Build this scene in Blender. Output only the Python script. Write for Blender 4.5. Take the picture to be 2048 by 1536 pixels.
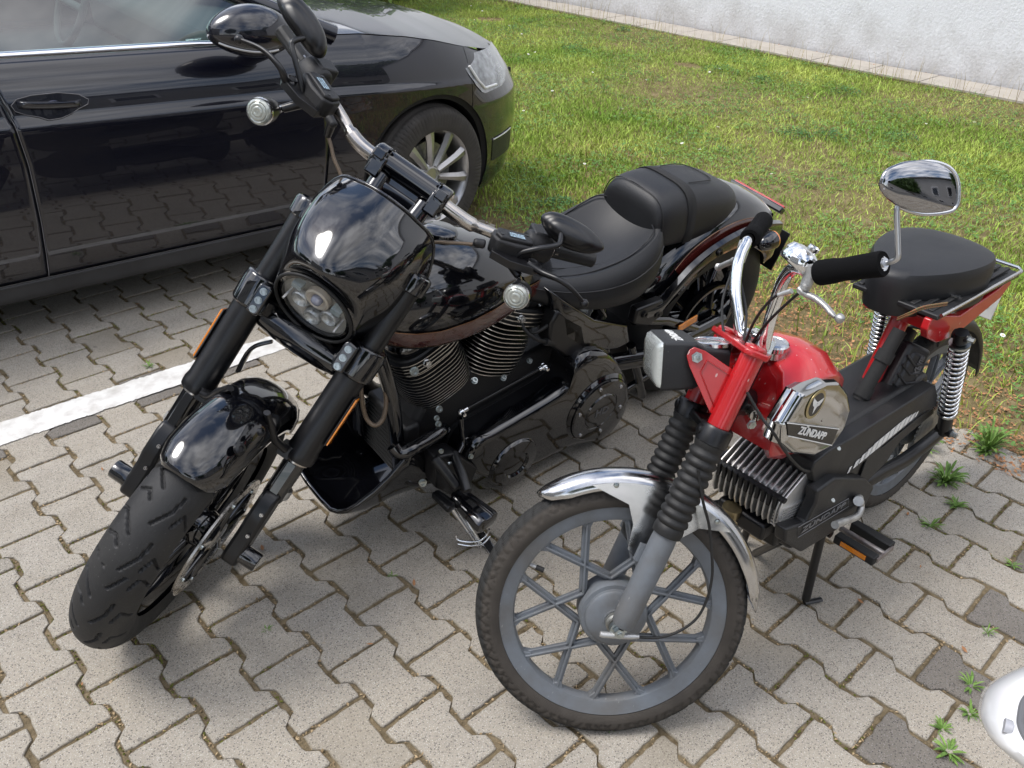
import bpy, bmesh, math, random
import numpy as np
from mathutils import Vector, Matrix, noise
random.seed(7); RNG = np.random.default_rng(7)
for _o in list(bpy.data.objects): bpy.data.objects.remove(_o)
SC = bpy.context.scene; COL = SC.collection
# ------------------------------------------------------------ camera, sky, sun, exposure
CAMR = [[0.7262029, -0.6866814, 0.033135], [-0.3415902, -0.4022382, -0.8494236], [0.5966116, 0.6055354, -0.5266702]]
cam_d = bpy.data.cameras.new('camera'); cam = bpy.data.objects.new('camera', cam_d); COL.objects.link(cam)
cam_d.sensor_width = 36.0; cam_d.lens = 30.67627; cam_d.clip_start = 0.02; cam_d.clip_end = 400
_m = Matrix(((CAMR[0][0], -CAMR[1][0], -CAMR[2][0], -0.58909), (CAMR[0][1], -CAMR[1][1], -CAMR[2][1], -1.30905), (CAMR[0][2], -CAMR[1][2], -CAMR[2][2], 1.59504), (0, 0, 0, 1)))
cam.matrix_world = _m; SC.camera = cam
SUNDIR = Vector((-0.34, 0.30, 0.86)).normalized()
world = bpy.data.worlds.new('World'); SC.world = world; world.use_nodes = True
wn = world.node_tree; wn.nodes.clear()
def N(t, typ, **kw):
    n = t.nodes.new(typ)
    for k, v in kw.items(): setattr(n, k, v)
    return n
def build_world():
    t = wn; L = t.links.new
    out = N(t, 'ShaderNodeOutputWorld'); bg = N(t, 'ShaderNodeBackground'); bg.inputs[1].default_value = 0.125
    sky = N(t, 'ShaderNodeTexSky', sky_type='NISHITA'); sky.sun_disc = False
    sky.sun_elevation = math.asin(SUNDIR.z); sky.sun_rotation = math.atan2(SUNDIR.x, SUNDIR.y)
    sky.air_density = 1.0; sky.dust_density = 1.0; sky.ozone_density = 1.0
    tc = N(t, 'ShaderNodeTexCoord')
    sep = N(t, 'ShaderNodeSeparateXYZ'); L(tc.outputs['Generated'], sep.inputs[0])
    # project direction on a cloud layer
    mx = N(t, 'ShaderNodeMath', operation='MAXIMUM'); L(sep.outputs[2], mx.inputs[0]); mx.inputs[1].default_value = 0.08
    dx = N(t, 'ShaderNodeMath', operation='DIVIDE'); L(sep.outputs[0], dx.inputs[0]); L(mx.outputs[0], dx.inputs[1])
    dy = N(t, 'ShaderNodeMath', operation='DIVIDE'); L(sep.outputs[1], dy.inputs[0]); L(mx.outputs[0], dy.inputs[1])
    cb = N(t, 'ShaderNodeCombineXYZ'); L(dx.outputs[0], cb.inputs[0]); L(dy.outputs[0], cb.inputs[1])
    n1 = N(t, 'ShaderNodeTexNoise'); n1.inputs['Scale'].default_value = 1.5; n1.inputs['Detail'].default_value = 9; n1.inputs['Roughness'].default_value = 0.62; n1.inputs['Distortion'].default_value = 0.35
    L(cb.outputs[0], n1.inputs['Vector'])
    n2 = N(t, 'ShaderNodeTexNoise'); n2.inputs['Scale'].default_value = 0.5; n2.inputs['Detail'].default_value = 3
    L(cb.outputs[0], n2.inputs['Vector'])
    ad = N(t, 'ShaderNodeMath', operation='MULTIPLY_ADD'); L(n2.outputs[0], ad.inputs[0]); ad.inputs[1].default_value = 0.6; L(n1.outputs[0], ad.inputs[2])
    rp = N(t, 'ShaderNodeMapRange'); L(ad.outputs[0], rp.inputs[0]); rp.inputs[1].default_value = 0.68; rp.inputs[2].default_value = 0.95
    n3 = N(t, 'ShaderNodeTexNoise'); n3.inputs['Scale'].default_value = 2.3; n3.inputs['Detail'].default_value = 6; L(cb.outputs[0], n3.inputs['Vector'])
    cr = N(t, 'ShaderNodeMapRange'); L(n3.outputs[0], cr.inputs[0]); cr.inputs[1].default_value = 0.3; cr.inputs[2].default_value = 0.75; cr.inputs[3].default_value = 6.0; cr.inputs[4].default_value = 17.0
    # thin cloud glows round the sun
    nd = N(t, 'ShaderNodeVectorMath', operation='DOT_PRODUCT'); L(tc.outputs['Generated'], nd.inputs[0]); nd.inputs[1].default_value = SUNDIR
    gl = N(t, 'ShaderNodeMapRange', interpolation_type='SMOOTHERSTEP'); L(nd.outputs['Value'], gl.inputs[0]); gl.inputs[1].default_value = 0.90; gl.inputs[2].default_value = 1.0; gl.inputs[3].default_value = 0.0; gl.inputs[4].default_value = 26.0
    sm = N(t, 'ShaderNodeMath', operation='ADD'); L(cr.outputs[0], sm.inputs[0]); L(gl.outputs[0], sm.inputs[1])
    cc = N(t, 'ShaderNodeCombineXYZ'); 
    b1 = N(t, 'ShaderNodeMath', operation='MULTIPLY'); L(sm.outputs[0], b1.inputs[0]); b1.inputs[1].default_value = 1.04
    L(sm.outputs[0], cc.inputs[0]); L(sm.outputs[0], cc.inputs[1]); L(b1.outputs[0], cc.inputs[2])
    mixc = N(t, 'ShaderNodeMix', data_type='RGBA'); L(rp.outputs[0], mixc.inputs[0]); L(sky.outputs[0], mixc.inputs[6]); L(cc.outputs[0], mixc.inputs[7])
    L(mixc.outputs[2], bg.inputs[0]); L(bg.outputs[0], out.inputs[0])
build_world()
sun_d = bpy.data.lights.new('sun', 'SUN'); sun_d.energy = 1.5; sun_d.angle = math.radians(24); sun_d.color = (1.0, 0.95, 0.88)
sun = bpy.data.objects.new('sun', sun_d); COL.objects.link(sun)
sun.rotation_euler = SUNDIR.to_track_quat('Z', 'Y').to_euler()
SC.view_settings.view_transform = 'Standard'; SC.view_settings.look = 'None'; SC.view_settings.exposure = 0.60; SC.view_settings.gamma = 1.0; SC.view_settings.use_curve_mapping = False
try: SC.cycles.max_bounces = 8; SC.cycles.transparent_max_bounces = 8; SC.cycles.caustics_reflective = False; SC.cycles.caustics_refractive = False
except Exception: pass
# ------------------------------------------------------------ materials
MATS = {}
def mat(name, col=(.5, .5, .5), rough=.5, metal=0., spec=.5, coat=0., coat_rough=.03, bump=0., bscale=80., var=0., vscale=6., col2=None, rvar=0., trans=0., emis=None, ior=None, island=0., detail=5, sheen=0, bdist=.002, coords='Object', aniso=0):
    if name in MATS: return MATS[name]
    m = bpy.data.materials.new(name); m.use_nodes = True; t = m.node_tree; L = t.links.new
    b = t.nodes['Principled BSDF']; I = b.inputs
    I['Base Color'].default_value = (*col, 1); I['Roughness'].default_value = rough; I['Metallic'].default_value = metal
    I['Specular IOR Level'].default_value = spec; I['Coat Weight'].default_value = coat; I['Coat Roughness'].default_value = coat_rough
    if coat and max(col) < .02: I['Coat IOR'].default_value = 1.62
    I['Transmission Weight'].default_value = trans
    if ior: I['IOR'].default_value = ior
    if emis: I['Emission Color'].default_value = (*emis[0], 1); I['Emission Strength'].default_value = emis[1]
    tc = N(t, 'ShaderNodeTexCoord')
    if var or rvar or col2:
        n = N(t, 'ShaderNodeTexNoise'); n.inputs['Scale'].default_value = vscale; n.inputs['Detail'].default_value = detail; n.inputs['Roughness'].default_value = .6
        L(tc.outputs[coords], n.inputs['Vector'])
        mr = N(t, 'ShaderNodeMapRange'); L(n.outputs[0], mr.inputs[0]); mr.inputs[1].default_value = .3; mr.inputs[2].default_value = .7
        mx = N(t, 'ShaderNodeMix', data_type='RGBA'); L(mr.outputs[0], mx.inputs[0])
        c2 = col2 if col2 else tuple(min(1, c * (1 + var)) for c in col); c1 = col if col2 else tuple(c * (1 - var) for c in col)
        mx.inputs[6].default_value = (*c1, 1); mx.inputs[7].default_value = (*c2, 1)
        last = mx.outputs[2]
        if island:
            g = N(t, 'ShaderNodeNewGeometry'); h = N(t, 'ShaderNodeHueSaturation'); mm = N(t, 'ShaderNodeMapRange'); L(g.outputs['Random Per Island'], mm.inputs[0]); mm.inputs[3].default_value = 1 - island; mm.inputs[4].default_value = 1 + island
            L(mm.outputs[0], h.inputs['Value']); L(last, h.inputs['Color']); last = h.outputs[0]
        L(last, I['Base Color'])
        if rvar:
            m2 = N(t, 'ShaderNodeMapRange'); L(n.outputs[0], m2.inputs[0]); m2.inputs[1].default_value = .3; m2.inputs[2].default_value = .7; m2.inputs[3].default_value = max(0, rough - rvar); m2.inputs[4].default_value = rough + rvar; L(m2.outputs[0], I['Roughness'])
    if bump:
        n = N(t, 'ShaderNodeTexNoise'); n.inputs['Scale'].default_value = bscale; n.inputs['Detail'].default_value = 3; L(tc.outputs[coords], n.inputs['Vector'])
        bp = N(t, 'ShaderNodeBump'); bp.inputs['Strength'].default_value = bump; bp.inputs['Distance'].default_value = bdist; L(n.outputs[0], bp.inputs['Height']); L(bp.outputs[0], I['Normal'])
        if coat: pass
    MATS[name] = m; return m
# ------------------------------------------------------------ object helpers
def props(o, label=None, cat=None, group=None, kind=None):
    if label: o['label'] = label
    if cat: o['category'] = cat
    if group: o['group'] = group
    if kind: o['kind'] = kind
    return o
def empty(name, M4, label, cat, group=None):
    o = bpy.data.objects.new(name, None); COL.objects.link(o); o.matrix_world = M4; o.empty_display_size = .1
    return props(o, label, cat, group)
def fin(name, me, m, parent=None, loc=None, smooth=None, bevel=0, subd=0, label=None, kind=None, solid=0, bseg=2):
    """link mesh as an object; loc = 4x4 local matrix"""
    o = bpy.data.objects.new(name, me); COL.objects.link(o)
    if m is not None:
        for mm in (m if isinstance(m, (list, tuple)) else [m]): me.materials.append(mm)
    if parent is not None: o.parent = parent
    if loc is not None: o.matrix_local = loc
    if smooth is not None:
        me.polygons.foreach_set('use_smooth', [True] * len(me.polygons))
        if smooth < 180:
            try: me.set_sharp_from_angle(angle=math.radians(smooth))
            except Exception: pass
    if solid: 
        d = o.modifiers.new('s', 'SOLIDIFY'); d.thickness = solid; d.offset = -1
    if bevel:
        d = o.modifiers.new('b', 'BEVEL'); d.width = bevel; d.segments = bseg; d.limit_method = 'ANGLE'; d.angle_limit = math.radians(35)
    if subd:
        d = o.modifiers.new('u', 'SUBSURF'); d.levels = subd; d.render_levels = subd
    if label: o['label'] = label
    if kind: o['kind'] = kind
    return o
class MB:
    """collects shapes into one mesh"""
    def __init__(s): s.v = []; s.f = []; s.mi = []; s.cur = 0
    def add(s, vs, fs):
        k = len(s.v); s.v += [tuple(v) for v in vs]; s.f += [tuple(i + k for i in f) for f in fs]; s.mi += [s.cur] * len(fs); return s
    def box(s, c, sz, R=None):
        hx, hy, hz = sz[0] / 2, sz[1] / 2, sz[2] / 2
        vs = [Vector((x, y, z)) for x in (-hx, hx) for y in (-hy, hy) for z in (-hz, hz)]
        if R is not None: vs = [R @ v for v in vs]
        vs = [v + Vector(c) for v in vs]
        return s.add(vs, [(0, 1, 3, 2), (4, 6, 7, 5), (0, 4, 5, 1), (2, 3, 7, 6), (0, 2, 6, 4), (1, 5, 7, 3)])
    def tube(s, pts, r, n=12, cap=True, flat=1.0, up=None):
        pts = [Vector(p) for p in pts]; m = len(pts)
        rs = list(r) if isinstance(r, (list, tuple)) else [r] * m
        t0 = (pts[1] - pts[0]).normalized()
        a = Vector(up) if up is not None else (Vector((0, 0, 1)) if abs(t0.z) < .9 else Vector((1, 0, 0)))
        vs = []; prev = None
        for i, p in enumerate(pts):
            t = (pts[min(i + 1, m - 1)] - pts[max(i - 1, 0)])
            if t.length < 1e-9: t = t0
            t.normalize()
            if prev is None: u = (a - a.dot(t) * t).normalized()
            else: u = (prev - prev.dot(t) * t).normalized()
            prev = u; w = t.cross(u)
            for k in range(n):
                th = 2 * math.pi * k / n
                vs.append(p + rs[i] * (math.cos(th) * u * flat + math.sin(th) * w))
        fs = [(i * n + k, i * n + (k + 1) % n, (i + 1) * n + (k + 1) % n, (i + 1) * n + k) for i in range(m - 1) for k in range(n)]
        if cap: fs += [tuple(range(n))[::-1], tuple((m - 1) * n + k for k in range(n))]
        return s.add(vs, fs)
    def lathe(s, o, ax, prof, n=32, closed=False, a0=0, a1=2 * math.pi, ref=None):
        """prof = [(radius, axial)]; rings about axis ax through o"""
        o = Vector(o); ax = Vector(ax).normalized()
        u = Vector(ref) if ref is not None else (Vector((1, 0, 0)) if abs(ax.x) < .9 else Vector((0, 0, 1)))
        u = (u - u.dot(ax) * ax).normalized(); w = ax.cross(u); m = len(prof)
        full = abs(a1 - a0 - 2 * math.pi) < 1e-6; nn = n if full else n + 1
        vs = []
        for r, z in prof:
            for k in range(nn):
                th = a0 + (a1 - a0) * k / n; vs.append(o + ax * z + max(r, 1e-5) * (math.cos(th) * u + math.sin(th) * w))
        fs = []
        for i in range(m if closed else m - 1):
            j = (i + 1) % m
            for k in range(n):
                k2 = (k + 1) % nn; fs.append((i * nn + k, i * nn + k2, j * nn + k2, j * nn + k))
        return s.add(vs, fs)
    def loft(s, rings, cap=True, closed=True):
        n = len(rings[0]); vs = [v for r in rings for v in r]; m = len(rings)
        fs = [(i * n + k, i * n + (k + 1) % n, (i + 1) * n + (k + 1) % n, (i + 1) * n + k) for i in range(m - 1) for k in range(n if closed else n - 1)]
        if cap and closed: fs += [tuple(range(n))[::-1], tuple((m - 1) * n + k for k in range(n))]
        return s.add(vs, fs)
    def plate(s, pts, th):
        """prism: outline pts extruded by vector th (centred)"""
        th = Vector(th); n = len(pts); a = [Vector(p) - th / 2 for p in pts]; b = [Vector(p) + th / 2 for p in pts]
        return s.add(a + b, [tuple(range(n))[::-1], tuple(range(n, 2 * n))] + [(i, (i + 1) % n, n + (i + 1) % n, n + i) for i in range(n)])
    def mesh(s, name='m', merge=0, recalc=True):
        me = bpy.data.meshes.new(name); me.from_pydata([tuple(v) for v in s.v], [], s.f)
        if any(s.mi): me.polygons.foreach_set('material_index', s.mi)
        if recalc:
            bm = bmesh.new(); bm.from_mesh(me)
            if merge: bmesh.ops.remove_doubles(bm, verts=bm.verts, dist=merge)
            bmesh.ops.recalc_face_normals(bm, faces=bm.faces); bm.to_mesh(me); bm.free()
        me.update(); return me
    def ob(s, name, m, parent=None, loc=None, smooth=35, **kw):
        mg = kw.pop('merge', 0); rc = kw.pop('recalc', True)
        return fin(name, s.mesh(name, mg, rc), m, parent, loc, smooth, **kw)
def rawmesh(name, V, F):
    """fast mesh from numpy arrays; F (n,k)"""
    me = bpy.data.meshes.new(name); V = np.asarray(V, np.float32); F = np.asarray(F, np.int32)
    me.vertices.add(len(V)); me.vertices.foreach_set('co', V.ravel()); k = F.shape[1]
    me.loops.add(F.size); me.loops.foreach_set('vertex_index', F.ravel()); me.polygons.add(len(F))
    me.polygons.foreach_set('loop_start', np.arange(len(F), dtype=np.int32) * k)
    try: me.polygons.foreach_set('loop_total', np.full(len(F), k, np.int32))
    except Exception: pass
    me.update(calc_edges=True); return me
def catmull(pts, n=8, closed=False):
    P = [Vector(p) for p in pts]; out = []; m = len(P)
    rng = range(m if closed else m - 1)
    for i in rng:
        if closed: p0, p1, p2, p3 = P[i - 1], P[i], P[(i + 1) % m], P[(i + 2) % m]
        else: p0, p1, p2, p3 = P[max(i - 1, 0)], P[i], P[i + 1], P[min(i + 2, m - 1)]
        for k in range(n):
            t = k / n; out.append(.5 * ((2 * p1) + (-p0 + p2) * t + (2 * p0 - 5 * p1 + 4 * p2 - p3) * t * t + (-p0 + 3 * p1 - 3 * p2 + p3) * t ** 3))
    if not closed: out.append(P[-1])
    return out
def lerp(a, b, t): return a + (b - a) * t
def interp(x, xs, ys): return float(np.interp(x, xs, ys))
def M4(O, B): return Matrix(((B[0][0], B[0][1], B[0][2], O[0]), (B[1][0], B[1][1], B[1][2], O[1]), (B[2][0], B[2][1], B[2][2], O[2]), (0, 0, 0, 1)))
def text_mesh(s, size, depth=.0006, bold=0.0, shear=0, spacing=1.0, width=None):
    c = bpy.data.curves.new('t', 'FONT'); c.body = s; c.size = size; c.extrude = depth; c.offset = bold; c.shear = shear; c.space_character = spacing; c.align_x = 'CENTER'; c.align_y = 'CENTER'; c.resolution_u = 3
    o = bpy.data.objects.new('t', c); COL.objects.link(o); bpy.context.view_layer.update()
    me = bpy.data.meshes.new_from_object(o.evaluated_get(bpy.context.evaluated_depsgraph_get())); bpy.data.objects.remove(o)
    if width:
        xs = [v.co.x for v in me.vertices]; k = width / (max(xs) - min(xs))
        for v in me.vertices: v.co.x *= k
    return me
def frame3(o, x, y):
    """4x4 with origin o, text x dir and approx up y"""
    x = Vector(x).normalized(); y = Vector(y); y = (y - y.dot(x) * x).normalized(); z = x.cross(y); o = Vector(o)
    return Matrix(((x.x, y.x, z.x, o.x), (x.y, y.y, z.y, o.y), (x.z, y.z, z.z, o.z), (0, 0, 0, 1)))
def text(name, s, size, m, parent, loc, **kw):
    return fin(name, text_mesh(s, size, **kw), m, parent, loc)
FRM = {"HB": [[1.63748, 0.23012, 0.0], [[-0.997969, -0.062889, -0.01016], [0.063704, -0.985194, -0.159168], [0.0, -0.159492, 0.987199]]], "HS": [[-0.0546, 0.25252, 0.29372], [[-0.689116, 0.430554, 0.582874], [-0.619673, -0.767109, -0.165978], [0.375665, -0.47557, 0.79543]]], "MB": [[1.61066, -0.63674, 0.0], [[-0.998416, -0.056257, 0.0], [0.056257, -0.998416, 0.0], [0.0, 0.0, 1.0]]], "MS": [[0.46977, -0.55168, 0.26621], [[-0.623167, -0.632235, 0.46037], [0.702448, -0.711262, -0.02594], [0.343844, 0.307221, 0.887348]]], "CB": [[0.0, 1.8, 0.0], [[0.995056, 0.09932, 0.0], [-0.09932, 0.995056, 0.0], [0.0, 0.0, 1.0]]]}
T_HB = M4(*FRM['HB']); T_HS = M4(*FRM['HS']); T_MB = M4(*FRM['MB']); T_MS = M4(*FRM['MS']); T_CB = M4(*FRM['CB'])

# ============================================================ SETTING
def paver_mat(dark=False):
    m = bpy.data.materials.new('basalt_paver' if dark else 'concrete_paver'); m.use_nodes = True; t = m.node_tree; L = t.links.new; b = t.nodes['Principled BSDF']
    b.inputs['Roughness'].default_value = .9; b.inputs['Specular IOR Level'].default_value = .25
    g = N(t, 'ShaderNodeNewGeometry'); at = N(t, 'ShaderNodeAttribute', attribute_name='tint')
    at.attribute_type = 'OBJECT'; 
    pos = g.outputs['Position']
    def noise_(sc, det=2, ro=.5):
        n = N(t, 'ShaderNodeTexNoise'); n.inputs['Scale'].default_value = sc; n.inputs['Detail'].default_value = det; n.inputs['Roughness'].default_value = ro; L(pos, n.inputs['Vector']); return n.outputs[0]
    def mr(x, a, b_, c=0., d=1.):
        n = N(t, 'ShaderNodeMapRange'); L(x, n.inputs[0]); 
        for i, v in enumerate((a, b_, c, d)): n.inputs[i + 1].default_value = v
        return n.outputs[0]
    def mix(f, a, b_, bt='MIX'):
        n = N(t, 'ShaderNodeMix', data_type='RGBA', blend_type=bt)
        for s_, x in ((0, f), (6, a), (7, b_)):
            if hasattr(x, 'is_linked'): L(x, n.inputs[s_])
            else: n.inputs[s_].default_value = x if s_ == 0 else (*x, 1)
        return n.outputs[2]
    base = mix(mr(noise_(9, 5, .6), .35, .65), (.345, .310, .255), (.435, .398, .340))
    base = mix(mr(noise_(2.2, 4), .42, .62), base, (.42, .375, .305)); base = mix(mr(noise_(4.3, 6, .65), .55, .75, 0, .5), base, (.22, .20, .17))       # warm large stains
    base = mix(mr(noise_(60, 4, .7), .3, .7, .0, .35), base, (.25, .235, .21))
    # per paver tone
    rnd = g.outputs['Random Per Island']
    hs = N(t, 'ShaderNodeHueSaturation'); L(base, hs.inputs['Color']); L(mr(rnd, 0, 1, .80, 1.12), hs.inputs['Value']); base = hs.outputs[0]
    # aggregate speckles
    sp = N(t, 'ShaderNodeTexVoronoi'); sp.inputs['Scale'].default_value = 290; L(pos, sp.inputs['Vector'])
    base = mix(mr(sp.outputs['Distance'], .30, .12, 0, .9), base, (.68, .66, .62))
    sp2 = N(t, 'ShaderNodeTexVoronoi'); sp2.inputs['Scale'].default_value = 165; L(pos, sp2.inputs['Vector'])
    base = mix(mr(sp2.outputs['Distance'], .34, .14, 0, .95), base, (.11, .10, .09))
    base = mix(mr(noise_(300, 4, .75), .45, .66, 0, .6), base, (.2, .185, .165))
    # dark blotches of gum and oil
    vo = N(t, 'ShaderNodeTexVoronoi'); vo.inputs['Scale'].default_value = 5.5; vo.inputs['Randomness'].default_value = 1; L(pos, vo.inputs['Vector'])
    base = mix(mr(vo.outputs['Distance'], .045, .03, 0, .55), base, (.13, .12, .11))
    # rust/lichen
    base = mix(mr(noise_(14, 6, .7), .66, .74, 0, .5), base, (.36, .26, .15))
    # dirt creeping from the joints: handled by tint of low lying chamfer
    sx = N(t, 'ShaderNodeSeparateXYZ'); L(pos, sx.inputs[0])
    base = mix(mr(sx.outputs[2], -.0010, -.0040, 0, .75), base, (.20, .165, .11))
    if dark: base = mix(1.0, base, (.50, .50, .52), 'MULTIPLY')
    L(base, b.inputs['Base Color'])
    bp = N(t, 'ShaderNodeBump'); bp.inputs['Strength'].default_value = .9; bp.inputs['Distance'].default_value = .0016
    ah = N(t, 'ShaderNodeMath', operation='ADD'); L(noise_(330, 4, .7), ah.inputs[0]); 
    mh = N(t, 'ShaderNodeMath', operation='MULTIPLY'); L(mr(sp2.outputs['Distance'], .1, .35), mh.inputs[0]); mh.inputs[1].default_value = .35; L(mh.outputs[0], ah.inputs[1])
    L(ah.outputs[0], bp.inputs['Height']); L(bp.outputs[0], b.inputs['Normal'])
    return m
M_PAV = paver_mat(); M_PAVD = paver_mat(True)
M_SOIL = mat('joint_soil', (.085, .065, .038), .95, spec=.1, col2=(.24, .19, .12), vscale=45, bump=1, bscale=160, bdist=.006, detail=8)
def dopt(hl=.1, we=.0815, ww=.0585, g=.0036):
    """double-T outline, clockwise list of xy"""
    hl -= g; we -= g + .0012; ww -= g + .0012; a, b = .052 + .0, .030
    a = .057; b = .040
    R = [(we - .004, hl), (we, hl - .004), (we, a), (ww + .002, b), (ww, b - .006), (ww, -b + .006), (ww + .002, -b), (we, -a), (we, -hl + .004), (we - .004, -hl)]
    return R + [(-x, -y) for x, y in R]
OUT = []
_o = dopt()
for _i in range(len(_o)):
    _a, _b = _o[_i], _o[(_i + 1) % len(_o)]; _d = math.hypot(_b[0] - _a[0], _b[1] - _a[1]); _n = max(1, round(_d / .016))
    OUT += [(lerp(_a[0], _b[0], _k / _n), lerp(_a[1], _b[1], _k / _n)) for _k in range(_n)]
def paver_geo(jit, cham=.0042):
    """returns verts, faces for a paver centred at 0 with top at z=0"""
    n = len(OUT); o = []
    for x, y in OUT:
        c_ = .0042 * max(0, random.random() - .82) / .18; o.append((x * (1 - c_ / .07) + random.uniform(-jit, jit) * .7, y * (1 - c_ / .1) + random.uniform(-jit, jit) * .7))
    def inset(k):
        return [(x - k * (1 if x > 0 else -1), y * (1 - k / .1)) for x, y in o]
    top = [(x, y, 0) for x, y in inset(cham)]; mid = [(x, y, -.0018) for x, y in inset(cham * .35)]; e = [(x, y, -.0055) for x, y in o]; bot = [(x, y, -.03) for x, y in o]
    v = top + mid + e + bot; f = []
    for r in range(3):
        for i in range(n): f.append((r * n + i, r * n + (i + 1) % n, (r + 1) * n + (i + 1) % n, (r + 1) * n + i))
    f.append(tuple(range(n))[::-1]); return v, f
pavement = MB()
def add_sheet(name, x0, x1, y0, y1, z, m, nx=1, ny=1, hf=None, label=None, kind='structure'):
    xs = np.linspace(x0, x1, nx + 1); ys = np.linspace(y0, y1, ny + 1); X, Y = np.meshgrid(xs, ys)
    Z = np.full_like(X, z) if hf is None else hf(X, Y)
    V = np.c_[X.ravel(), Y.ravel(), Z.ravel()]; i = np.arange(ny)[:, None] * (nx + 1) + np.arange(nx)[None]; i = i.ravel()
    me = rawmesh(name, V, np.c_[i, i + 1, i + nx + 2, i + nx + 1]); o = fin(name, me, m, smooth=180); props(o, label, kind=kind); return o
GX = 2.13      # paving ends here, lawn beyond
M_ASPH = mat('far_asphalt', (.10, .098, .093), .9, var=.2, vscale=3, bump=.6, bscale=120, coords='Object')
ground = add_sheet('ground', -150, 150, -150, 150, -.06, M_ASPH, label='grey ground running out to the horizon beyond the paved bays')
bed = add_sheet('pavement', -7.0, GX + .05, -7.0, 7.0, -.0058, M_SOIL, 2, 2, label='parking bays laid with interlocking double-T concrete pavers')
camp = Vector(cam.location)
cells = []
W_, L_ = .14, .2
PV = np.array(CAMR); 
for k in range(-50, 16):
    for j in range(-36, 36):
        x = k * W_; y = -(j + .5 + (.5 if k % 2 else 0)) * L_
        if x + .03 > GX or x < -7 or abs(y) > 7: continue
        q = PV @ (np.array([x, y, 0.]) - np.array(camp)); vis = 0
        if q[2] > .1:
            u = 1745.14 * q[0] / q[2]; v = 1745.14 * q[1] / q[2]
            if abs(u) < 1024 + 60 and abs(v) < 768 + 60: vis = 1
        d = math.hypot(x - camp.x, y - camp.y)
        dark = (k % 2 == 0) and (abs(y - 1.3) < .05 or abs(y + 1.1) < .05 or abs(y - 3.7) < .05 or abs(y + 3.5) < .05)
        cells.append((0 if vis else 1, d, x, y, dark))
cells.sort()
pmeshes = {}
def pmesh(dark, i):
    if (dark, i) not in pmeshes:
        v, f = paver_geo(.0016); mb = MB(); mb.add(v, f); me = mb.mesh('paver'); me.materials.append(M_PAVD if dark else M_PAV); pmeshes[(dark, i)] = me
    return pmeshes[(dark, i)]
far = [MB(), MB()]
for n_, (nv, d, x, y, dark) in enumerate(cells):
    rz = random.gauss(0, .006) + (math.pi if random.random() < .5 else 0); dz = random.gauss(0, .0010); tx, ty = random.gauss(0, .004), random.gauss(0, .004)
    if n_ < 299:
        o = bpy.data.objects.new('paver', pmesh(dark, random.randrange(30))); COL.objects.link(o); o.parent = bed
        o.location = (x, y, dz); o.rotation_euler = (tx, ty, rz)
    else:
        v, f = paver_geo(.0016); c, s = math.cos(rz), math.sin(rz); t = dz - .001
        far[1 if dark else 0].add([(x + c * a - s * b, y + s * a + c * b, z + t + tx * b - ty * a) for a, b, z in v], f)
mb = far[0]; k0 = len(mb.v); mb.cur = 1; mb.add(far[1].v, far[1].f)
o = mb.ob('paver', [M_PAV, M_PAVD], bed, smooth=None, kind='stuff')
# ---- painted bay line: white paint clipped to each paver, ragged edges
M_PAINT = mat('road_paint', (.50, .48, .45), .8, col2=(.82, .82, .80), vscale=16, detail=8, bump=.8, bscale=260, spec=.3)
def clip(poly, nx, ny, d):
    out = []
    for i in range(len(poly)):
        a, b = poly[i], poly[(i + 1) % len(poly)]; da = nx * a[0] + ny * a[1] - d; db = nx * b[0] + ny * b[1] - d
        if da >= 0: out.append(a)
        if (da >= 0) != (db >= 0): t = da / (da - db); out.append((a[0] + t * (b[0] - a[0]), a[1] + t * (b[1] - a[1])))
    return out
pl = MB()
def painted(y0f, y1f, xa, xb):
    st = .006; n = int((xb - xa) / st)
    for i in range(n):
        x0 = xa + i * st; x1 = x0 + st; xm = (x0 + x1) / 2
        ya = y0f(xm) + .006 * noise.noise(Vector((xm * 22, 1, 0))) + .005 * noise.noise(Vector((xm * 90, 5, 0))); yb = y1f(xm) + .006 * noise.noise(Vector((xm * 22, 9, 0))) + .005 * noise.noise(Vector((xm * 90, 7, 0)))
        kk = round(xm / W_)
        ym = (ya + yb) / 2; m = 9
        for r in range(m):
            q0 = lerp(ya, yb, r / m); q1 = lerp(ya, yb, (r + 1) / m); qm = (q0 + q1) / 2; z = .0042
            # skip where a joint opens
            if noise.noise(Vector((xm * 60, qm * 60, 3))) > .80: continue
            pl.add([(x0, q0, z), (x1, q0, z), (x1, q1, z), (x0, q1, z)], [(0, 1, 2, 3)])
painted(lambda x: 1.258 - .032 * x, lambda x: 1.383 - .045 * x, -5.0, 2.0)
o = pl.ob('parking_line', M_PAINT, None, smooth=None, merge=.0002, recalc=False); props(o, 'thick white painted line separating the car bay from the motorcycle bay', kind='structure')
# ---- joint litter: husks, crumbs and moss lying in the joints
def joint_pts(n, x0, x1, y0, y1, rad=.006):
    out = []
    for _ in range(n):
        x = random.uniform(x0, x1); k = round(x / W_); xc = k * W_
        if random.random() < .42:                      # straight joint of column k
            j = round(random.uniform(y0, y1) / L_ - (.5 if k % 2 else 0)) + (.5 if k % 2 else 0)
            out.append((xc + random.uniform(-.075, .075), j * L_ + random.gauss(0, rad * .5), 0.))
        else:
            y = random.uniform(y0, y1); ph = (y / L_ - (.5 if k % 2 else 0)) ; fr = abs(ph - round(ph)) * L_     # distance to a joint end of column k
            hw = interp(fr, [0, .040, .062, .1], [.0815, .0815, .0585, .0585])
            out.append((xc + hw + random.gauss(0, rad * .5), y, math.pi / 2))
    return out
M_HUSK = mat('seed_husks', (.20, .13, .07), .9, col2=(.46, .36, .22), vscale=500, island=.45, spec=.1)
hb = MB()
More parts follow.
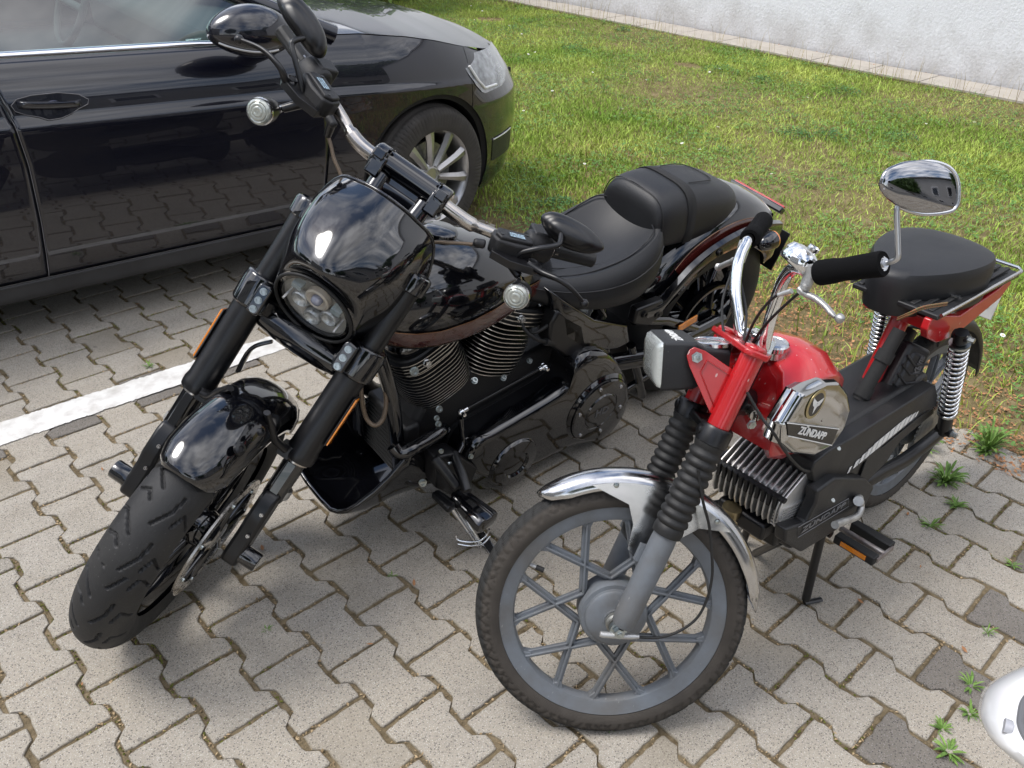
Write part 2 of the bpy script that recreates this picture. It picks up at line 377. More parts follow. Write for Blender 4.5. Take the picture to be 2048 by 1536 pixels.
for x, y, a in joint_pts(30000, -1.0, GX, -1.7, 2.6):
    if noise.noise(Vector((x * 7, y * 7, 0))) < .10 and random.random() < .82: continue
    s = random.uniform(.0012, .0055); th = random.uniform(0, 6.28); c, sn = math.cos(th) * s, math.sin(th) * s; w = random.uniform(.25, .6)
    z = random.uniform(-.0045, .0); b_ = random.uniform(0, .002)
    hb.add([(x - c, y - sn, z), (x + sn * w, y - c * w, z + b_), (x + c, y + sn, z + b_), (x - sn * w, y + c * w, z + .001)], [(0, 1, 2, 3)])
o = hb.ob('joint_litter', M_HUSK, None, smooth=None, recalc=False); props(o, 'tan seed husks and crumbs lying in the paver joints', kind='stuff')
M_MOSS = mat('moss', (.075, .09, .018), .95, col2=(.2, .2, .05), vscale=60, island=.3, spec=.1)
ms = MB()
for x, y, a in joint_pts(14000, -1.0, GX, -1.7, 2.6, .004):
    if noise.noise(Vector((x * 2.1 + 5, y * 2.1, 4))) < .08: continue
    s = random.uniform(.0015, .0035); z = random.uniform(-.005, -.001)
    ms.add([(x - s, y, z), (x, y - s, z), (x + s, y, z), (x, y + s, z), (x, y, z + s * 1.2)], [(0, 1, 4), (1, 2, 4), (2, 3, 4), (3, 0, 4)])
o = ms.ob('moss', M_MOSS, None, smooth=None, recalc=False); props(o, 'olive green moss filling parts of the paver joints', kind='stuff')
# ---- lawn
M_LSOIL = mat('lawn_soil', (.12, .095, .045), .95, col2=(.24, .19, .10), vscale=14, bump=1, bscale=90, bdist=.01, detail=8, spec=.1)
M_GRASS = mat('grass_blade', (.17, .31, .03), .6, col2=(.50, .58, .13), vscale=1.3, island=.45, spec=.3)
M_STRAW = mat('dry_grass', (.3, .23, .1), .8, col2=(.45, .36, .17), vscale=5, island=.35, spec=.2)
M_CLOV = mat('clover_leaf', (.07, .17, .035), .6, col2=(.14, .28, .06), vscale=3, island=.35, spec=.3)
M_PETAL = mat('daisy_petal', (.75, .75, .72), .7)
M_LEAFD = mat('dead_leaf', (.26, .11, .045), .8, col2=(.42, .22, .1), vscale=20, island=.35)
add_sheet('lawn', GX, 7.0, -9, 22, 0, M_LSOIL, 60, 200, lambda X, Y: -.012 + .012 * np.sin(X * 2.1) * np.sin(Y * 1.7) + .02 * np.clip((X - GX) * .5, 0, 1), label='strip of rough lawn between the paved bays and the white wall')
def in_view(P, mu=120, mv=90):
    q = (P - np.array(camp)) @ PV.T; z = np.maximum(q[:, 2], .05)
    return (q[:, 2] > .2) & (np.abs(1745.14 * q[:, 0] / z) < 1024 + mu) & (np.abs(1745.14 * q[:, 1] / z) < 768 + mv)
def nz(P, s, o=0): return np.array([noise.noise(Vector((p[0] * s + o, p[1] * s - o, o))) for p in P])
def lawn_points(n, x0=GX, x1=7.0, y0=-1.6, y1=9.5):
    P = np.c_[RNG.uniform(x0, x1, n), RNG.uniform(y0, y1, n), np.zeros(n)]
    return P[in_view(P)]
def blades(P, hmin, hmax, w, lean=.5, name='grass', m=None, label='', flat=False):
    n = len(P); th = RNG.uniform(0, 2 * np.pi, n); h = RNG.uniform(hmin, hmax, n); ln = RNG.uniform(.1, lean, n) * h * 1.4; d = RNG.uniform(0, 2 * np.pi, n)
    ww = w * RNG.uniform(.6, 1.3, n); sx, sy = np.cos(th) * ww, np.sin(th) * ww; lx, ly = np.cos(d) * ln, np.sin(d) * ln
    x, y, z = P.T
    V = np.stack([np.c_[x - sx, y - sy, z - .005], np.c_[x + sx, y + sy, z - .005], np.c_[x + sx * .8 + lx * .35, y + sy * .8 + ly * .35, z + h * .6], np.c_[x - sx * .8 + lx * .35, y - sy * .8 + ly * .35, z + h * .6], np.c_[x + lx, y + ly, z + h]], 1).reshape(-1, 3)
    i = np.arange(n) * 5
    F = np.r_[np.c_[i, i + 1, i + 2], np.c_[i, i + 2, i + 3], np.c_[i + 3, i + 2, i + 4]]
    me = rawmesh(name, V, F); o = fin(name, me, m, smooth=None); props(o, label, kind='stuff'); return o
P = lawn_points(620000)
dens = nz(P, 1.1) + .6 * nz(P, 4.3, 3); edge = np.clip((P[:, 0] - GX + .25 * nz(P, 3, 2)) / np.where(P[:, 1] < 1.2, 1.15, .3), 0, 1) ** 1.8
bare = nz(P, 1.6, 11)
keep = (RNG.uniform(0, 1, len(P)) < np.clip(.72 + .5 * dens, .2, 1) * (.10 + .90 * edge) * np.clip(1.45 - np.abs(P[:, 0] - 2.1) * .12, .5, 1)) & (bare < .62)
blades(P[keep], .014, .04, .0022, 1.0, 'grass', M_GRASS, 'short rough grass covering the lawn by the wall')
P2 = lawn_points(48000); e2 = nz(P2, 1.6, 11); k2 = RNG.uniform(0, 1, len(P2)) < np.clip(.45 + 1.2 * e2, .05, 1)
blades(P2[k2], .012, .035, .0016, 1.6, 'dry_grass', M_STRAW, 'dry straw coloured blades mixed into the lawn')
P3 = lawn_points(5000); k3 = nz(P3, 2.2, 6) > -.05
blades(P3[k3], .05, .11, .0026, .8, 'long_grass', M_GRASS, 'longer bent grass blades standing out of the lawn')
# clover / broad leaves
def leaflets(P, smin, smax, hmin, hmax, name, m, label, k=3):
    V = []; F = []; n = 0
    for x, y, z in P:
        h = random.uniform(hmin, hmax); a0 = random.uniform(0, 6.28); s = random.uniform(smin, smax)
        for i in range(k):
            a = a0 + i * 2 * math.pi / k + random.uniform(-.3, .3); ca, sa = math.cos(a), math.sin(a); t = random.uniform(-.3, .6) * s
            V += [(x, y, z + h), (x + (ca * .6 - sa * .45) * s, y + (sa * .6 + ca * .45) * s, z + h + t * .5), (x + ca * s * 1.1, y + sa * s * 1.1, z + h + t), (x + (ca * .6 + sa * .45) * s, y + (sa * .6 - ca * .45) * s, z + h + t * .5 - .001)]
            F.append((n, n + 1, n + 2, n + 3)); n += 4
    me = rawmesh(name, V, F); o = fin(name, me, m, smooth=None); props(o, label, kind='stuff'); return o
P4 = lawn_points(52000); k4 = nz(P4, 1.9, 21) + .5 * nz(P4, 7, 2) > -.02
leaflets(P4[k4], .007, .014, .015, .045, 'clover', M_CLOV, 'patches of darker green clover in the lawn')
P5 = lawn_points(9000, GX - .02, GX + 1.6); leaflets(P5[nz(P5, 1.2, 31) > .0], .006, .016, .0, .012, 'leaf_litter', M_LEAFD, 'dead brown leaves lying at the lawn edge', k=1)
P5 = lawn_points(26000, GX - .12, GX + 1.0); P5 = P5[(P5[:, 1] < 1.3) & (RNG.uniform(0, 1, len(P5)) < np.clip(1.15 - (P5[:, 0] - GX) / 1.0, .1, 1))]; leaflets(P5, .005, .015, .001, .014, 'mulch', M_LEAFD, 'brown leaf and straw litter along the edge of the paving', k=2)
# daisies: each a white disc of petals with yellow eye
M_EYE = mat('daisy_eye', (.55, .38, .02), .7)
DP = lawn_points(900, GX + .3, 6.6); DP = DP[nz(DP, .9, 40) > -.05][:95]
dm = MB()
for i in range(9):
    a = 2 * math.pi * i / 9; dm.add([(0, 0, .002), (.009 * math.cos(a - .3), .009 * math.sin(a - .3), .0025), (.0105 * math.cos(a), .0105 * math.sin(a), .0015), (.009 * math.cos(a + .3), .009 * math.sin(a + .3), .0025)], [(0, 1, 2, 3)])
dm.cur = 1; dm.lathe((0, 0, .0026), (0, 0, 1), [(.003, 0), (.002, .0015), (0, .002)], 6); dme = dm.mesh('daisy', recalc=False); dme.materials.append(M_PETAL); dme.materials.append(M_EYE)
for p in DP:
    o = bpy.data.objects.new('daisy', dme); COL.objects.link(o); o.location = (p[0], p[1], random.uniform(.03, .055)); o.rotation_euler = (random.uniform(-.4, .4), random.uniform(-.4, .4), random.uniform(0, 6)); s = random.uniform(.7, 1.1); o.scale = (s, s, s)
    props(o, 'small white daisy with a yellow eye growing in the lawn', 'daisy', 'daisies scattered over the lawn')
M_CLOV2 = mat('clump_leaf', (.04, .13, .035), .55, col2=(.09, .23, .07), vscale=40, island=.35, spec=.35)
# weeds in joints: rosettes of lance leaves
M_WEED = mat('weed_leaf', (.10, .20, .035), .6, col2=(.20, .32, .07), vscale=40, island=.3, spec=.35)
def weed(x, y, s, n, label, up=.5):
    mb = MB(); n = int(n * 1.7); s *= .85
    for i in range(n):
        a = random.uniform(0, 6.28); l = s * random.uniform(.5, 1.1); w = l * random.uniform(.05, .10); e = random.uniform(.15, up + .25)
        ca, sa = math.cos(a), math.sin(a); pts = []
        for q, ww in ((0, .25), (.3, .8), (.6, 1), (.85, .6), (1, 0.05)):
            r = l * q; z = math.sin(q * 1.9) * l * e; pts.append((Vector((ca * r - sa * w * ww, sa * r + ca * w * ww, z)), Vector((ca * r, sa * r, z - w * .25)), Vector((ca * r + sa * w * ww, sa * r - ca * w * ww, z))))
        for k in range(4):
            A, B = pts[k], pts[k + 1]; mb.add([A[0], A[1], B[1], B[0]], [(0, 1, 2, 3)]); mb.add([A[1], A[2], B[2], B[1]], [(0, 1, 2, 3)])
    o = mb.ob('weed', M_WEED, None, smooth=60, merge=.0003, recalc=False); o.location = (x, y, -.003); props(o, label, 'weed'); return o
for x, y, s, n, up, lb in [(1.83, -.73, .07, 34, .8, 'largest green weed in the joint behind the moped rear wheel'), (1.74, -.80, .04, 20, .6, 'low weed tuft just in front of the largest weed'), (1.60, -.79, .045, 14, .5, 'weed tuft beside the joint right of the moped pedal'),
    (1.31, -1.06, .03, 6, .9, 'two-bladed sprout in the joint among dark pavers at the right edge'), (1.12, -1.10, .04, 12, .4, 'rusty green weed in the joint left of the white wing mirror'), (1.04, -1.13, .035, 20, .6, 'dense leafy weed in the joint beside the white wing mirror'), (.955, -1.105, .03, 16, .6, 'leafy weed at the bottom edge next to a dark paver'),
    (.91, -1.14, .045, 18, .4, 'long-leaved weed spreading below the white wing mirror'), (1.61, -1.01, .03, 10, .3, 'round-leaved weed at the right edge of the picture'), (.80, 1.22, .06, 20, .5, 'green weed at the end of the white line under the headlight'), (.33, 1.43, .035, 12, .6, 'small weed in the joint above the white line'),
    (1.95, -.60, .07, 40, 1.1, 'tall pale grass clump at the paving edge behind the moped'), (2.1, -.75, .08, 44, 1.3, 'clump of broad grass at the lawn edge behind the moped rear wheel'), (.14, .62, .02, 8, .4, 'tiny weed beside the motorcycle front axle'), (.02, .10, .02, 7, .4, 'tiny sprout by the motorcycle front tyre'), (.71, .23, .02, 8, .4, 'tiny moss tuft below the chin spoiler'), (.64, -.39, .022, 8, .3, 'tiny leafy sprout seen through the moped wheel'), (.42, -.62, .02, 6, .3, 'tiny sprout in front of the moped wheel'), (.35, .05, .02, 8, .5, 'tiny grass sprout in a joint left of the moped wheel')]:
    weed(x, y, s, n, lb, up)
for i, (x, y, s, lb) in enumerate([(5.554, 4.312, 0.13, 'dark green leafy clump in the far lawn, the one nearest above the car nose'), (5.744, 5.305, 0.14, 'dark green clump in the far lawn near its left top corner'), (6.698, 4.694, 0.1, 'small green clump at the foot of the wall strip'), (5.961, 2.989, 0.16, 'largest dark green clump in the middle of the lawn'), (5.977, 2.607, 0.1, 'small green clump right of the largest lawn clump'), (6.176, 1.959, 0.13, 'green clump beside the bare brown patch of the lawn'), (4.778, 1.560, 0.11, 'green clump in the lawn above the moped mirror to the left'), (5.288, 1.079, 0.13, 'dark green clump right above the moped mirror'), (4.963, 1.408, 0.1, 'green clump left of the moped mirror'), (2.626, 1.649, 0.08, 'bright green clover clump above the motorcycle seat at left'), (2.757, 1.187, 0.06, 'low clover clump near the passenger seat')]):
    V = []; F = []
    for q in range(230):
        a = random.uniform(0, 6.28); r = s * 1.15 * random.random() ** .6; z = max(.004, s * .55 * (1 - (r / (s * 1.2)) ** 2) * random.uniform(.4, 1.1)); px, py = x + r * math.cos(a), y + r * math.sin(a); b_ = random.uniform(0, 6.28); l = random.uniform(.008, .018); c, sn = math.cos(b_), math.sin(b_); n = len(V)
        V += [(px, py, z), (px + (c - sn * .5) * l * .6, py + (sn + c * .5) * l * .6, z + l * .35), (px + c * l * 1.3, py + sn * l * 1.3, z + random.uniform(-.2, .3) * l), (px + (c + sn * .5) * l * .6, py + (sn - c * .5) * l * .6, z + l * .2)]; F.append((n, n + 1, n + 2, n + 3))
    props(fin('clover_clump', rawmesh('clover_clump', V, F), M_CLOV2, smooth=None), lb, 'plant clump')
# dead leaves and husks lying on the pavers: individuals
for i, (x, y, s, lb) in enumerate([(1.593, -0.725, 0.011, 'orange-brown leaf standing in the joint near the moped rear wheel'), (1.211, -1.046, 0.013, 'tan leaf on the paver left of the white wing mirror'), (1.170, -0.802, 0.012, 'curled tan leaf on the pavers between stand foot and pedal'), (0.372, -0.010, 0.012, 'orange leaf on the joint left of the moped wheel'), (0.174, -0.098, 0.009, 'orange leaf in a joint at the lower middle'), (0.153, 0.352, 0.014, 'reddish twig-like leaf on the paver by the front axle cap'), (0.497, 1.911, 0.012, 'orange leaf in the car shadow'), (-0.023, 0.954, 0.008, 'small rusty leaf in a joint left of the front tyre'), (1.926, 0.291, 0.013, 'brown leaf near the moped headlight'), (3.541, 0.392, 0.03, 'curled brown leaf on the grass left of the saddle'), (-0.358, 0.226, 0.006, 'tiny dark red leaf at the lower left'), (1.410, -0.847, 0.006, 'tiny dark red leaf right of the pedal')]):
    a = random.uniform(0, 6.28); mb = MB(); ca, sa = math.cos(a), math.sin(a)
    pts = [(-1, 0, 0), (-.4, .3, .12), (.3, .28, .1), (1, 0, .3), (.4, -.25, .05), (-.3, -.3, .02)]
    mb.add([(s * (ca * p[0] - sa * p[1]), s * (sa * p[0] + ca * p[1]), s * p[2]) for p in pts] + [(0, 0, .0)], [(0, 1, 6), (1, 2, 6), (2, 3, 6), (3, 4, 6), (4, 5, 6), (5, 0, 6)])
    o = mb.ob('dead_leaf', M_LEAFD, None, smooth=None, recalc=False); o.location = (x, y, .004); props(o, lb, 'leaf')
# ---- wall and its paved drip strip
def wall_mat():
    m = bpy.data.materials.new('rough_render'); m.use_nodes = True; t = m.node_tree; L = t.links.new; b = t.nodes['Principled BSDF']; b.inputs['Roughness'].default_value = .95; b.inputs['Specular IOR Level'].default_value = .15
    g = N(t, 'ShaderNodeNewGeometry'); sx = N(t, 'ShaderNodeSeparateXYZ'); L(g.outputs['Position'], sx.inputs[0])
    n = N(t, 'ShaderNodeTexNoise'); n.inputs['Scale'].default_value = 3.5; n.inputs['Detail'].default_value = 6; L(g.outputs['Position'], n.inputs['Vector'])
    n2 = N(t, 'ShaderNodeTexNoise'); n2.inputs['Scale'].default_value = 45; n2.inputs['Detail'].default_value = 4; L(g.outputs['Position'], n2.inputs['Vector'])
    # splash dirt near the foot
    ma = N(t, 'ShaderNodeMath', operation='MULTIPLY_ADD'); L(n.outputs[0], ma.inputs[0]); ma.inputs[1].default_value = -.9; L(sx.outputs[2], ma.inputs[2])
    mb_ = N(t, 'ShaderNodeMath', operation='MULTIPLY_ADD'); L(n2.outputs[0], mb_.inputs[0]); mb_.inputs[1].default_value = -.45; L(ma.outputs[0], mb_.inputs[2])
    r = N(t, 'ShaderNodeMapRange'); L(mb_.outputs[0], r.inputs[0]); r.inputs[1].default_value = -.72; r.inputs[2].default_value = -.22; r.inputs[3].default_value = .55; r.inputs[4].default_value = 0
    mx = N(t, 'ShaderNodeMix', data_type='RGBA'); L(r.outputs[0], mx.inputs[0]); mx.inputs[6].default_value = (.74, .75, .78, 1); mx.inputs[7].default_value = (.30, .275, .24, 1)
    L(mx.outputs[2], b.inputs['Base Color'])
    bp = N(t, 'ShaderNodeBump'); bp.inputs['Strength'].default_value = 1; bp.inputs['Distance'].default_value = .007
    n3 = N(t, 'ShaderNodeTexNoise'); n3.inputs['Scale'].default_value = 42; n3.inputs['Detail'].default_value = 5; n3.inputs['Roughness'].default_value = .65; L(g.outputs['Position'], n3.inputs['Vector']); L(n3.outputs[0], bp.inputs['Height']); L(bp.outputs[0], b.inputs['Normal'])
    return m
wl = MB(); wl.box((7.55, 7, 2.3), (.25, 34, 4.8)); wo = wl.ob('white_wall', wall_mat(), None, smooth=None); props(wo, 'white rough rendered building wall with dirty splash zone behind the lawn', 'wall')
wr = MB(); wr.box((7.53, 7, 4.75), (.4, 34.1, .1)); wr.ob('coping', mat('coping', (.3, .3, .31), .6), wo, smooth=None)
M_SLAB = mat('slab', (.36, .325, .28), .9, col2=(.45, .41, .355), vscale=6, bump=.6, bscale=200)
strip = MB(); strip.box((7.2, 7, -.01), (.44, 34, .06)); so = strip.ob('path', M_SOIL, None, smooth=None); props(so, 'narrow strip of beige slabs running along the foot of the wall', kind='structure')
sm_ = MB(); sm_.box((0, 0, 0), (.395, .494, .05)); sme = sm_.mesh('slab'); sme.materials.append(M_SLAB)
for i in range(40):
    o = bpy.data.objects.new('slab', sme); COL.objects.link(o); o.parent = so; o.location = (7.2, -2 + i * .5, .008 + random.gauss(0, .0015)); o.rotation_euler = (random.gauss(0, .004), random.gauss(0, .004), 0)
P6 = np.c_[RNG.normal(7.405, .03, 260), RNG.uniform(-1, 9, 260), np.full(260, .02)]; P7 = np.c_[RNG.normal(6.96, .05, 500), RNG.uniform(-1, 9, 500), np.full(500, .0)]
blades(P7[in_view(P7)], .06, .30, .0016, .25, 'grass_stalks', M_STRAW, 'thin dry grass stalks standing before the wall')
leaflets(P6[in_view(P6)], .008, .02, .0, .01, 'wall_litter', M_LEAFD, 'leaf litter collected at the foot of the wall', k=2)
# ---- leafy shrub at the top
def shrub(name, c, r, n, s, label, cat, m, stem=True, seed=1, flat=1.0):
    rs = np.random.default_rng(seed); root = empty(name, Matrix.Translation((c[0], c[1], 0)), label, cat)
    V = []; F = []; k = 0
    for _ in range(n):
        d = rs.normal(size=3); d /= np.linalg.norm(d); q = rs.uniform(.45, 1) ** .5
        lump = 1 + .28 * noise.noise(Vector(d * 2.3 + seed)); p = np.array([0, 0, c[2]]) + d * np.array(r) * q * lump
        if p[2] < .02: continue
        ax = rs.normal(size=3); ax[2] -= .2; ax /= np.linalg.norm(ax); sd = np.cross(ax, rs.normal(size=3)); sd /= np.linalg.norm(sd); nn = np.cross(ax, sd)
        l = s * rs.uniform(.7, 1.2)
        for a, b in ((0, 0), (.45, .36), (1, 0), (.45, -.36)): V.append(p + ax * l * a + sd * l * b + nn * (abs(b) * l * .3))
        F.append((k, k + 1, k + 2)); F.append((k, k + 2, k + 3)); k += 4
    me = rawmesh('foliage', V, F); fin('foliage', me, m, root, smooth=None, kind='stuff')
    if stem:
        st = MB()
        for i in range(9):
            a = rs.uniform(0, 6.28); st.tube([(0.05 * math.cos(a), .05 * math.sin(a), 0), (r[0] * .4 * math.cos(a), r[1] * .4 * math.sin(a), c[2] * .8), (r[0] * .8 * math.cos(a), r[1] * .8 * math.sin(a), c[2] * 1.3)], [.012, .009, .004], 6)
        st.ob('stem', mat('bark', (.10, .07, .045), .9, var=.3, vscale=30), root)
    return root
M_BUSH = mat('bush_leaf', (.06, .14, .02), .45, col2=(.17, .26, .04), vscale=4, island=.4, spec=.5)
shrub('shrub', (5.25, 7.75, 1.15), (1.1, 1.0, 1.45), 12000, .10, 'tall leafy green shrub growing on the lawn beyond the black car', 'shrub', M_BUSH, seed=4)
# ---- what the paint reflects: houses and trees across the car park, behind the photographer
def house(name, x, y, w, d, h, col, label, nwin, floors, rot=0):
    root = empty(name, Matrix.Translation((x, y, 0)) @ Matrix.Rotation(rot, 4, 'Z'), label, 'building')
    b = MB(); b.box((0, 0, h / 2 - .03), (w, d, h)); b.ob('wall', mat('facade' + name + str(col), col, .9, var=.1, vscale=1), root, smooth=None)
    rf = MB(); rf.plate([(-w / 2 - .4, 0, h), (w / 2 + .4, 0, h), (w / 2 + .2, 0, h + .35), (-w / 2 - .2, 0, h + .35)], (0, d + .8, 0)); rf.ob('roof', mat('roof', (.08, .07, .07), .8), root, smooth=None)
    wm = MB(); wm.box((0, 0, 0), (1.1, .16, 1.3)); wme = wm.mesh('window'); wme.materials.append(mat('facade_frame', (.7, .7, .7), .5))
    pm = MB(); pm.box((0, 0, 0), (.9, .2, 1.1)); pme = pm.mesh('pane'); pme.materials.append(mat('dark_pane', (.02, .02, .025), .05))
    for f in range(floors):
        for i in range(nwin):
            for sd in (-1, 1):
                o = bpy.data.objects.new('window', wme); COL.objects.link(o); o.parent = root; o.location = (-w / 2 + (i + .5) * w / nwin, sd * d / 2, 1.6 + f * 2.8)
                p = bpy.data.objects.new('pane', pme); COL.objects.link(p); p.parent = o
house('house', 4, -22, 20, 9, 6.5, (.34, .33, .32), 'grey flat-roofed building across the car park mirrored in the black paint', 7, 2)
house('house', -19, 2, 15, 9, 9.5, (.42, .41, .38), 'light three-storey building beyond the entrance mirrored in the front fender', 5, 3, math.pi / 2)
M_TREE = mat('tree_leaf', (.035, .075, .015), .6, col2=(.08, .14, .03), vscale=2, island=.4)
def tree(x, y, h, r, label, seed):
    root = shrub('broadleaf_tree', (x, y, h), (r, r, r * .85), 5200, .42, label, 'tree', M_TREE, stem=False, seed=seed)
    tk = MB(); tk.tube([(0, 0, -.03), (.05, 0, h * .5), (0, .1, h)], [.22, .16, .08], 10)
    for i in range(6):
        a = i * 1.05; tk.tube([(0, 0, h * .55), (r * .3 * math.cos(a), r * .3 * math.sin(a), h * .85), (r * .7 * math.cos(a), r * .7 * math.sin(a), h * 1.15)], [.1, .07, .03], 6)
    tk.ob('trunk', mat('bark', (.10, .07, .045), .9, var=.3, vscale=30), root)
tree(-6.5, -7.5, 4.6, 2.4, 'broad green tree behind the photographer mirrored beside the fairing', 11)
tree(10, -13, 5.2, 2.8, 'green tree by the grey building mirrored in the car door', 12)
tree(-13, 12, 5, 2.8, 'green tree near the entrance mirrored in the mirror shell', 13)
tree(-1, -17, 4.6, 2.3, 'small tree before the grey building mirrored in the tank', 14)

# ============================================================ VEHICLE PARTS SHARED
M_CHROME = mat('chrome', (.78, .79, .8), .06, 1., rvar=.03, var=.04, vscale=25)
M_CHROMEW = mat('worn_chrome', (.62, .62, .62), .2, 1., rvar=.12, var=.12, vscale=18)
M_STEEL = mat('brushed_steel', (.46, .43, .40), .24, 1., rvar=.05, var=.10, vscale=14)
M_ZINC = mat('zinc_bolt', (.42, .45, .44), .28, 1., var=.25, vscale=150)
M_ALU = mat('cast_aluminium', (.5, .5, .49), .5, .85, var=.2, vscale=30, bump=.3, bscale=300)
M_GLOSS = mat('gloss_black', (.0025, .0027, .004), .12, spec=.3, coat=1., coat_rough=.015)
M_SATIN = mat('satin_black', (.0055, .0055, .0065), .34, spec=.5, rvar=.06, var=.2, vscale=20)
M_POWDER = mat('wrinkle_black', (.0075, .0075, .0085), .5, bump=.35, bscale=900, var=.15, vscale=30)
M_PLAST = mat('black_plastic', (.010, .0105, .012), .46, bump=.3, bscale=700, var=.3, vscale=9, rvar=.08)
M_RUB = mat('rubber', (.010, .010, .010), .6, bump=.25, bscale=400, var=.25, vscale=20, rvar=.08)
M_TYRE = mat('tyre', (.016, .016, .0165), .66, var=.3, vscale=14, bump=.3, bscale=350, rvar=.1)
M_RED = mat('red_paint', (.42, .008, .012), .3, spec=.5, coat=.7, coat_rough=.06, var=.10, vscale=3, col2=(.52, .012, .014))
M_GREYP = mat('grey_wheel_paint', (.16, .18, .205), .5, .15, col2=(.125, .13, .135), vscale=16, detail=8, bump=.2, bscale=300, rvar=.1)
M_AMBER = mat('amber_reflector', (.85, .26, .01), .2, spec=.6, coat=1, bump=.4, bscale=900)
M_REDREF = mat('red_lens', (.45, .01, .01), .15, coat=1)
M_WHITE = mat('white_print', (.78, .78, .76), .5)
M_LEATHER = mat('black_vinyl', (.011, .0115, .013), .47, bump=.45, bscale=520, bdist=.001, var=.2, vscale=8, rvar=.05)
def clear_mat(name, col, rough=.05, tr=.85, ior=1.5):
    m = bpy.data.materials.new(name); m.use_nodes = True; t = m.node_tree; L = t.links.new; t.nodes.clear()
    o = N(t, 'ShaderNodeOutputMaterial'); g = N(t, 'ShaderNodeBsdfGlossy'); g.inputs['Roughness'].default_value = rough; tp = N(t, 'ShaderNodeBsdfTransparent'); tp.inputs[0].default_value = (*col, 1)
    lw = N(t, 'ShaderNodeLayerWeight'); lw.inputs[0].default_value = .5; f0 = ((ior - 1) / (ior + 1)) ** 2; pw = N(t, 'ShaderNodeMath', operation='POWER'); L(lw.outputs['Facing'], pw.inputs[0]); pw.inputs[1].default_value = 4; fr = N(t, 'ShaderNodeMath', operation='MULTIPLY_ADD'); L(pw.outputs[0], fr.inputs[0]); fr.inputs[1].default_value = 1 - f0; fr.inputs[2].default_value = f0; mx = N(t, 'ShaderNodeMixShader'); L(fr.outputs[0], mx.inputs[0]); L(tp.outputs[0], mx.inputs[1]); L(g.outputs[0], mx.inputs[2]); L(mx.outputs[0], o.inputs[0]); return m
M_LENS = clear_mat('clear_lens', (.96, .97, .97)); M_SMOKE = clear_mat('smoked_lens', (.42, .41, .38), .08)
def tyre(R, rt, wid, tread, nseg=540, nsec=34, sq=1.0, bead=.72, depth=.004):
    """tyre mesh about the y axis. tread(s,c)->0..1 groove depth; s metres along, c -1..1 across"""
    th = np.linspace(0, 2 * np.pi, nseg, endpoint=False); ph = np.linspace(-np.pi * bead, np.pi * bead, nsec)
    V = np.zeros((nsec, nseg, 3))
    for i, p in enumerate(ph):
        y = wid * math.sin(p) if abs(p) < math.pi / 2 else wid * math.sin(p)
        rr = R - rt + rt * math.cos(p) * (sq if math.cos(p) > 0 else 1)
        if math.cos(p) > 0: rr = R - rt * (1 - abs(math.cos(p)) ** sq)
        cc = p / (np.pi / 2)
        if abs(cc) < 1.05 and tread is not None:
            d = np.array([tread(t * R, cc) for t in th]) * depth
        else: d = np.zeros(nseg)
        r = rr - d * abs(math.cos(p)) ** .5; yy = y - d * math.sin(p)
        V[i, :, 0] = r * np.cos(th); V[i, :, 1] = yy; V[i, :, 2] = r * np.sin(th)
    i, j = np.meshgrid(np.arange(nsec - 1), np.arange(nseg), indexing='ij'); j2 = (j + 1) % nseg
    F = np.stack([i * nseg + j, i * nseg + j2, (i + 1) * nseg + j2, (i + 1) * nseg + j], -1).reshape(-1, 4)
    return rawmesh('tyre', V.reshape(-1, 3), F[:, ::-1])
def bolt(mb, p, ax, r=.007, h=.006, n=6, hole=False):
    p = Vector(p); ax = Vector(ax).normalized(); mb.lathe(p, ax, [(r * 1.25, 0), (r * 1.25, h * .25), (r, h * .25), (r, h), (r * .55, h * (1.0 if not hole else 1)), (r * .5, h * (.5 if hole else 1.02)), (0, h * (.5 if hole else 1.02))], 12 if hole else n)
def arc_sweep(prof, R, a0, a1, n, taper=None):
    """fender: profile [(radial, y)] swept about y axis from angle a0 to a1 (in xz plane); taper(t)->(y scale, radial offset)"""
    rings = []
    for i in range(n + 1):
        t = i / n; a = a0 + (a1 - a0) * t; ys, ro = taper(t) if taper else (1, 0)
        rings.append([Vector(((R + ro + r * ys) * math.cos(a), y * ys, (R + ro + r * ys) * math.sin(a))) for r, y in prof])
    return rings

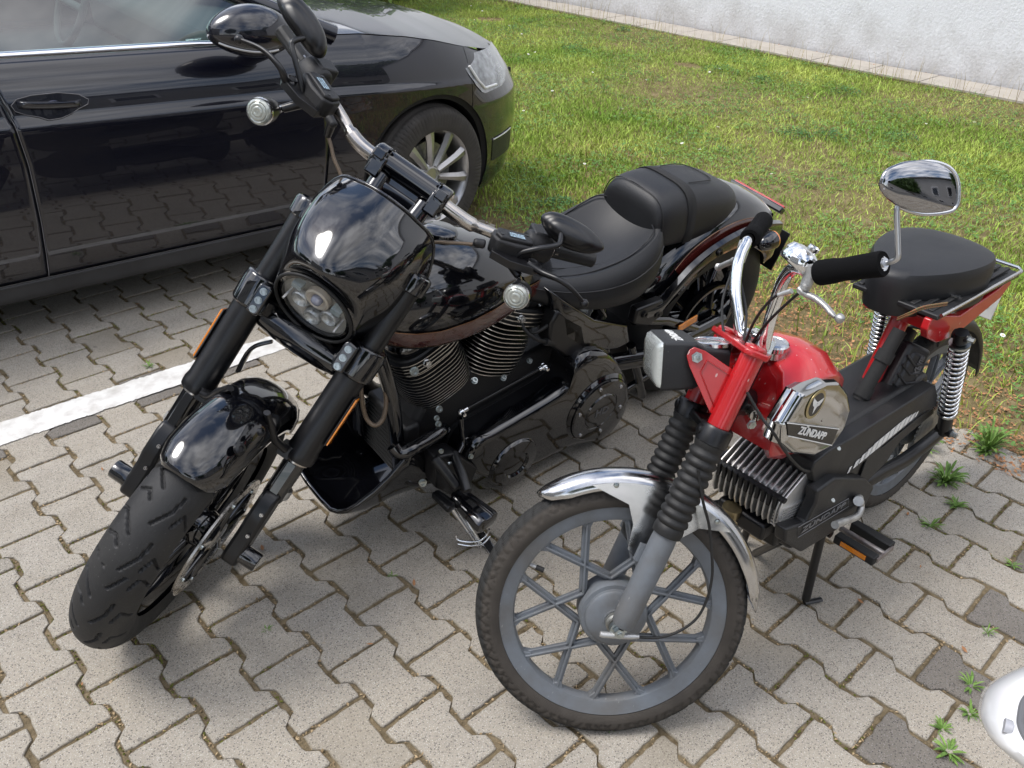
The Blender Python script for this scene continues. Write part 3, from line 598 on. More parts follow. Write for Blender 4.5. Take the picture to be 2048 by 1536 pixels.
def add_chips(m, sc=55, col=(.6, .5, .48), lo=.10, amt=.8, dirt=(.12, .05, .035)):
    """small chips through the paint and a film of dirt"""
    t = m.node_tree; L = t.links.new; b = t.nodes['Principled BSDF']; src = b.inputs['Base Color'].links[0].from_socket if b.inputs['Base Color'].links else None
    tc = N(t, 'ShaderNodeTexCoord'); v = N(t, 'ShaderNodeTexVoronoi'); v.inputs['Scale'].default_value = sc; mp = N(t, 'ShaderNodeMapping'); mp.inputs['Scale'].default_value = (1, 1, .45); L(tc.outputs['Object'], mp.inputs[0]); L(mp.outputs[0], v.inputs['Vector'])
    n = N(t, 'ShaderNodeTexNoise'); n.inputs['Scale'].default_value = 9; n.inputs['Detail'].default_value = 7; L(tc.outputs['Object'], n.inputs['Vector'])
    sub_ = N(t, 'ShaderNodeMath', operation='MULTIPLY_ADD'); L(n.outputs[0], sub_.inputs[0]); sub_.inputs[1].default_value = -.35; L(v.outputs['Distance'], sub_.inputs[2])
    mr = N(t, 'ShaderNodeMapRange'); L(sub_.outputs[0], mr.inputs[0]); mr.inputs[1].default_value = lo - .17; mr.inputs[2].default_value = lo - .20; mr.inputs[4].default_value = amt
    mx = N(t, 'ShaderNodeMix', data_type='RGBA'); L(mr.outputs[0], mx.inputs[0]); mx.inputs[7].default_value = (*col, 1)
    d2 = N(t, 'ShaderNodeMapRange'); L(n.outputs[0], d2.inputs[0]); d2.inputs[1].default_value = .48; d2.inputs[2].default_value = .78; d2.inputs[4].default_value = .5
    m2 = N(t, 'ShaderNodeMix', data_type='RGBA'); L(d2.outputs[0], m2.inputs[0]); m2.inputs[7].default_value = (*dirt, 1)
    if src: L(src, m2.inputs[6])
    else: m2.inputs[6].default_value = b.inputs['Base Color'].default_value
    L(m2.outputs[2], mx.inputs[6]); L(mx.outputs[2], b.inputs['Base Color'])
add_chips(M_RED, 60, (.55, .42, .40), .10, .8, (.20, .008, .010)); add_chips(M_GREYP, 90, (.30, .29, .28), .09, .5, (.13, .115, .095)); add_chips(M_PLAST, 120, (.07, .07, .07), .10, .6, (.03, .028, .025)); add_chips(M_TYRE, 160, (.10, .10, .095), .10, .5, (.035, .033, .03))

# ============================================================ MOPED
MOP = empty('moped', T_MB, 'red and black moped with grey mag wheels and chrome mudguard on its centre stand', 'moped')
S_ = T_MB.inverted() @ T_MS      # steering frame inside the body frame
IS = S_.inverted()
Rm = .28; 
def mtread(s, c):
    if abs(c) > 1: return 0
    a = (s / .022 + abs(c) * 1.2) % 1; b = (s / .022 - abs(c) * 2.2 + .5) % 1
    g = 1 if (a < .22 and abs(c) > .12) or (b < .14 and abs(c) > .45) else 0
    return g if abs(c) < .97 else 0
M_SIDEW = None
def tyre_mat2():
    m = bpy.data.materials.new('dusty_tyre'); m.use_nodes = True; t = m.node_tree; L = t.links.new; b = t.nodes['Principled BSDF']; b.inputs['Roughness'].default_value = .75; b.inputs['Specular IOR Level'].default_value = .3
    tc = N(t, 'ShaderNodeTexCoord'); sx = N(t, 'ShaderNodeSeparateXYZ'); L(tc.outputs['Object'], sx.inputs[0])
    def M(op, a, b_):
        n = N(t, 'ShaderNodeMath', operation=op)
        for i, x in enumerate((a, b_)):
            if x is None: continue
            if hasattr(x, 'is_linked'): L(x, n.inputs[i])
            else: n.inputs[i].default_value = x
        return n.outputs[0]
    r = M('SQRT', M('ADD', M('MULTIPLY', sx.outputs[0], sx.outputs[0]), M('MULTIPLY', sx.outputs[2], sx.outputs[2])), None)
    n = N(t, 'ShaderNodeTexNoise'); n.inputs['Scale'].default_value = 26; n.inputs['Detail'].default_value = 6; L(tc.outputs['Object'], n.inputs['Vector'])
    rr = M('ADD', r, M('MULTIPLY', n.outputs[0], .008))
    mr = N(t, 'ShaderNodeMapRange'); L(rr, mr.inputs[0]); mr.inputs[1].default_value = .2695; mr.inputs[2].default_value = .2755
    mx = N(t, 'ShaderNodeMix', data_type='RGBA'); L(mr.outputs[0], mx.inputs[0]); mx.inputs[6].default_value = (.078, .068, .058, 1); mx.inputs[7].default_value = (.036, .036, .035, 1)
    m3 = N(t, 'ShaderNodeMix', data_type='RGBA', blend_type='MULTIPLY'); m3.inputs[0].default_value = .55; L(mx.outputs[2], m3.inputs[6]); L(n.outputs[0], m3.inputs[7]); L(m3.outputs[2], b.inputs['Base Color'])
    # moulded rings on the sidewall
    wv = M('SINE', M('MULTIPLY', r, 2600.), None); bp = N(t, 'ShaderNodeBump'); bp.inputs['Strength'].default_value = .35; bp.inputs['Distance'].default_value = .001; L(wv, bp.inputs['Height']); L(bp.outputs[0], b.inputs['Normal'])
    return m
M_DTYRE = tyre_mat2()
def moped_wheel(loc, ph, rear=False):
    w = MB(); hubr = .058 if not rear else .05
    # rim: barrel with flanges, about y
    prof = [(.2275, -.019), (.2320, -.021), (.2320, -.015), (.219, -.014), (.213, -.010), (.213, .010), (.219, .014), (.2320, .015), (.2320, .021), (.2275, .0195), (.2130, .0175), (.204, .0145), (.2005, .008), (.2005, -.008), (.204, -.0145), (.213, -.0175)]
    w.lathe((0, 0, 0), (0, 1, 0), prof, 128, closed=True, ref=(1, 0, 0))
    rim = w.ob('wheel', M_GREYP, MOP, loc, 40)
    t = fin('tyre', tyre(Rm, .030, .0275, mtread, 420, 34, 1.0, .70, .0028), M_DTYRE, rim, smooth=50)
    # 7 crossing pairs of ribbed spokes
    sp = MB()
    for i in range(7):
        a = ph + i * 2 * math.pi / 7
        for sg in (-1, 1):
            p1 = Vector((.2035 * math.cos(a + sg * .245), 0, .2035 * math.sin(a + sg * .245))); nd = Vector((.118 * math.cos(a), 0, .118 * math.sin(a)))
            d = (nd - p1).normalized(); p2 = nd + d * .062
            mid = (p1 + p2) / 2; ln = (p2 - p1).length; x = d; y = Vector((0, 1, 0)); z = x.cross(y); RR = Matrix((x, y, z)).transposed()
            sp.box(mid, (ln, .009, .0165), RR); sp.box(mid, (ln, .0235, .0045), RR)
            # gusset at the rim
            gd = (p1 - Vector((0, 0, 0))).normalized(); q = Vector((-gd.z, 0, gd.x))
            sp.plate([p1 + gd * .002 + q * .016, p1 + gd * .002 - q * .016, p1 - gd * .016], (0, .02, 0))
    sp.ob('spokes', M_GREYP, rim, None, 30, bevel=.0012)
    h = MB()
    h.lathe((0, 0, 0), (0, 1, 0), [(.0, -.040), (.030, -.040), (.066, -.034), (.070, -.028), (.070, .020), (.0675, .024), (.067, .026), (.0595, .027), (.0585, .030), (.0585, .034), (.054, .038), (.034, .041), (.024, .044), (.024, .050), (.0, .050)], 64)
    h.ob('hub', M_GREYP, rim, None, 40)
    return rim
fw = moped_wheel(S_, math.radians(-116.6))
rw = moped_wheel(Matrix.Translation((0, 0, Rm)), .3, True)
vs_ = MB(); vs_.tube([(0.195, 0, 0.031), (0.183, 0.004, 0.032)], .0045, 10); vs_.ob('tyre_valve', M_ALU, MOP, S_, 40); vs_ = MB(); vs_.tube([(0.183, 0.004, 0.032), (0.166, 0.008, 0.033)], .0055, 10); vs_.ob('valve_cap', M_RUB, MOP, S_, 40)
# tyre sidewall lettering (raised arc of characters)
def arc_text(s, R, ang, size, parent, yv, m, out=True, step=.016):
    for i, ch in enumerate(s):
        if ch == ' ': continue
        a = ang - i * step; c, sn = math.cos(a), math.sin(a); lc = frame3((R * c, yv, R * sn), (sn, 0, -c), (c, 0, sn))
        fin('lettering', text_mesh(ch, size, .0004, .0003), m, parent, lc)
M_RUBL = mat('moulded_letter', (.055, .043, .033), .7)
arc_text('REINFORCED', .246, math.radians(52), .010, [c for c in fw.children if c.name.startswith('tyre')][0], .0262, M_RUBL, step=.034)
# ---- axle nut, speedo drive and its cable
ax = MB(); ax.lathe((0, .048, 0), (0, 1, 0), [(.0215, 0), (.0215, .012), (.018, .015), (.0, .015)], 28); ax.lathe((0, .060, 0), (0, 1, 0), [(.0175, 0), (.0175, .009), (0, .009)], 24)
ax.ob('axle_bearing', mat('dull_steel', (.28, .28, .26), .45, .8, var=.3, vscale=60), MOP, S_, 40)
nt = MB(); bolt(nt, (0, .088, 0), (0, 1, 0), .0105, .012); nt.lathe((0, .08, 0), (0, 1, 0), [(.0045, 0), (.0045, .026), (0, .026)], 12); nt.lathe((0, .074, 0), (0, 1, 0), [(.017, 0), (.017, .013), (0, .013)], 20); nt.ob('axle_nut', M_ZINC, MOP, S_, 30)
dv = MB(); dv.tube([(0.032, 0.088, -0.018), (0.026, 0.088, -0.017), (-0.007, 0.088, -0.008), (-0.027, 0.088, -0.001), (-0.042, 0.088, 0.004)], [.0055, .0065, .0055, .006, .004], 10); dv.ob('speedometer_drive', M_ALU, MOP, S_, 40)
cb = MB(); cb.tube(catmull([(-0.041, 0.088, 0.003), (-0.08, 0.088, 0.017), (-0.112, 0.088, 0.045), (-0.132, 0.088, 0.084), (-0.132, 0.088, 0.13), (-0.119, 0.09, 0.177), (-0.093, 0.095, 0.225), (-0.064, 0.1, 0.271), (-0.025, 0.115, 0.316), (0.01, 0.12, 0.367), (0.032, 0.11, 0.396), (0.034, 0.1, 0.329), (0.028, 0.08, 0.28)][:10], 6), .0028, 8); cb.ob('speedometer_cable', M_RUB, MOP, S_, 60)
# ---- fork
for sg in (1, -1):
    y = .0895 * sg
    lg = MB(); lg.lathe((0, y, 0), (0, 0, 1), [(.0, .014), (.0185, .015), (.0225, .020), (.0245, .045), (.0245, .205), (.0225, .23), (.0, .23)], 32)
    lg.box((.018, y * .88, .165), (.03, .012, .035)); lg.ob('fork_leg', M_GREYP, MOP, S_, 40)
    g = MB(); pr = [(.0, .222), (.0285, .222), (.0295, .232), (.0285, .240)]
    nb = 9
    for i in range(nb):
        z0 = .243 + i * .0178; pr += [(.0265, z0), (.0310, z0 + .005), (.0315, z0 + .0085), (.0305, z0 + .012), (.0262, z0 + .0168)]
    pr += [(.027, .406), (.0295, .412), (.0295, .418), (0, .418)]
    g.lathe((0, y, 0), (0, 0, 1), pr, 32); g.ob('fork_gaiter', M_RUB, MOP, S_, 60)
    c = MB(); c.lathe((0, y, 0), (0, 0, 1), [(.026, .415), (.0315, .418), (.0315, .447), (.029, .4515), (.0235, .452)], 32); c.lathe((.030, y * 1.0, .434), (1, 0, 0), [(.010, -.004), (.010, .003), (.007, .005), (0, .005)], 16)
    c.ob('fork_collar', M_SATIN, MOP, S_, 40)
    t = MB(); t.lathe((0, y, 0), (0, 0, 1), [(.0215, .445), (.0215, .600), (.024, .602), (.024, .606), (0, .606)], 32); t.ob('fork_tube', M_RED, MOP, S_, 40)
lc = MB(); lc.box((-.022, 0, .432), (.034, .15, .018)); lc.box((.0, 0, .432), (.022, .12, .016)); lc.ob('lower_clamp', M_SATIN, MOP, S_, 40, bevel=.004)
tp = MB(); tp.plate([(.026, -.112, .600), (.026, .112, .600), (.012, .120, .600), (-.020, .116, .600), (-.052, .045, .600), (-.062, .0, .600), (-.052, -.045, .600), (-.020, -.116, .600), (.012, -.120, .600)], (0, 0, .012)); tp.lathe((0, .09, .606), (0, 0, 1), [(.021, 0), (.021, .006), (.012, .009), (0, .009)], 20); tp.lathe((0, -.09, .606), (0, 0, 1), [(.021, 0), (.021, .006), (.012, .009), (0, .009)], 20)
tp.ob('top_clamp', M_RED, MOP, S_, 40, bevel=.003)
bc = MB()
for sg in (1, -1): bc.box((-.028, sg * .042, .618), (.032, .028, .026)); bolt(bc, (-.036, sg * .042, .631), (0, 0, 1), .006, .006)
bc.box((-.028, 0, .616), (.02, .07, .010)); bc.ob('bar_clamp', M_CHROMEW, MOP, S_, 40, bevel=.003)
# ---- handlebar
hb1 = catmull([(-.028, 0, .622), (-.030, .035, .624)] + [(-0.028, 0.05, 0.613), (-0.01, 0.066, 0.665), (0.006, 0.088, 0.711), (0.018, 0.115, 0.743), (0.021, 0.145, 0.764), (0.01, 0.175, 0.767), (-0.003, 0.205, 0.771), (-0.044, 0.3, 0.816)], 6)
hb2 = catmull([(-.028, 0, .622), (-.030, -.035, .624)] + [(-0.015, -0.05, 0.615), (0.004, -0.065, 0.645), (0.024, -0.085, 0.687), (0.032, -0.11, 0.729), (0.029, -0.135, 0.757), (0.022, -0.155, 0.775), (0.013, -0.18, 0.792), (-0.036, -0.29, 0.846)], 6)
hb = MB(); hb.tube(hb1, .0115, 16); hb.tube(hb2, .0115, 16); hb.ob('handlebar', M_CHROME, MOP, S_, 60)
def grip(p, q, name='grip', r=.0195):
    g = MB(); p, q = Vector(p), Vector(q); L = (q - p).length
    g.lathe(p, q - p, [(.012, 0), (r * .98, .0), (r * 1.08, .004), (r * 1.06, .03), (r * .95, .045), (r, .07), (r * 1.02, L * .8), (r * 1.06, L - .004), (r * .98, L), (.009, L), (.009, L - .004), (0, L - .004)], 24); return g.ob(name, mat('foam_grip', (.006, .006, .0065), .95, bump=.4, bscale=900, spec=.1), MOP, S_, 50)
grip((0.007, 0.21, 0.768), (-0.044, 0.3, 0.816)); grip((0.012, -0.18, 0.793), (-0.038, -0.3, 0.846))
# ---- brake levers
def lever(pts, rad, ball, name):
    l = MB(); l.tube(catmull(pts, 5), rad, 12, flat=.55); o = l.ob(name, M_ALU, MOP, S_, 60)
    return o
lm_ = MB(); lm_.tube(catmull([(0.015, 0.185, 0.734), (0.003, 0.195, 0.73), (-0.01, 0.21, 0.729), (-0.023, 0.225, 0.724), (-0.032, 0.24, 0.717), (-0.037, 0.25, 0.714)], 5), [.008] * 5 + [.0085] * 8 + [.0075] * 8 + [.0055] * 5, 12, flat=.7); lm_.lathe((-0.041, 0.255, 0.715), (0, 1, .1), [(.0, -.0085), (.006, -.0065), (.0085, 0), (.006, .0065), (0, .0085)], 16)
bl = lm_.ob('brake_lever', M_ALU, MOP, S_, 60)
pc = MB(); pc.tube([(0.019, 0.19, 0.775), (0.009, 0.19, 0.763), (0.008, 0.19, 0.739), (0.011, 0.185, 0.728)], [.0115, .014, .011, .008], 12, flat=.8); pc.tube([(0.018, 0.17, 0.726), (0.029, 0.15, 0.711)], [.005, .0035], 8); pc.lathe((0.012, 0.2, 0.737), (0.2, .3, 1), [(.0, .007), (.006, .006), (.0065, 0), (0, 0)], 12)
pc.ob('lever_perch', M_ALU, MOP, S_, 50)
rl = MB(); rl.tube(catmull([(0.019, -0.16, 0.745), (0.02, -0.19, 0.739), (0.024, -0.215, 0.728), (0.027, -0.235, 0.718)], 5), [.008] * 6 + [.006] * 10, 10); rl.lathe((0.028, -0.24, 0.716), (0, 1, 0), [(0, -.0085), (.0085, 0), (0, .0085)], 12); rl.tube([(0.02, -0.17, 0.782), (0.02, -0.16, 0.761), (0.018, -0.16, 0.743)], .0125, 12)
rl.ob('brake_lever', M_ALU, MOP, S_, 60)
# ---- bell
be = MB(); bo = Vector((0.028, 0.16, 0.768)); bu = Vector((-.32, 0.12, .94)).normalized()
be.lathe(bo, bu, [(0, -.006), (.030, -.005), (.034, 0), (.034, .010), (.033, .011), (.033, .0125), (.0345, .0135), (.034, .017), (.030, .026), (.017, .032), (0, .0335)], 40); bell = be.ob('bell', M_CHROME, MOP, S_, 40)
bt = MB(); bt.lathe((0.026, 0.19, 0.796), (-.2, .3, .9), [(0, 0), (.009, .001), (.0105, .006), (.0095, .010), (.0085, .006), (0, .005)], 20); bt.tube([(0.024, 0.17, 0.776), (0.025, 0.185, 0.79)], .003, 8); bt.ob('bell_lever', M_CHROMEW, bell, None, 50)
# black print band on the bell
bb = MB(); bb.lathe(bo, bu, [(.0344, .001), (.0344, .009)], 24, a0=2.4, a1=3.7, ref=(1, 0, 0)); bb.ob('bell_band', M_PLAST, bell, None, 40)
# ---- mirror
st = MB(); st.tube(catmull([(-0.044, 0.297, 0.816), (-0.049, 0.31, 0.822), (-0.05, 0.32, 0.83), (-0.042, 0.322, 0.844), (-0.016, 0.325, 0.885), (-0.011, 0.325, 0.897), (-0.011, 0.325, 0.908), (-0.015, 0.322, 0.919)], 5), .0042, 12); st.tube([(-0.042, 0.29, 0.813), (-0.044, 0.305, 0.818)], .0075, 6); mst = st.ob('mirror_stem', mat('zinc_rod', (.55, .56, .58), .28, .9), MOP, S_, 60)
mo_ = [(0.005, 0.325, 0.906), (0.012, 0.325, 0.919), (0.012, 0.325, 0.94), (-0.002, 0.325, 0.959), (-0.026, 0.325, 0.972), (-0.054, 0.325, 0.975), (-0.074, 0.325, 0.965), (-0.088, 0.325, 0.944), (-0.092, 0.325, 0.926), (-0.075, 0.325, 0.912), (-0.047, 0.325, 0.9), (-0.015, 0.325, 0.897)]
mc = sum((Vector(p) for p in mo_), Vector()) / len(mo_)
# the shell: rim turned so that the left edge lies nearer the camera side, dome towards the front
ml = MB(); rim_pts = []
cm = catmull(mo_, 4, True)
def tilt(p): 
    d = Vector(p) - mc; return mc + d + Vector((0, -.0, 0))
base = [tilt(p) for p in cm]; dn = Vector((.92, .35, -.12)).normalized()
rings = [base]
for k, (sc_, h_) in enumerate([(1.0, .004), (.97, .012), (.88, .026), (.70, .040), (.45, .050), (.2, .054), (.04, .055)]):
    rings.append([mc + (p - mc) * sc_ + dn * h_ - Vector((0, 0, .0)) + (Vector(mo_[0]) - mc) * (.30 * (1 - sc_)) for p in base])
ml.loft(rings[::-1], cap=False); msh = ml.ob('mirror_shell', mat('dark_chrome', (.36, .36, .37), .05, 1.), MOP, S_, 180)
rr = MB(); rr.tube([p - dn * .001 for p in base] + [base[0] - dn * .001, base[1] - dn * .001], .0032, 8, cap=False); rr.ob('mirror_rim', M_CHROMEW, msh, None, 60)
mg_ = MB(); mg_.add([p - dn * .003 for p in base], [tuple(range(len(base)))]); mg_.ob('mirror_glass', mat('mirror_glass', (.8, .82, .84), .02, 1.), msh, None, None)
mk = MB(); mk.lathe(Vector((-0.016, 0.322, 0.922)) , dn, [(.0, .014), (.008, .012), (.0105, .004), (.011, -.01), (0, -.01)], 20); mk.ob('mirror_knuckle', M_CHROMEW, msh, None, 40)
# ---- cables from the bars
cbs = MB()
for pts in ([(0.018, 0.165, 0.724), (0.03, 0.145, 0.708), (0.025, 0.1, 0.676), (0.014, 0.06, 0.639), (-0.001, 0.03, 0.603), (-0.016, 0.03, 0.547), (-0.026, 0.03, 0.498)], [(0.005, 0.17, 0.728), (0.002, 0.13, 0.7), (0, 0.09, 0.665), (-0.007, 0.05, 0.63), (-0.016, 0.02, 0.591), (-0.038, 0, 0.526)], [(0.02, -0.17, 0.735), (0.006, -0.14, 0.709), (-0.012, -0.08, 0.66), (-0.01, -0.03, 0.625), (-0.03, 0, 0.534)], [(0.019, -0.17, 0.716), (0.024, -0.13, 0.659), (0.022, -0.07, 0.616), (0.012, -0.03, 0.585), (-0.002, 0, 0.523)]):
    cbs.tube(catmull(pts, 6), .0027, 7)
cbs.ob('control_cables', M_RUB, MOP, S_, 60)
c3 = MB(); c3.tube(catmull([(0.955, 0.07, 0.767), (0.946, 0.1, 0.73), (0.936, 0.13, 0.701), (0.876, 0.13, 0.632), (0.785, 0.12, 0.547), (0.698, 0.1, 0.487), (0.647, 0.08, 0.473)], 6), .0030, 8); c3.tube(catmull([(0.942, 0.03, 0.725), (0.949, 0.03, 0.636), (0.866, -0.05, 0.436)], 6), .0028, 8)
c3.ob('throttle_cable', M_RUB, MOP, None, 60)
# ---- front mudguard
def mtap(t):
    e = min(t, 1 - t); ys = interp(t, [0, .03, .09, .8, .93, 1], [.25, .72, 1, 1, .82, .08]); return ys, .004 * (1 - ys)
prof = [(-.024, -.0335), (-.021, -.035), (-.004, -.032), (.006, -.021), (.010, -.008), (.011, 0), (.010, .008), (.006, .021), (-.004, .032), (-.021, .035), (-.024, .0335)]
fa0, fa1 = math.atan2(.178, .242), math.atan2(.107, -.295) 
fd_ = MB(); fd_.loft(arc_sweep(prof, .296, fa0, fa1, 60, mtap), cap=False, closed=False)
fd_.ob('front_mudguard', mat('scuffed_chrome', (.58, .58, .58), .2, 1., rvar=.12, var=.18, vscale=14), MOP, S_, 60, solid=.0012)
fb = MB(); 
for sg in (1, -1):
    a1_, a2_ = 1.02, 2.05
    arcp = [(.301 * math.cos(a) , sg * .0385, .301 * math.sin(a) - .012) for a in np.linspace(a1_, a2_, 12)]
    fb.plate(arcp[::-1] + [( .150, sg * .0405, .205)][0:0] + [(.075, sg * .0405, .235), (.050, sg * .0405, .20), (.040, sg * .042, .150), (.018, sg * .042, .135), (-.022, sg * .042, .135), (-.035, sg * .0405, .19), (-.075, sg * .0405, .240)][::-1][::-1], (0, .002, 0))
fb.ob('mudguard_brace', M_CHROMEW, MOP, S_, 30)
rv = MB()
for sg in (1, -1):
    for a in (1.18, 1.92): rv.lathe((.298 * math.cos(a), sg * .0395, .298 * math.sin(a) - .014), (0, sg, 0), [(.006, 0), (.005, .003), (0, .004)], 12)
rv.ob('mudguard_bolts', M_ZINC, MOP, S_, 40, kind='stuff')
# ---- headlight
hl = MB(); x0, x1 = .180, .082
def rrect(x, hw, z0, z1, r=.012, n=4):
    out = []
    for cy, cz, a0 in ((hw - r, z1 - r, 0), (-hw + r, z1 - r, math.pi / 2), (-hw + r, z0 + r, math.pi), (hw - r, z0 + r, 1.5 * math.pi)):
        for k in range(n + 1): a = a0 + k * math.pi / 2 / n; out.append(Vector((x, cy + r * math.cos(a), cz + r * math.sin(a))))
    return out
hl.loft([rrect(x0 + .004, .067, .480, .565, .006), rrect(x0, .070, .477, .568, .006), rrect(x0 - .030, .070, .478, .569, .007), rrect(x0 - .058, .068, .480, .569, .008), rrect(x1 + .015, .050, .486, .555, .01), rrect(x1 - .03, .044, .484, .548, .01)])
S_H = S_ @ Matrix(((.932, 0, .361, 0), (0, 1, 0, 0), (-.361, 0, .932, 0), (0, 0, 0, 1))) @ Matrix.Translation((-.240, 0, .004))
HLM = hl.ob('headlight', M_PLAST, MOP, S_H, 35)
le = MB(); le.loft([rrect(x0 + .003, .0675, .480, .5665, .008), rrect(x0 + .010, .065, .482, .564, .010), rrect(x0 + .015, .055, .491, .555, .012), rrect(x0 + .017, .03, .51, .54, .012)]); le.ob('lens', mat('ribbed_lens', (.55, .58, .56), .08, .35, spec=.8, coat=1, bump=.6, bscale=220, rvar=.04), HLM, None, 50)
text('lettering', 'ZÜNDAPP', .020, M_WHITE, HLM, frame3((.150, .0, .5697), (0, -1, 0), (1, 0, 0)), depth=.0006, bold=.0003, width=.105)
sm = MB(); so_ = Vector((0.048, 0, 0.578)); su = Vector((.36, 0, .93)).normalized()
sm.lathe(so_, su, [(.0, -.072), (.030, -.072), (.034, -.06), (.0365, -.006), (.036, .0), (0, .0)], 40); sm.ob('speedometer', M_PLAST, MOP, S_, 40)
sb = MB(); sb.lathe(so_, su, [(.0335, .000), (.0370, .0), (.0372, .007), (.0350, .0085), (.0330, .007), (.0330, .002)], 40, closed=True); spd = sb.ob('speedometer_bezel', M_CHROMEW, MOP, S_, 40)
sgl = MB(); sgl.lathe(so_, su, [(.033, .0055), (.02, .0065), (0, .007)], 32); sgl.ob('speedometer_glass', mat('dial', (.32, .33, .33), .06, coat=1, var=.15, vscale=60), spd, None, 60)
for sg in (1, -1):
    b_ = MB(); pts = [(.108, .079, .560), (.102, .079, .568), (.080, .079, .569), (.000, .080, .553), (-.004, .080, .500), (.000, .080, .468), (.022, .080, .467), (.096, .079, .533), (.108, .079, .548)]
    b_.plate([(p[0], sg * p[1], p[2]) for p in pts], (0, .003, 0)); br = b_.ob('headlight_bracket', M_RED, MOP, S_, 30, bevel=.0008)
    q = MB(); qp = [(.070, .082, .555), (.005, .083, .543), (.004, .083, .485), (.022, .083, .482), (.072, .082, .530)]
    q.tube([(p[0], sg * p[1], p[2]) for p in qp] + [(qp[0][0], sg * qp[0][1], qp[0][2])], .0012, 6); q.ob('bracket_rib', M_RED, br, None, 60)
    q = MB(); bolt(q, (.090, sg * .081, .553), (0, sg, 0), .0085, .006); q.ob('bracket_bolt', M_ZINC, br, None, 30)
# ---- head tube and steering lock (on the frame)
ht = MB(); hp, hq = S_ @ Vector((-.036, 0, .585)), S_ @ Vector((-.034, 0, .430)); ht.tube([hp, hq], .0245, 24); ht.tube([hp + (hp - hq).normalized() * .012, hp], .027, 20); ht.ob('head_tube', M_SATIN, MOP, None, 40)
hc = MB(); hc.tube([hq, hq + (hq - hp).normalized() * .018], [.027, .029], 24); hc.ob('head_bearing', M_CHROMEW, MOP, None, 40)
lk = MB(); lk.lathe((0.876, 0.045, 0.677), (.6, .78, .2), [(0, .016), (.0115, .015), (.012, 0), (.0125, -.02), (0, -.02)], 20); lk.box((0.891, 0.062, 0.678), (.004, .004, .022)); lk.ob('steering_lock', M_STEEL, MOP, None, 40)
fr = MB(); fr.tube([S_ @ Vector((-.04, 0, .50)), (.70, 0, .58), (.55, 0, .50), (.40, 0, .45), (.27, 0, .50), (.18, 0, .62)], [.028, .03, .034, .034, .03, .026], 16); fr.ob('frame_tube', M_SATIN, MOP, None, 60)
# ---- fuel tank
def tring(x0, x1, zt, zs, zl, zb, wt, wm, wb):
    P = [(0, zt), (wt, zt - .002), (wm, zs), (wm, zl), (wb, zb), (0, zb - .002), (-wb, zb), (-wm, zl), (-wm, zs), (-wt, zt - .002)]
    return [Vector((lerp(x0, x1, min(1, (abs(y) / .1) ** 1.5)), y, z)) for y, z in P]
tk = MB(); tk.loft([tring(.786, .885, .735, .705, .612, .585, .046, .094, .070), tring(.780, .872, .750, .716, .600, .570, .052, .099, .076), tring(.745, .815, .765, .733, .585, .552, .058, .102, .082), tring(.705, .745, .766, .735, .578, .545, .060, .103, .084), tring(.66, .69, .750, .720, .580, .548, .058, .101, .082), tring(.622, .64, .712, .688, .588, .558, .052, .092, .076), tring(.600, .610, .668, .65, .60, .57, .042, .072, .06)])
TK = tk.ob('fuel_tank', M_RED, MOP, None, 40, bevel=.014, bseg=4)
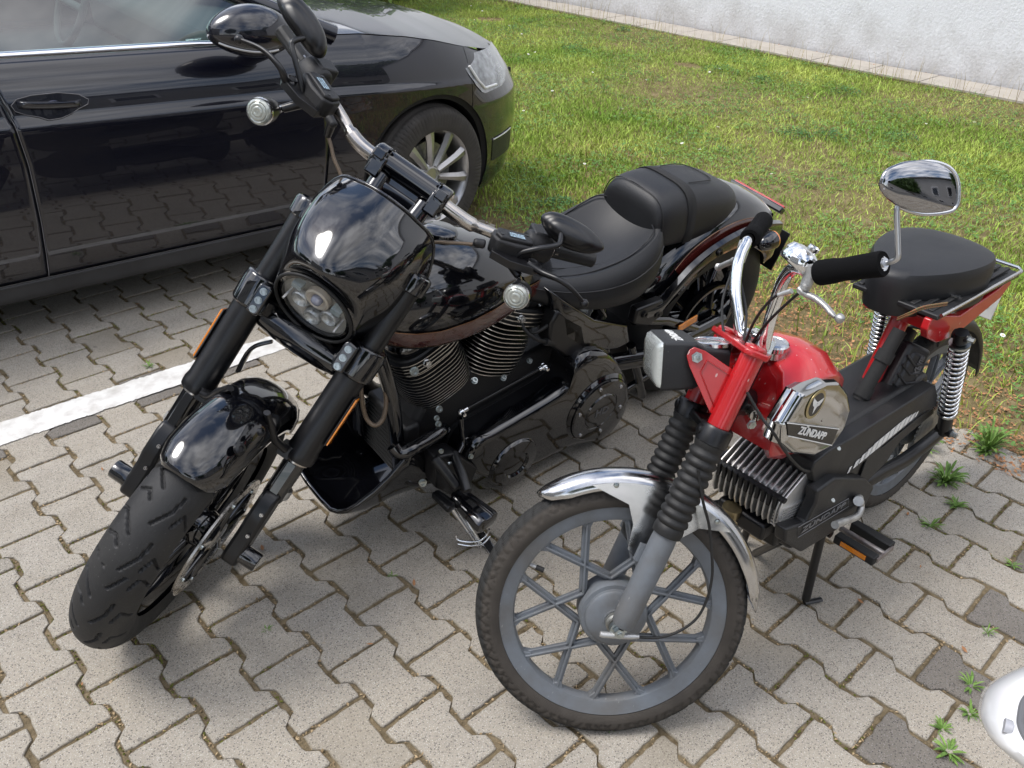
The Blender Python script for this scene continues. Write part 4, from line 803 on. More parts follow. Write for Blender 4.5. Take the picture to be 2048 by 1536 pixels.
for sg in (1, -1):
    yy = .112 * sg
    o_ = [(.905, .665), (.905, .708), (.862, .762), (.78, .758), (.725, .738), (.672, .690), (.640, .640), (.643, .592), (.678, .560), (.75, .566), (.85, .618)]
    oc = [Vector((p[0] - .018, 0, p[1] - .018)) for p in o_]; oc = [a_.lerp(b_, q_) for a_, b_ in zip(oc, oc[1:] + oc[:1]) for q_ in (.08, .92)]; oc = catmull(oc, 2, True); ctr = sum(oc, Vector()) / len(oc); R0 = []
    for sc_, y in ((.98, .080), (1.0, .094), (1.0, .104), (.955, .1165), (.90, .1190), (.86, .1196), (.5, .1200), (.02, .1200)): R0.append([Vector((ctr.x + (p.x - ctr.x) * sc_, sg * y, ctr.z + (p.z - ctr.z) * sc_)) for p in oc])
    cp = MB(); cp.loft(R0, cap=False); CP = cp.ob('tank_side_panel', mat('panel_chrome', (.50, .50, .49), .07, 1., rvar=.03, var=.05, vscale=10), TK, None, 50)
    if sg > 0:
        def PC(u, v, y=.1212): return Vector((u, y, v))
        bd = MB(); B0 = [(.878, .641), (.872, .602), (.692, .546), (.655, .578)]
        bpt = [(0.882, 0.121, 0.698), (0.867, 0.121, 0.662), (0.678, 0.121, 0.557), (0.666, 0.121, 0.593), (0.671, 0.121, 0.582)]
        bd.plate([bpt[0], bpt[1], bpt[2], bpt[3]], (0, .0008, 0)); BD = bd.ob('name_band', mat('black_enamel', (.006, .006, .006), .25), TK, None, None)
        ed = MB(); 
        for a, b in ((bpt[0], bpt[3]), (bpt[1], bpt[2])):
            a, b = Vector(a), Vector(b); z_ = Vector((0, .0012, 0)); ed.tube([a + z_, b + z_], .0011, 6)
        ed.ob('band_edge', M_WHITE, BD, None, None)
        bc_ = (Vector(bpt[0]) + Vector(bpt[1]) + Vector(bpt[2]) + Vector(bpt[3])) / 4 + Vector((0, .0012, 0)); bx = (Vector(bpt[2]) - Vector(bpt[1])).normalized(); byv = (Vector(bpt[0]) - Vector(bpt[1])).normalized()
        text('lettering', 'ZÜNDAPP', .022, M_WHITE, BD, frame3(bc_, bx, byv), depth=.0004, bold=.0007, width=.132)
        # round winged emblem
        em = Vector((0.791, 0.121, 0.703)); ex = Vector((-.94, 0, -.33)).normalized(); ey = Vector((.33, 0, .94)) ; ey = (ey - ey.dot(ex) * ex).normalized()
        e1 = MB(); e1.lathe(em, (0, 1, 0), [(.031, 0), (.031, .0012), (.0255, .0016), (.0, .0016)], 40); E1 = e1.ob('emblem', mat('brass_ring', (.45, .38, .2), .35, .8), TK, None, 40)
        e2 = MB(); e2.lathe(em + Vector((0, .0017, 0)), (0, 1, 0), [(.0248, 0), (0, .0002)], 36); e2.ob('emblem_disc', mat('black_enamel', (.006, .006, .006), .25), E1, None, None)
        e3 = MB(); o3 = em + Vector((0, .0022, 0))
        def Q(a, b): return o3 + ex * a + ey * b
        for s2 in (1, -1):
            e3.add([Q(s2 * .002, .006), Q(s2 * .021, .015), Q(s2 * .019, .006), Q(s2 * .013, -.002), Q(s2 * .004, -.005)], [(0, 1, 2, 3, 4)])
        e3.add([Q(-.006, -.004), Q(0, -.020), Q(.006, -.004), Q(.003, .003), Q(-.003, .003)], [(0, 1, 2, 3, 4)]); e3.lathe(o3 + ey * .001, (0, 1, 0), [(.0055, 0), (.0055, .0006), (.0035, .0006)], 20)
        e3.ob('emblem_wings', M_WHITE, E1, None, None, recalc=False)
cp = MB(); co = Vector((.775, 0, .764)); cp.lathe(co, (.05, 0, 1), [(.024, -.012), (.024, .0)] , 32)
cp = MB(); n_ = 56; rg = []
for z, r, wob in ((-.012, .026, 0), (.002, .0265, 0), (.004, .0275, .0012), (.013, .0275, .0012), (.016, .0255, .0003), (.0175, .020, 0), (.016, .018, 0), (.0165, .0, 0)): rg.append([co + Vector(((r + wob * (k % 2)) * math.cos(2 * math.pi * k / n_), (r + wob * (k % 2)) * math.sin(2 * math.pi * k / n_), z)) for k in range(n_)])
cp.loft(rg); cp.ob('fuel_cap', M_CHROMEW, MOP, None, 30)
tf = MB(); tf.lathe((.80, 0, .62), (1, 0, 0), [(0.0, 0)], 3)
fl = MB(); bolt(fl, (0.953, 0.09, 0.708), (.4, 1, 0), .008, .006); fl.ob('tank_bolt', M_ZINC, TK, None, 40)
# ---- engine: cylinder head with upright fins, lying forward
CYL = MB(); nf = 12
th_c = -.02
def fx(y): return .752 if abs(y) < .085 else .745
cy0 = Vector((.705, 0, .405))
for i in range(nf):
    y = -.082 + i * .0149; k = (i % 2) * .004
    top = [(.758, .352), (.766, .372), (.766, .405), (.760, .425), (.748, .437), (.700, .462 + k), (.655, .482), (.630, .486), (.615, .47), (.61, .40), (.64, .355), (.70, .335)]
    CYL.plate([(x, y, z) for x, z in top], (0, .0042, 0))
cyl = CYL.ob('cylinder_fins', mat('fin_aluminium', (.62, .61, .58), .42, .75, var=.25, vscale=40, bump=.3, bscale=250), MOP, None, 30, bevel=.001)
cc = MB(); cc.box((.690, 0, .398), (.105, .150, .075)); cc.ob('cylinder_core', M_ALU, MOP, None, 30, bevel=.01)
ce = MB()
for i in range(7): ce.plate([(x - .0, .088 + .0013 * 0, z) for x, z in ((.758 - i * .013, .352 + i * .0035), (.764 - i * .013, .358 + i * .0035), (.764 - i * .013, .43 + i * .009), (.758 - i * .013, .436 + i * .009))], (0, .014, 0)) if False else ce.box((.690, .085, .347 + i * .0078), (.150 - i * .002, .022, .0034), Matrix.Rotation(-.20, 3, 'Y'))
ce.ob('side_fins', mat('bright_aluminium', (.78, .77, .75), .42, .75, var=.1, vscale=50), MOP, None, 30)
cs = MB(); cs.plate([(.764, .0895, .362), (.766, .0895, .41), (.757, .0895, .432), (.70, .0895, .466), (.632, .0895, .492), (.612, .0895, .48), (.612, .0895, .40), (.65, .0895, .352), (.74, .0895, .338)], (0, .004, 0)); cs.ob('fin_cover', mat('bright_aluminium', (.62, .61, .6), .38, .9), MOP, None, 30, bevel=.0015)
rs_ = MB(); rs_.tube([(.758, -.088, .430), (.758, .094, .430)], .0075, 8, flat=.8); rs_.ob('fin_damper', M_RUB, MOP, None, 60)
for i in range(11): pass
dpb = MB()
for i in range(11): dpb.box((.764, -.0748 + i * .0149, .418), (.008, .008, .034), Matrix.Rotation(.1, 3, 'Y'))
dpb.ob('damper_blocks', M_RUB, MOP, None, 30)
pl_ = MB(); pc0 = Vector((.668, -.0, .455)); pl_.lathe(pc0, (.1, 0, 1), [(.015, -.02), (.016, .008), (.012, .018), (.0105, .035), (.013, .05), (.012, .068), (.004, .072), (0, .072)], 20); pl_.ob('spark_plug_cap', M_RUB, MOP, None, 50)
ig = MB(); ig.tube(catmull([pc0 + Vector((0, 0, .07)), (.69, -.01, .55), (.74, -.02, .55)], 6), .0035, 8); ig.ob('ignition_lead', M_RUB, MOP, None, 60)
gr = MB(); gr.box((.715, 0, .318), (.095, .13, .045)); gr.box((.69, .03, .29), (.06, .09, .06)); gr.ob('cylinder_underside', M_SATIN, MOP, None, 30, bevel=.008)
ex_ = MB(); ex_.tube(catmull([(.765, -.02, .335), (.775, -.03, .30), (.745, -.05, .25), (.66, -.07, .19), (.5, -.10, .15), (.1, -.12, .14)], 6), [.0135] * 18 + [.016] * 7 + [.03] * 6, 16); ex_.ob('exhaust_pipe', M_CHROME, MOP, None, 60)
ec = MB(); ec.tube([(.768, -.02, .345), (.770, -.022, .322)], .022, 20); bolt(ec, (.785, .005, .325), (1, 0, -.3), .006, .01); bolt(ec, (.775, -.045, .325), (1, 0, -.3), .006, .01); ec.ob('exhaust_collar', mat('brassy', (.4, .33, .2), .35, .9), MOP, None, 40)
# ---- engine block and side covers
eb = MB(); eb.plate([(.66, 0, .42), (.40, 0, .42), (.36, 0, .27), (.52, 0, .215), (.68, 0, .245), (.70, 0, .33)], (0, .19, 0)); eb.ob('engine_case', M_SATIN, MOP, None, 30, bevel=.012)
low = [(0.699, 0.115, 0.451), (0.632, 0.115, 0.453), (0.471, 0.115, 0.374), (0.412, 0.115, 0.322), (0.432, 0.115, 0.268), (0.554, 0.115, 0.261), (0.696, 0.115, 0.276), (0.786, 0.115, 0.355), (0.796, 0.115, 0.397), (0.714, 0.115, 0.37), (0.693, 0.115, 0.415)]
lo = MB(); lo.plate(low, (0, .03, 0)); LO = lo.ob('engine_side_cover', M_PLAST, MOP, None, 40, bevel=.006, bseg=3)
tb = [(0.736, 0.131, 0.347), (0.535, 0.131, 0.328), (0.531, 0.131, 0.344), (0.739, 0.131, 0.372)]
tf_ = MB(); bxp = [(0.736, 0.131, 0.343), (0.528, 0.131, 0.323), (0.541, 0.131, 0.353), (0.748, 0.131, 0.378)]; tf_.tube(bxp + [bxp[0], bxp[1]], .0009, 5); tf_.ob('name_frame', mat('grey_print', (.16, .16, .165), .5), LO, None, None)
bm_ = sum((Vector(p) for p in bxp), Vector()) / 4 + Vector((0, .0006, 0)); text('lettering', 'ZÜNDAPP', .021, mat('grey_print', (.16, .16, .165), .5), LO, frame3(bm_, Vector(bxp[1]) - Vector(bxp[0]), (0, 0, 1)), depth=.0004, bold=.0004, width=(Vector(bxp[1]) - Vector(bxp[0])).length * .86)
upn = [(0.706, 0.108, 0.494), (0.702, 0.108, 0.515), (0.644, 0.108, 0.522), (0.567, 0.108, 0.515), (0.183, 0.108, 0.51), (0.149, 0.108, 0.469), (0.13, 0.108, 0.429), (0.226, 0.108, 0.444), (0.384, 0.108, 0.416), (0.536, 0.108, 0.394), (0.651, 0.108, 0.432), (0.681, 0.108, 0.451)]
upr = [Vector((p[0], -.09, p[2])) for p in upn]
uc = MB(); inner = [Vector((p[0] * .98 + .01, .125, p[2] * 1.0)) for p in upn]
uc.loft([[Vector((p[0], .02, p[2])) for p in upn], [Vector((p[0], .098, p[2])) for p in upn], [Vector(p) * 1 for p in upn]]); UC = uc.ob('frame_cover', M_PLAST, MOP, None, 35, bevel=.004, bseg=3)
u2 = MB(); u2.plate([(.66, 0, .525), (.55, 0, .520), (.16, 0, .520), (.11, 0, .43), (.60, 0, .43)], (0, .15, 0)); u2.ob('frame_cover_top', M_PLAST, MOP, None, 35, bevel=.01)
# white dashed stripe along the lower edge
ds = MB(); A, B = Vector((0.537, 0.11, 0.407)), Vector((0.233, 0.11, 0.448)); dd = (B - A); upv = Vector((0, 0, 1)) 
s_ = 0.; i = 0; widths = []
nst = 13
for i in range(nst):
    f0 = i / nst; wfrac = .30 + .48 * math.sin(math.pi * min(1, (i + .5) / nst)) ; f1 = f0 + wfrac / nst; hh = interp(i, [0, 4, 9, 12], [.014, .026, .026, .012]); sk = dd * .018
    a, b = A + dd * f0, A + dd * f1; off = Vector((0, 0, .002)); ds.plate([a + off, b + off, b + off + sk + upv * hh, a + off + sk + upv * hh], (0, .0008, 0))
    if wfrac > .45: a2 = A + dd * (f1 + .012); b2 = A + dd * (f1 + .020); ds.plate([a2 + off, b2 + off, b2 + off + sk + upv * hh, a2 + off + sk + upv * hh], (0, .0008, 0))
ds.ob('white_stripe', M_WHITE, UC, None, None)
sc = MB()
for p in ((0.613, 0.109, 0.513), (0.182, 0.06, 0.455), (0.621, 0.132, 0.389)): sc.lathe(p, (0, .6, .8), [(.0058, 0), (.0052, .0015), (.002, .002), (0, .001)], 14)
sc.ob('cover_screws', M_ZINC, MOP, None, 40)
# ---- swingarm, chain, sprocket, shocks
sw = MB()
for sg in (1, -1): sw.tube(catmull([(.42, sg * .075, .27), (.30, sg * .078, .27), (.18, sg * .085, .262), (.08, sg * .09, .272), (.0, sg * .09, .28), (-.03, sg * .09, .285)], 5), .017, 12, flat=1.25)
sw.ob('swingarm', M_SATIN, MOP, None, 60)
ch = MB(); pitch = .0127
loop = []
ra, rb, ca, cb_ = .075, .030, Vector((0, .062, .28)), Vector((.40, .062, .285))
def add_run(p, q):
    n = int((q - p).length / pitch)
    for k in range(n): loop.append((p.lerp(q, k / n), (q - p).normalized()))
add_run(ca + Vector((0, 0, ra)), cb_ + Vector((0, 0, rb))); add_run(cb_ + Vector((0, 0, -rb)), ca + Vector((0, 0, -ra)))
for k in range(18): a = -math.pi / 2 - k * math.pi / 18; loop.append((ca + Vector((ra * math.cos(a), 0, ra * math.sin(a))), Vector((math.sin(a), 0, -math.cos(a)))))
for k, (p, d) in enumerate(loop):
    x = d; y = Vector((0, 1, 0)); z = x.cross(y); RR = Matrix((x, y, z)).transposed(); w_ = .0055 if k % 2 else .0035
    ch.box(p + y * w_, (.0125, .0012, .0085), RR); ch.box(p - y * w_, (.0125, .0012, .0085), RR); ch.box(p, (.005, .009, .005), RR)
ch.ob('chain', mat('rusty_chain', (.09, .06, .045), .6, .6, col2=(.17, .11, .08), vscale=120), MOP, None, None)
sp = MB(); T_ = 36
o_ = []
for k in range(T_ * 2): r = ra + (.004 if k % 2 else -.003); a = math.pi * k / T_; o_.append((r * math.cos(a), .062, .28 + r * math.sin(a)))
sp.plate(o_, (0, .003, 0)); sp.ob('sprocket', mat('dull_steel', (.28, .28, .26), .45, .8), MOP, None, 30)
cg = MB(); cgp = [(0.425, 0.098, 0.411), (0.359, 0.098, 0.399), (0.186, 0.098, 0.42), (0.124, 0.098, 0.417), (0.111, 0.098, 0.395), (0.266, 0.098, 0.378), (0.313, 0.098, 0.331), (0.375, 0.098, 0.313), (0.409, 0.098, 0.299), (0.439, 0.098, 0.337)]
cg.plate(cgp, (0, .004, 0)); cg.ob('chain_guard', M_PLAST, MOP, None, 30, bevel=.001)
def shock(top, bot, name='shock_absorber'):
    top, bot = Vector(top), Vector(bot); d = (bot - top); Ld = d.length; d.normalize()
    r = MB(); r.tube([top, bot], .008, 12); r.tube([bot - d * .065, bot - d * .012], .0175, 20); r.tube([bot - d * .02, bot + d * .012], .013, 14); r.tube([top - d * .012, top + d * .018], .016, 16)
    y = Vector((0, 1, 0)); r.tube([bot - y * .02, bot + y * .02], .012, 12); r.tube([top - y * .018, top + y * .018], .012, 12); root = r.ob(name, M_SATIN, MOP, None, 50)
    s = MB(); c = []; turns = 15; u = (Vector((1, 0, 0)) - d * d.x).normalized(); w = d.cross(u); p0 = top + d * .026; ln = Ld - .026 - .068
    for k in range(turns * 18 + 1): a = 2 * math.pi * k / 18; c.append(p0 + d * (ln * k / (turns * 18)) + (u * math.cos(a) + w * math.sin(a)) * .0205)
    s.tube(c, .0036, 7); s.ob('spring', M_CHROME, root, None, 60)
    e = MB(); e.lathe(p0 - d * .004, d, [(.0, 0), (.024, 0), (.0245, .006), (.020, .008)], 24); e.lathe(bot - d * .070, d, [(.023, 0), (.0235, .006), (0, .009)], 24); e.ob('spring_cup', M_ZINC, root, None, 40, kind='stuff')
    bt_ = MB(); sgn = 1 if top.y > 0 else -1; bolt(bt_, bot + y * .02 * sgn, y * sgn, .0075, .014); bolt(bt_, top + y * .018 * sgn, y * sgn, .007, .014); bt_.ob('shock_bolt', M_ZINC, root, None, 30)
shock((0.191, 0.128, 0.658), (0.084, 0.128, 0.347)); shock((0.078, -0.115, 0.621), (0.027, -0.115, 0.334))
# ---- rear frame, rack, seat
rf = MB()
rn = [(.325, .705), (.32, .728), (.30, .733), (.16, .690), (-.03, .705), (-.085, .722), (-.10, .700), (-.06, .672), (.16, .634), (.25, .648), (.31, .68)]
for sg in (1, -1): rf.plate([(min(x, .325 if sg > 0 else .22), sg * .093, z) for x, z in rn], (0, .018, 0))
rf.box((.255, 0, .69), (.03, .17, .03)); rf.box((-.06, 0, .69), (.03, .19, .025)); rf.tube([(.33, 0, .44), (.22, 0, .70)], .022, 14)
RF = rf.ob('rear_frame', M_RED, MOP, None, 35, bevel=.006, bseg=3)
rk = MB(); rk.plate([(.315, -.10, .735), (.315, .112, .735), (-.105, .112, .727), (-.115, -.10, .727)], (0, 0, .012)); RK = rk.ob('luggage_rack', M_PLAST, MOP, None, 30, bevel=.003)
for i in range(9):
    m_ = MB(); y = -.085 + i * .0215; m_.box((.11, y, .741), (.39, .012, .007)); m_.ob('rack_rib', M_RUB, RK, None, 30, bevel=.002)
rr_ = MB(); rr_.tube([(.31, .115, .742), (-.10, .115, .738), (-.118, .10, .738), (-.118, -.10, .738), (.31, -.105, .742)], .0045, 8); rr_.box((.20, 0, .748), (.008, .21, .003)); rr_.ob('rack_rail', M_CHROMEW, RK, None, 50)
seat_o = [(.300, -.03), (.285, .010), (.24, .045), (.16, .082), (.07, .098), (.0, .086), (-.036, .04), (-.048, -.03), (-.036, -.10), (.0, -.143), (.07, -.158), (.16, -.142), (.24, -.10), (.285, -.070)]
so = catmull([(x + .028, y + .006, 0) for x, y in seat_o], 4, True); sc_ = Vector((.138, -.024, 0)); RG = []
for k, z in ((.70, .700), (.95, .697), (.985, .700), (1.0, .715), (1.012, .770), (1.0, .792), (.965, .803), (.80, .809), (.5, .811), (.2, .810), (.02, .810)):
    RG.append([Vector((sc_.x + (p.x - sc_.x) * k, sc_.y + (p.y - sc_.y) * k, z + .012 * (1 if z > .74 else 0) * (-(p.x - .1) * k * .8) + (.010 * max(0, -(p.x)) * 6 * k if z > .74 else 0))) for p in so])
se = MB(); se.loft(RG); ST = se.ob('saddle', M_LEATHER, MOP, None, 50, label=None)
ss = MB(); ss.lathe((.13, -.02, .70), (0, 0, 1), [(.0, 0), (.022, 0), (.03, .022), (.05, .024), (0, .024)], 20); ss.box((.12, -.02, .714), (.2, .12, .012)); ss.ob('saddle_clamp', M_STEEL, MOP, None, 40)
# ---- rear mudguard, plate, lamp
rm = MB(); prf = [(-.02, -.045), (.0, -.043), (.01, -.03), (.014, 0), (.01, .03), (.0, .043), (-.02, .045)]
rm.loft([[v + Vector((0, 0, .28)) for v in r_] for r_ in arc_sweep(prf, .300, math.radians(75), math.radians(168), 30)], cap=False, closed=False); rm.ob('rear_mudguard', M_PLAST, MOP, None, 60, solid=.003)
pt = Vector((-.325, -.0, .545)); npl = MB(); nv = Vector((-1, 0, .25)).normalized()
pq = [L_ for L_ in [(-0.3, 0.018, 0.529), (-0.3, 0.053, 0.515), (-0.3, 0.058, 0.427), (-0.3, 0.027, 0.43)]]
pcn = sum((Vector(p) for p in pq), Vector()) / 4
LP = MB(); LP.box((0, 0, 0), (.003, .105, .125), Matrix.Rotation(-.2, 3, 'Y')); LPo = LP.ob('licence_plate', mat('plate_back', (.50, .50, .47), .5, var=.1, vscale=20), MOP, Matrix.Translation((-.285, -.02, .575)), 30, bevel=.002)
for i, (yy, zz) in enumerate([(-.02, .03), (.02, .03), (-.02, -.015), (.02, -.015)]):
    q = MB(); q.box((.0035 - zz * .2, yy, zz), (.0015, .026, .034), Matrix.Rotation(-.2, 3, 'Y')); q.box((.0046 - zz * .2, yy, zz), (.0015, .014, .02), Matrix.Rotation(-.2, 3, 'Y')); q.ob('embossing', mat('plate_back', (.50, .50, .47), .5), LPo, None, 30)
# ---- pedals, cranks, stand
cr = MB(); cr.tube(catmull([(0.499, 0.135, 0.333), (0.482, 0.14, 0.307), (0.513, 0.15, 0.299), (0.582, 0.155, 0.324), (0.64, 0.16, 0.347)], 5), [.010] * 4 + [.0082] * 12 + [.009] * 5, 12); cr.tube([(0.418, 0.1, 0.282), (0.53, 0.15, 0.352)], .0115, 12); cr.ob('crank', M_ALU, MOP, None, 60)
cr = MB(); cr.tube([(.40, -.12, .27), (.40, -.15, .27), (.33, -.16, .20)], .010, 12); cr.ob('crank', M_ALU, MOP, None, 60)
def pedal(c, hx, hy, parent, name='pedal'):
    """hx: across (fore-aft) half vec, hy: outward half vec"""
    c, hx, hy = Vector(c), Vector(hx), Vector(hy); up = hx.cross(hy).normalized()
    if up.z < 0: up = -up
    R_ = Matrix((hx.normalized(), hy.normalized(), up)).transposed()
    p = MB(); p.tube([c - hy * 1.2, c + hy * 1.0], .0075, 12); p.box(c + hy * 1.02, (hx.length * 2.0, .006, .012), R_); ro = p.ob(name, mat('rusty_steel', (.25, .2, .18), .45, .8, col2=(.4, .38, .37), vscale=40), parent, None, 40)
    for s in (1, -1):
        b = MB(); b.box(c + hx * s, (.026, hy.length * 2, .024), R_); bo = b.ob('pedal_block', M_RUB, ro, None, 30, bevel=.003)
        r = MB(); r.box(c + hx * s * 1.0 + hx.normalized() * s * .0138, (.002, hy.length * 1.25, .013), R_); r.ob('reflector', M_AMBER, ro, None, 30)
pA, pB, pCc = [Vector(p) for p in [(0.438, 0.119, 0.175), (0.438, 0.2, 0.175), (0.396, 0.1, 0.175)]]
pd_c = (Vector((0.418, 0.148, 0.165))); pedal(pd_c, (.037, 0, .0), (0, .054, 0), MOP)
pedal((.33, -.21, .20), (.034, 0, .0), (0, -.046, 0), MOP)
cs_ = MB(); cs_.tube([(0.553, 0.1, 0.228), (0.558, 0.105, 0.139), (0.555, 0.108, 0.025)], .0105, 12); p_ = Vector((0.54, 0.104, 0.004)); cs_.tube([p_ + Vector((.01, .0, .003)), p_ + Vector((-.035, .02, .002))], .008, 8, flat=.6)
cs_.tube([(.52, -.09, .22), (.50, -.115, .11), (.49, -.13, .005)], .0105, 12); cs_.tube([(.50, -.1, .20), (.50, .1, .20)], .010, 12); cs_.tube([(0.602, 0.03, 0.187), (0.483, -0.1, -0.022)], .010, 12); cs_.ob('centre_stand', M_SATIN, MOP, None, 60)
fb_ = MB(); fb_.tube([(0.617, -0.1, 0.419), (0.772, -0.12, 0.397)], .006, 10); fb_.tube([(0.712, -0.05, 0.317), (0.718, -0.13, 0.256)], .006, 10); fb_.ob('frame_stay', M_SATIN, MOP, None, 60)
es = MB(); c_ = []; e0, e1 = Vector((.535, .085, .215)), Vector((.52, .09, .16))
for k in range(8 * 14 + 1): a = 2 * math.pi * k / 14; c_.append(e0.lerp(e1, k / (8 * 14)) + Vector((math.cos(a), math.sin(a), 0)) * .0065)
es.tube(c_, .0016, 6); es.ob('stand_spring', M_STEEL, MOP, None, 60)
# ---- folding lock carrier strapped to the saddle tube (a thing of its own)
LKB = empty('lock_carrier', T_MB, 'black plastic lock carrier strapped to the frame tube below the moped saddle', 'lock holder')
M_LK = mat('lock_plastic', (.018, .018, .02), .4, bump=.2, bscale=500, var=.2, vscale=20)
a0_, a1_ = Vector((0.205, 0.045, 0.602)), Vector((0.276, 0.045, 0.472)); dx_ = (a1_ - a0_).normalized(); sx_ = Vector((-.5, .35, -.55)); sx_ = (sx_ - sx_.dot(dx_) * dx_).normalized(); uz_ = dx_.cross(sx_)
b1 = MB(); Rl = Matrix((dx_, sx_, uz_)).transposed(); Ll = (a1_ - a0_).length
b1.box((a0_ + a1_) / 2, (Ll, .072, .036), Rl); b1.box(a0_.lerp(a1_, .5) + sx_ * .002, (Ll * .8, .05, .044), Rl); b1.ob('carrier_body', M_LK, LKB, None, 35, bevel=.010, bseg=3)
b2 = MB()
for i in range(5):
    f_ = .22 + i * .16; b2.tube([a0_.lerp(a1_, f_) - sx_ * .034 + uz_ * .0225, a0_.lerp(a1_, f_ + .10) + uz_ * .0235, a0_.lerp(a1_, f_) + sx_ * .034 + uz_ * .0225], .003, 6)
b2.ob('carrier_ribs', M_LK, LKB, None, 50)
b3 = MB(); t0_, t1_ = Vector((0.304, 0.035, 0.67)), Vector((0.401, 0.03, 0.513)); b3.tube([t0_, t1_], .0165, 14); b3.ob('strap_tube', mat('strap_black', (.012, .012, .012), .8, bump=.5, bscale=600), LKB, None, 50)
for f_ in (.30, .80):
    b4 = MB(); q0 = t0_.lerp(t1_, f_); dt = (t1_ - t0_).normalized(); b4.tube([q0, q0 + dt * .028], .0205, 14); b4.ob('strap', mat('strap_black', (.012, .012, .012), .8), LKB, None, 50)
text('lettering', 'XPlus', .024, mat('grey_emboss', (.10, .10, .105), .4), LKB, frame3(a0_.lerp(a1_, .30) + uz_ * .0235 + sx_ * .012, -dx_, sx_), depth=.0006, bold=.0008, width=.05)
bg_ = MB()
for off in (0, .005): bg_.tube(catmull([Vector(p) + Vector((0, 0, off)) for p in [(0.466, 0.09, 0.77), (0.49, 0.12, 0.802), (0.459, 0.13, 0.81), (0.314, 0.12, 0.772)]], 5), .0022, 7)
bg_.tube([(.16, .03, .722), (.16, .05, .715), (.155, .06, .720)], .006, 8)
cd = bg_.ob('elastic_cord', mat('green_cord', (.02, .16, .05), .8, col2=(.35, .04, .03), vscale=400), None, None, 60); cd.matrix_world = T_MB.copy(); props(cd, 'green elastic cord with red flecks tied round the moped saddle stem', 'cord')

# ============================================================ BIG MOTORCYCLE
MC = empty('motorcycle', T_HB, 'large glossy black cruiser motorcycle with a headlight cowl leaning on its side stand', 'motorcycle')
SH = T_HB.inverted() @ T_HS
RF_, RTF = .325, .064
HSEG = [(0, -.088, .006, -.050), (.006, -.050, -.030, -.012), (.052, -.060, .060, -.034), (.060, -.034, .044, -.020), (.008, .010, .044, .030), (.044, .030, .080, .036), (.026, .088, .052, .058), (.052, .058, .020, .046), (.092, -.095, .080, -.072)]
def htread(s, c):
    if abs(c) > 1.02: return 0
    p = .105; a = c * .1; s0 = s % p; best = 1
    for (x0, y0, x1, y1) in HSEG:
        dx, dy = x1 - x0, y1 - y0; L2 = dx * dx + dy * dy
        for sh in (-p, 0, p):
            px = s0 + sh
            if px < min(x0, x1) - .005 or px > max(x0, x1) + .005 or a < min(y0, y1) - .005 or a > max(y0, y1) + .005: continue
            t = max(0, min(1, ((px - x0) * dx + (a - y0) * dy) / L2)); d = math.hypot(px - x0 - t * dx, a - y0 - t * dy); best = min(best, d)
    return max(0, min(1, (.0036 - best) / .0012))
fw2 = MB(); fw2.lathe((0, 0, 0), (0, 1, 0), [(.240, -.052), (.245, -.054), (.246, -.050), (.236, -.044), (.222, -.036), (.215, -.02), (.215, .02), (.222, .036), (.236, .044), (.246, .050), (.245, .054), (.240, .052), (.228, .046), (.205, .026), (.203, 0), (.205, -.026), (.228, -.046)], 96, closed=True)
FWH = fw2.ob('wheel', M_GLOSS, MC, SH, 40)
fin('tyre', tyre(RF_, RTF, .063, htread, 900, 90, 1.0, .70, .006), M_TYRE, FWH, smooth=50)
def five(root, r0, r1, w, n=5, y=.0, ph=.3, mt=M_GLOSS):
    s = MB()
    for i in range(n):
        for d in (-.16, .16):
            a = ph + i * 2 * math.pi / n; p = Vector((r1 * math.cos(a + d), 0, r1 * math.sin(a + d))); q = Vector((r0 * math.cos(a + d * .4), 0, r0 * math.sin(a + d * .4)))
            s.tube([q + Vector((0, y + w, 0)), p + Vector((0, y + w * .4, 0))], [.013, .011], 8, flat=.8); s.tube([q + Vector((0, y - w, 0)), p + Vector((0, y - w * .4, 0))], [.013, .011], 8, flat=.8)
    s.ob('spokes', mt, root, None, 50)
five(FWH, .04, .215, .03)
h = MB(); h.lathe((0, 0, 0), (0, 1, 0), [(0, -.07), (.03, -.068), (.034, -.05), (.048, -.04), (.048, .04), (.04, .06), (.03, .07), (0, .07)], 32); h.ob('hub', M_GLOSS, FWH, None, 40)
# brake disc: annulus with holes
dk = MB(); nd = 120; rings = []
dk.lathe((0, .082, 0), (0, 1, 0), [(.118, -.0025), (.152, -.0025), (.152, .0025), (.118, .0025)], 96, closed=True); DK = dk.ob('brake_disc', mat('disc_steel', (.5, .48, .45), .25, 1., var=.15, vscale=60, rvar=.08), MC, SH, 30)
dh = MB()
for k in range(40):
    a = 2 * math.pi * k / 40; rr_ = (.127, .137, .145)[k % 3]
    dh.lathe((rr_ * math.cos(a), .0852, rr_ * math.sin(a)), (0, 1, 0), [(.0034, 0), (0, 0.0001)], 8)
for k in range(5):
    pass
dh.ob('disc_holes', mat('hole_black', (.004, .004, .004), .9), DK, None, None, kind='stuff')
dc = MB()
for k in range(7):
    a = 2 * math.pi * k / 7; dc.tube([(.035 * math.cos(a), .075, .035 * math.sin(a)), (.122 * math.cos(a + .2), .080, .122 * math.sin(a + .2))], [.012, .009], 8, flat=.5)
dc.lathe((0, .07, 0), (0, 1, 0), [(.05, 0), (.05, .012), (.03, .016), (0, .016)], 32); dc.ob('disc_carrier', M_GLOSS, DK, None, 50)
db = MB()
for k in range(7):
    a = 2 * math.pi * k / 7 + .2; db.lathe((.121 * math.cos(a), .0845, .121 * math.sin(a)), (0, 1, 0), [(.006, 0), (.0055, .003), (0, .0035)], 12)
for k in range(7): pass
db.ob('disc_buttons', M_ZINC, DK, None, 40, kind='stuff')
WF = .1335; FO = -.018
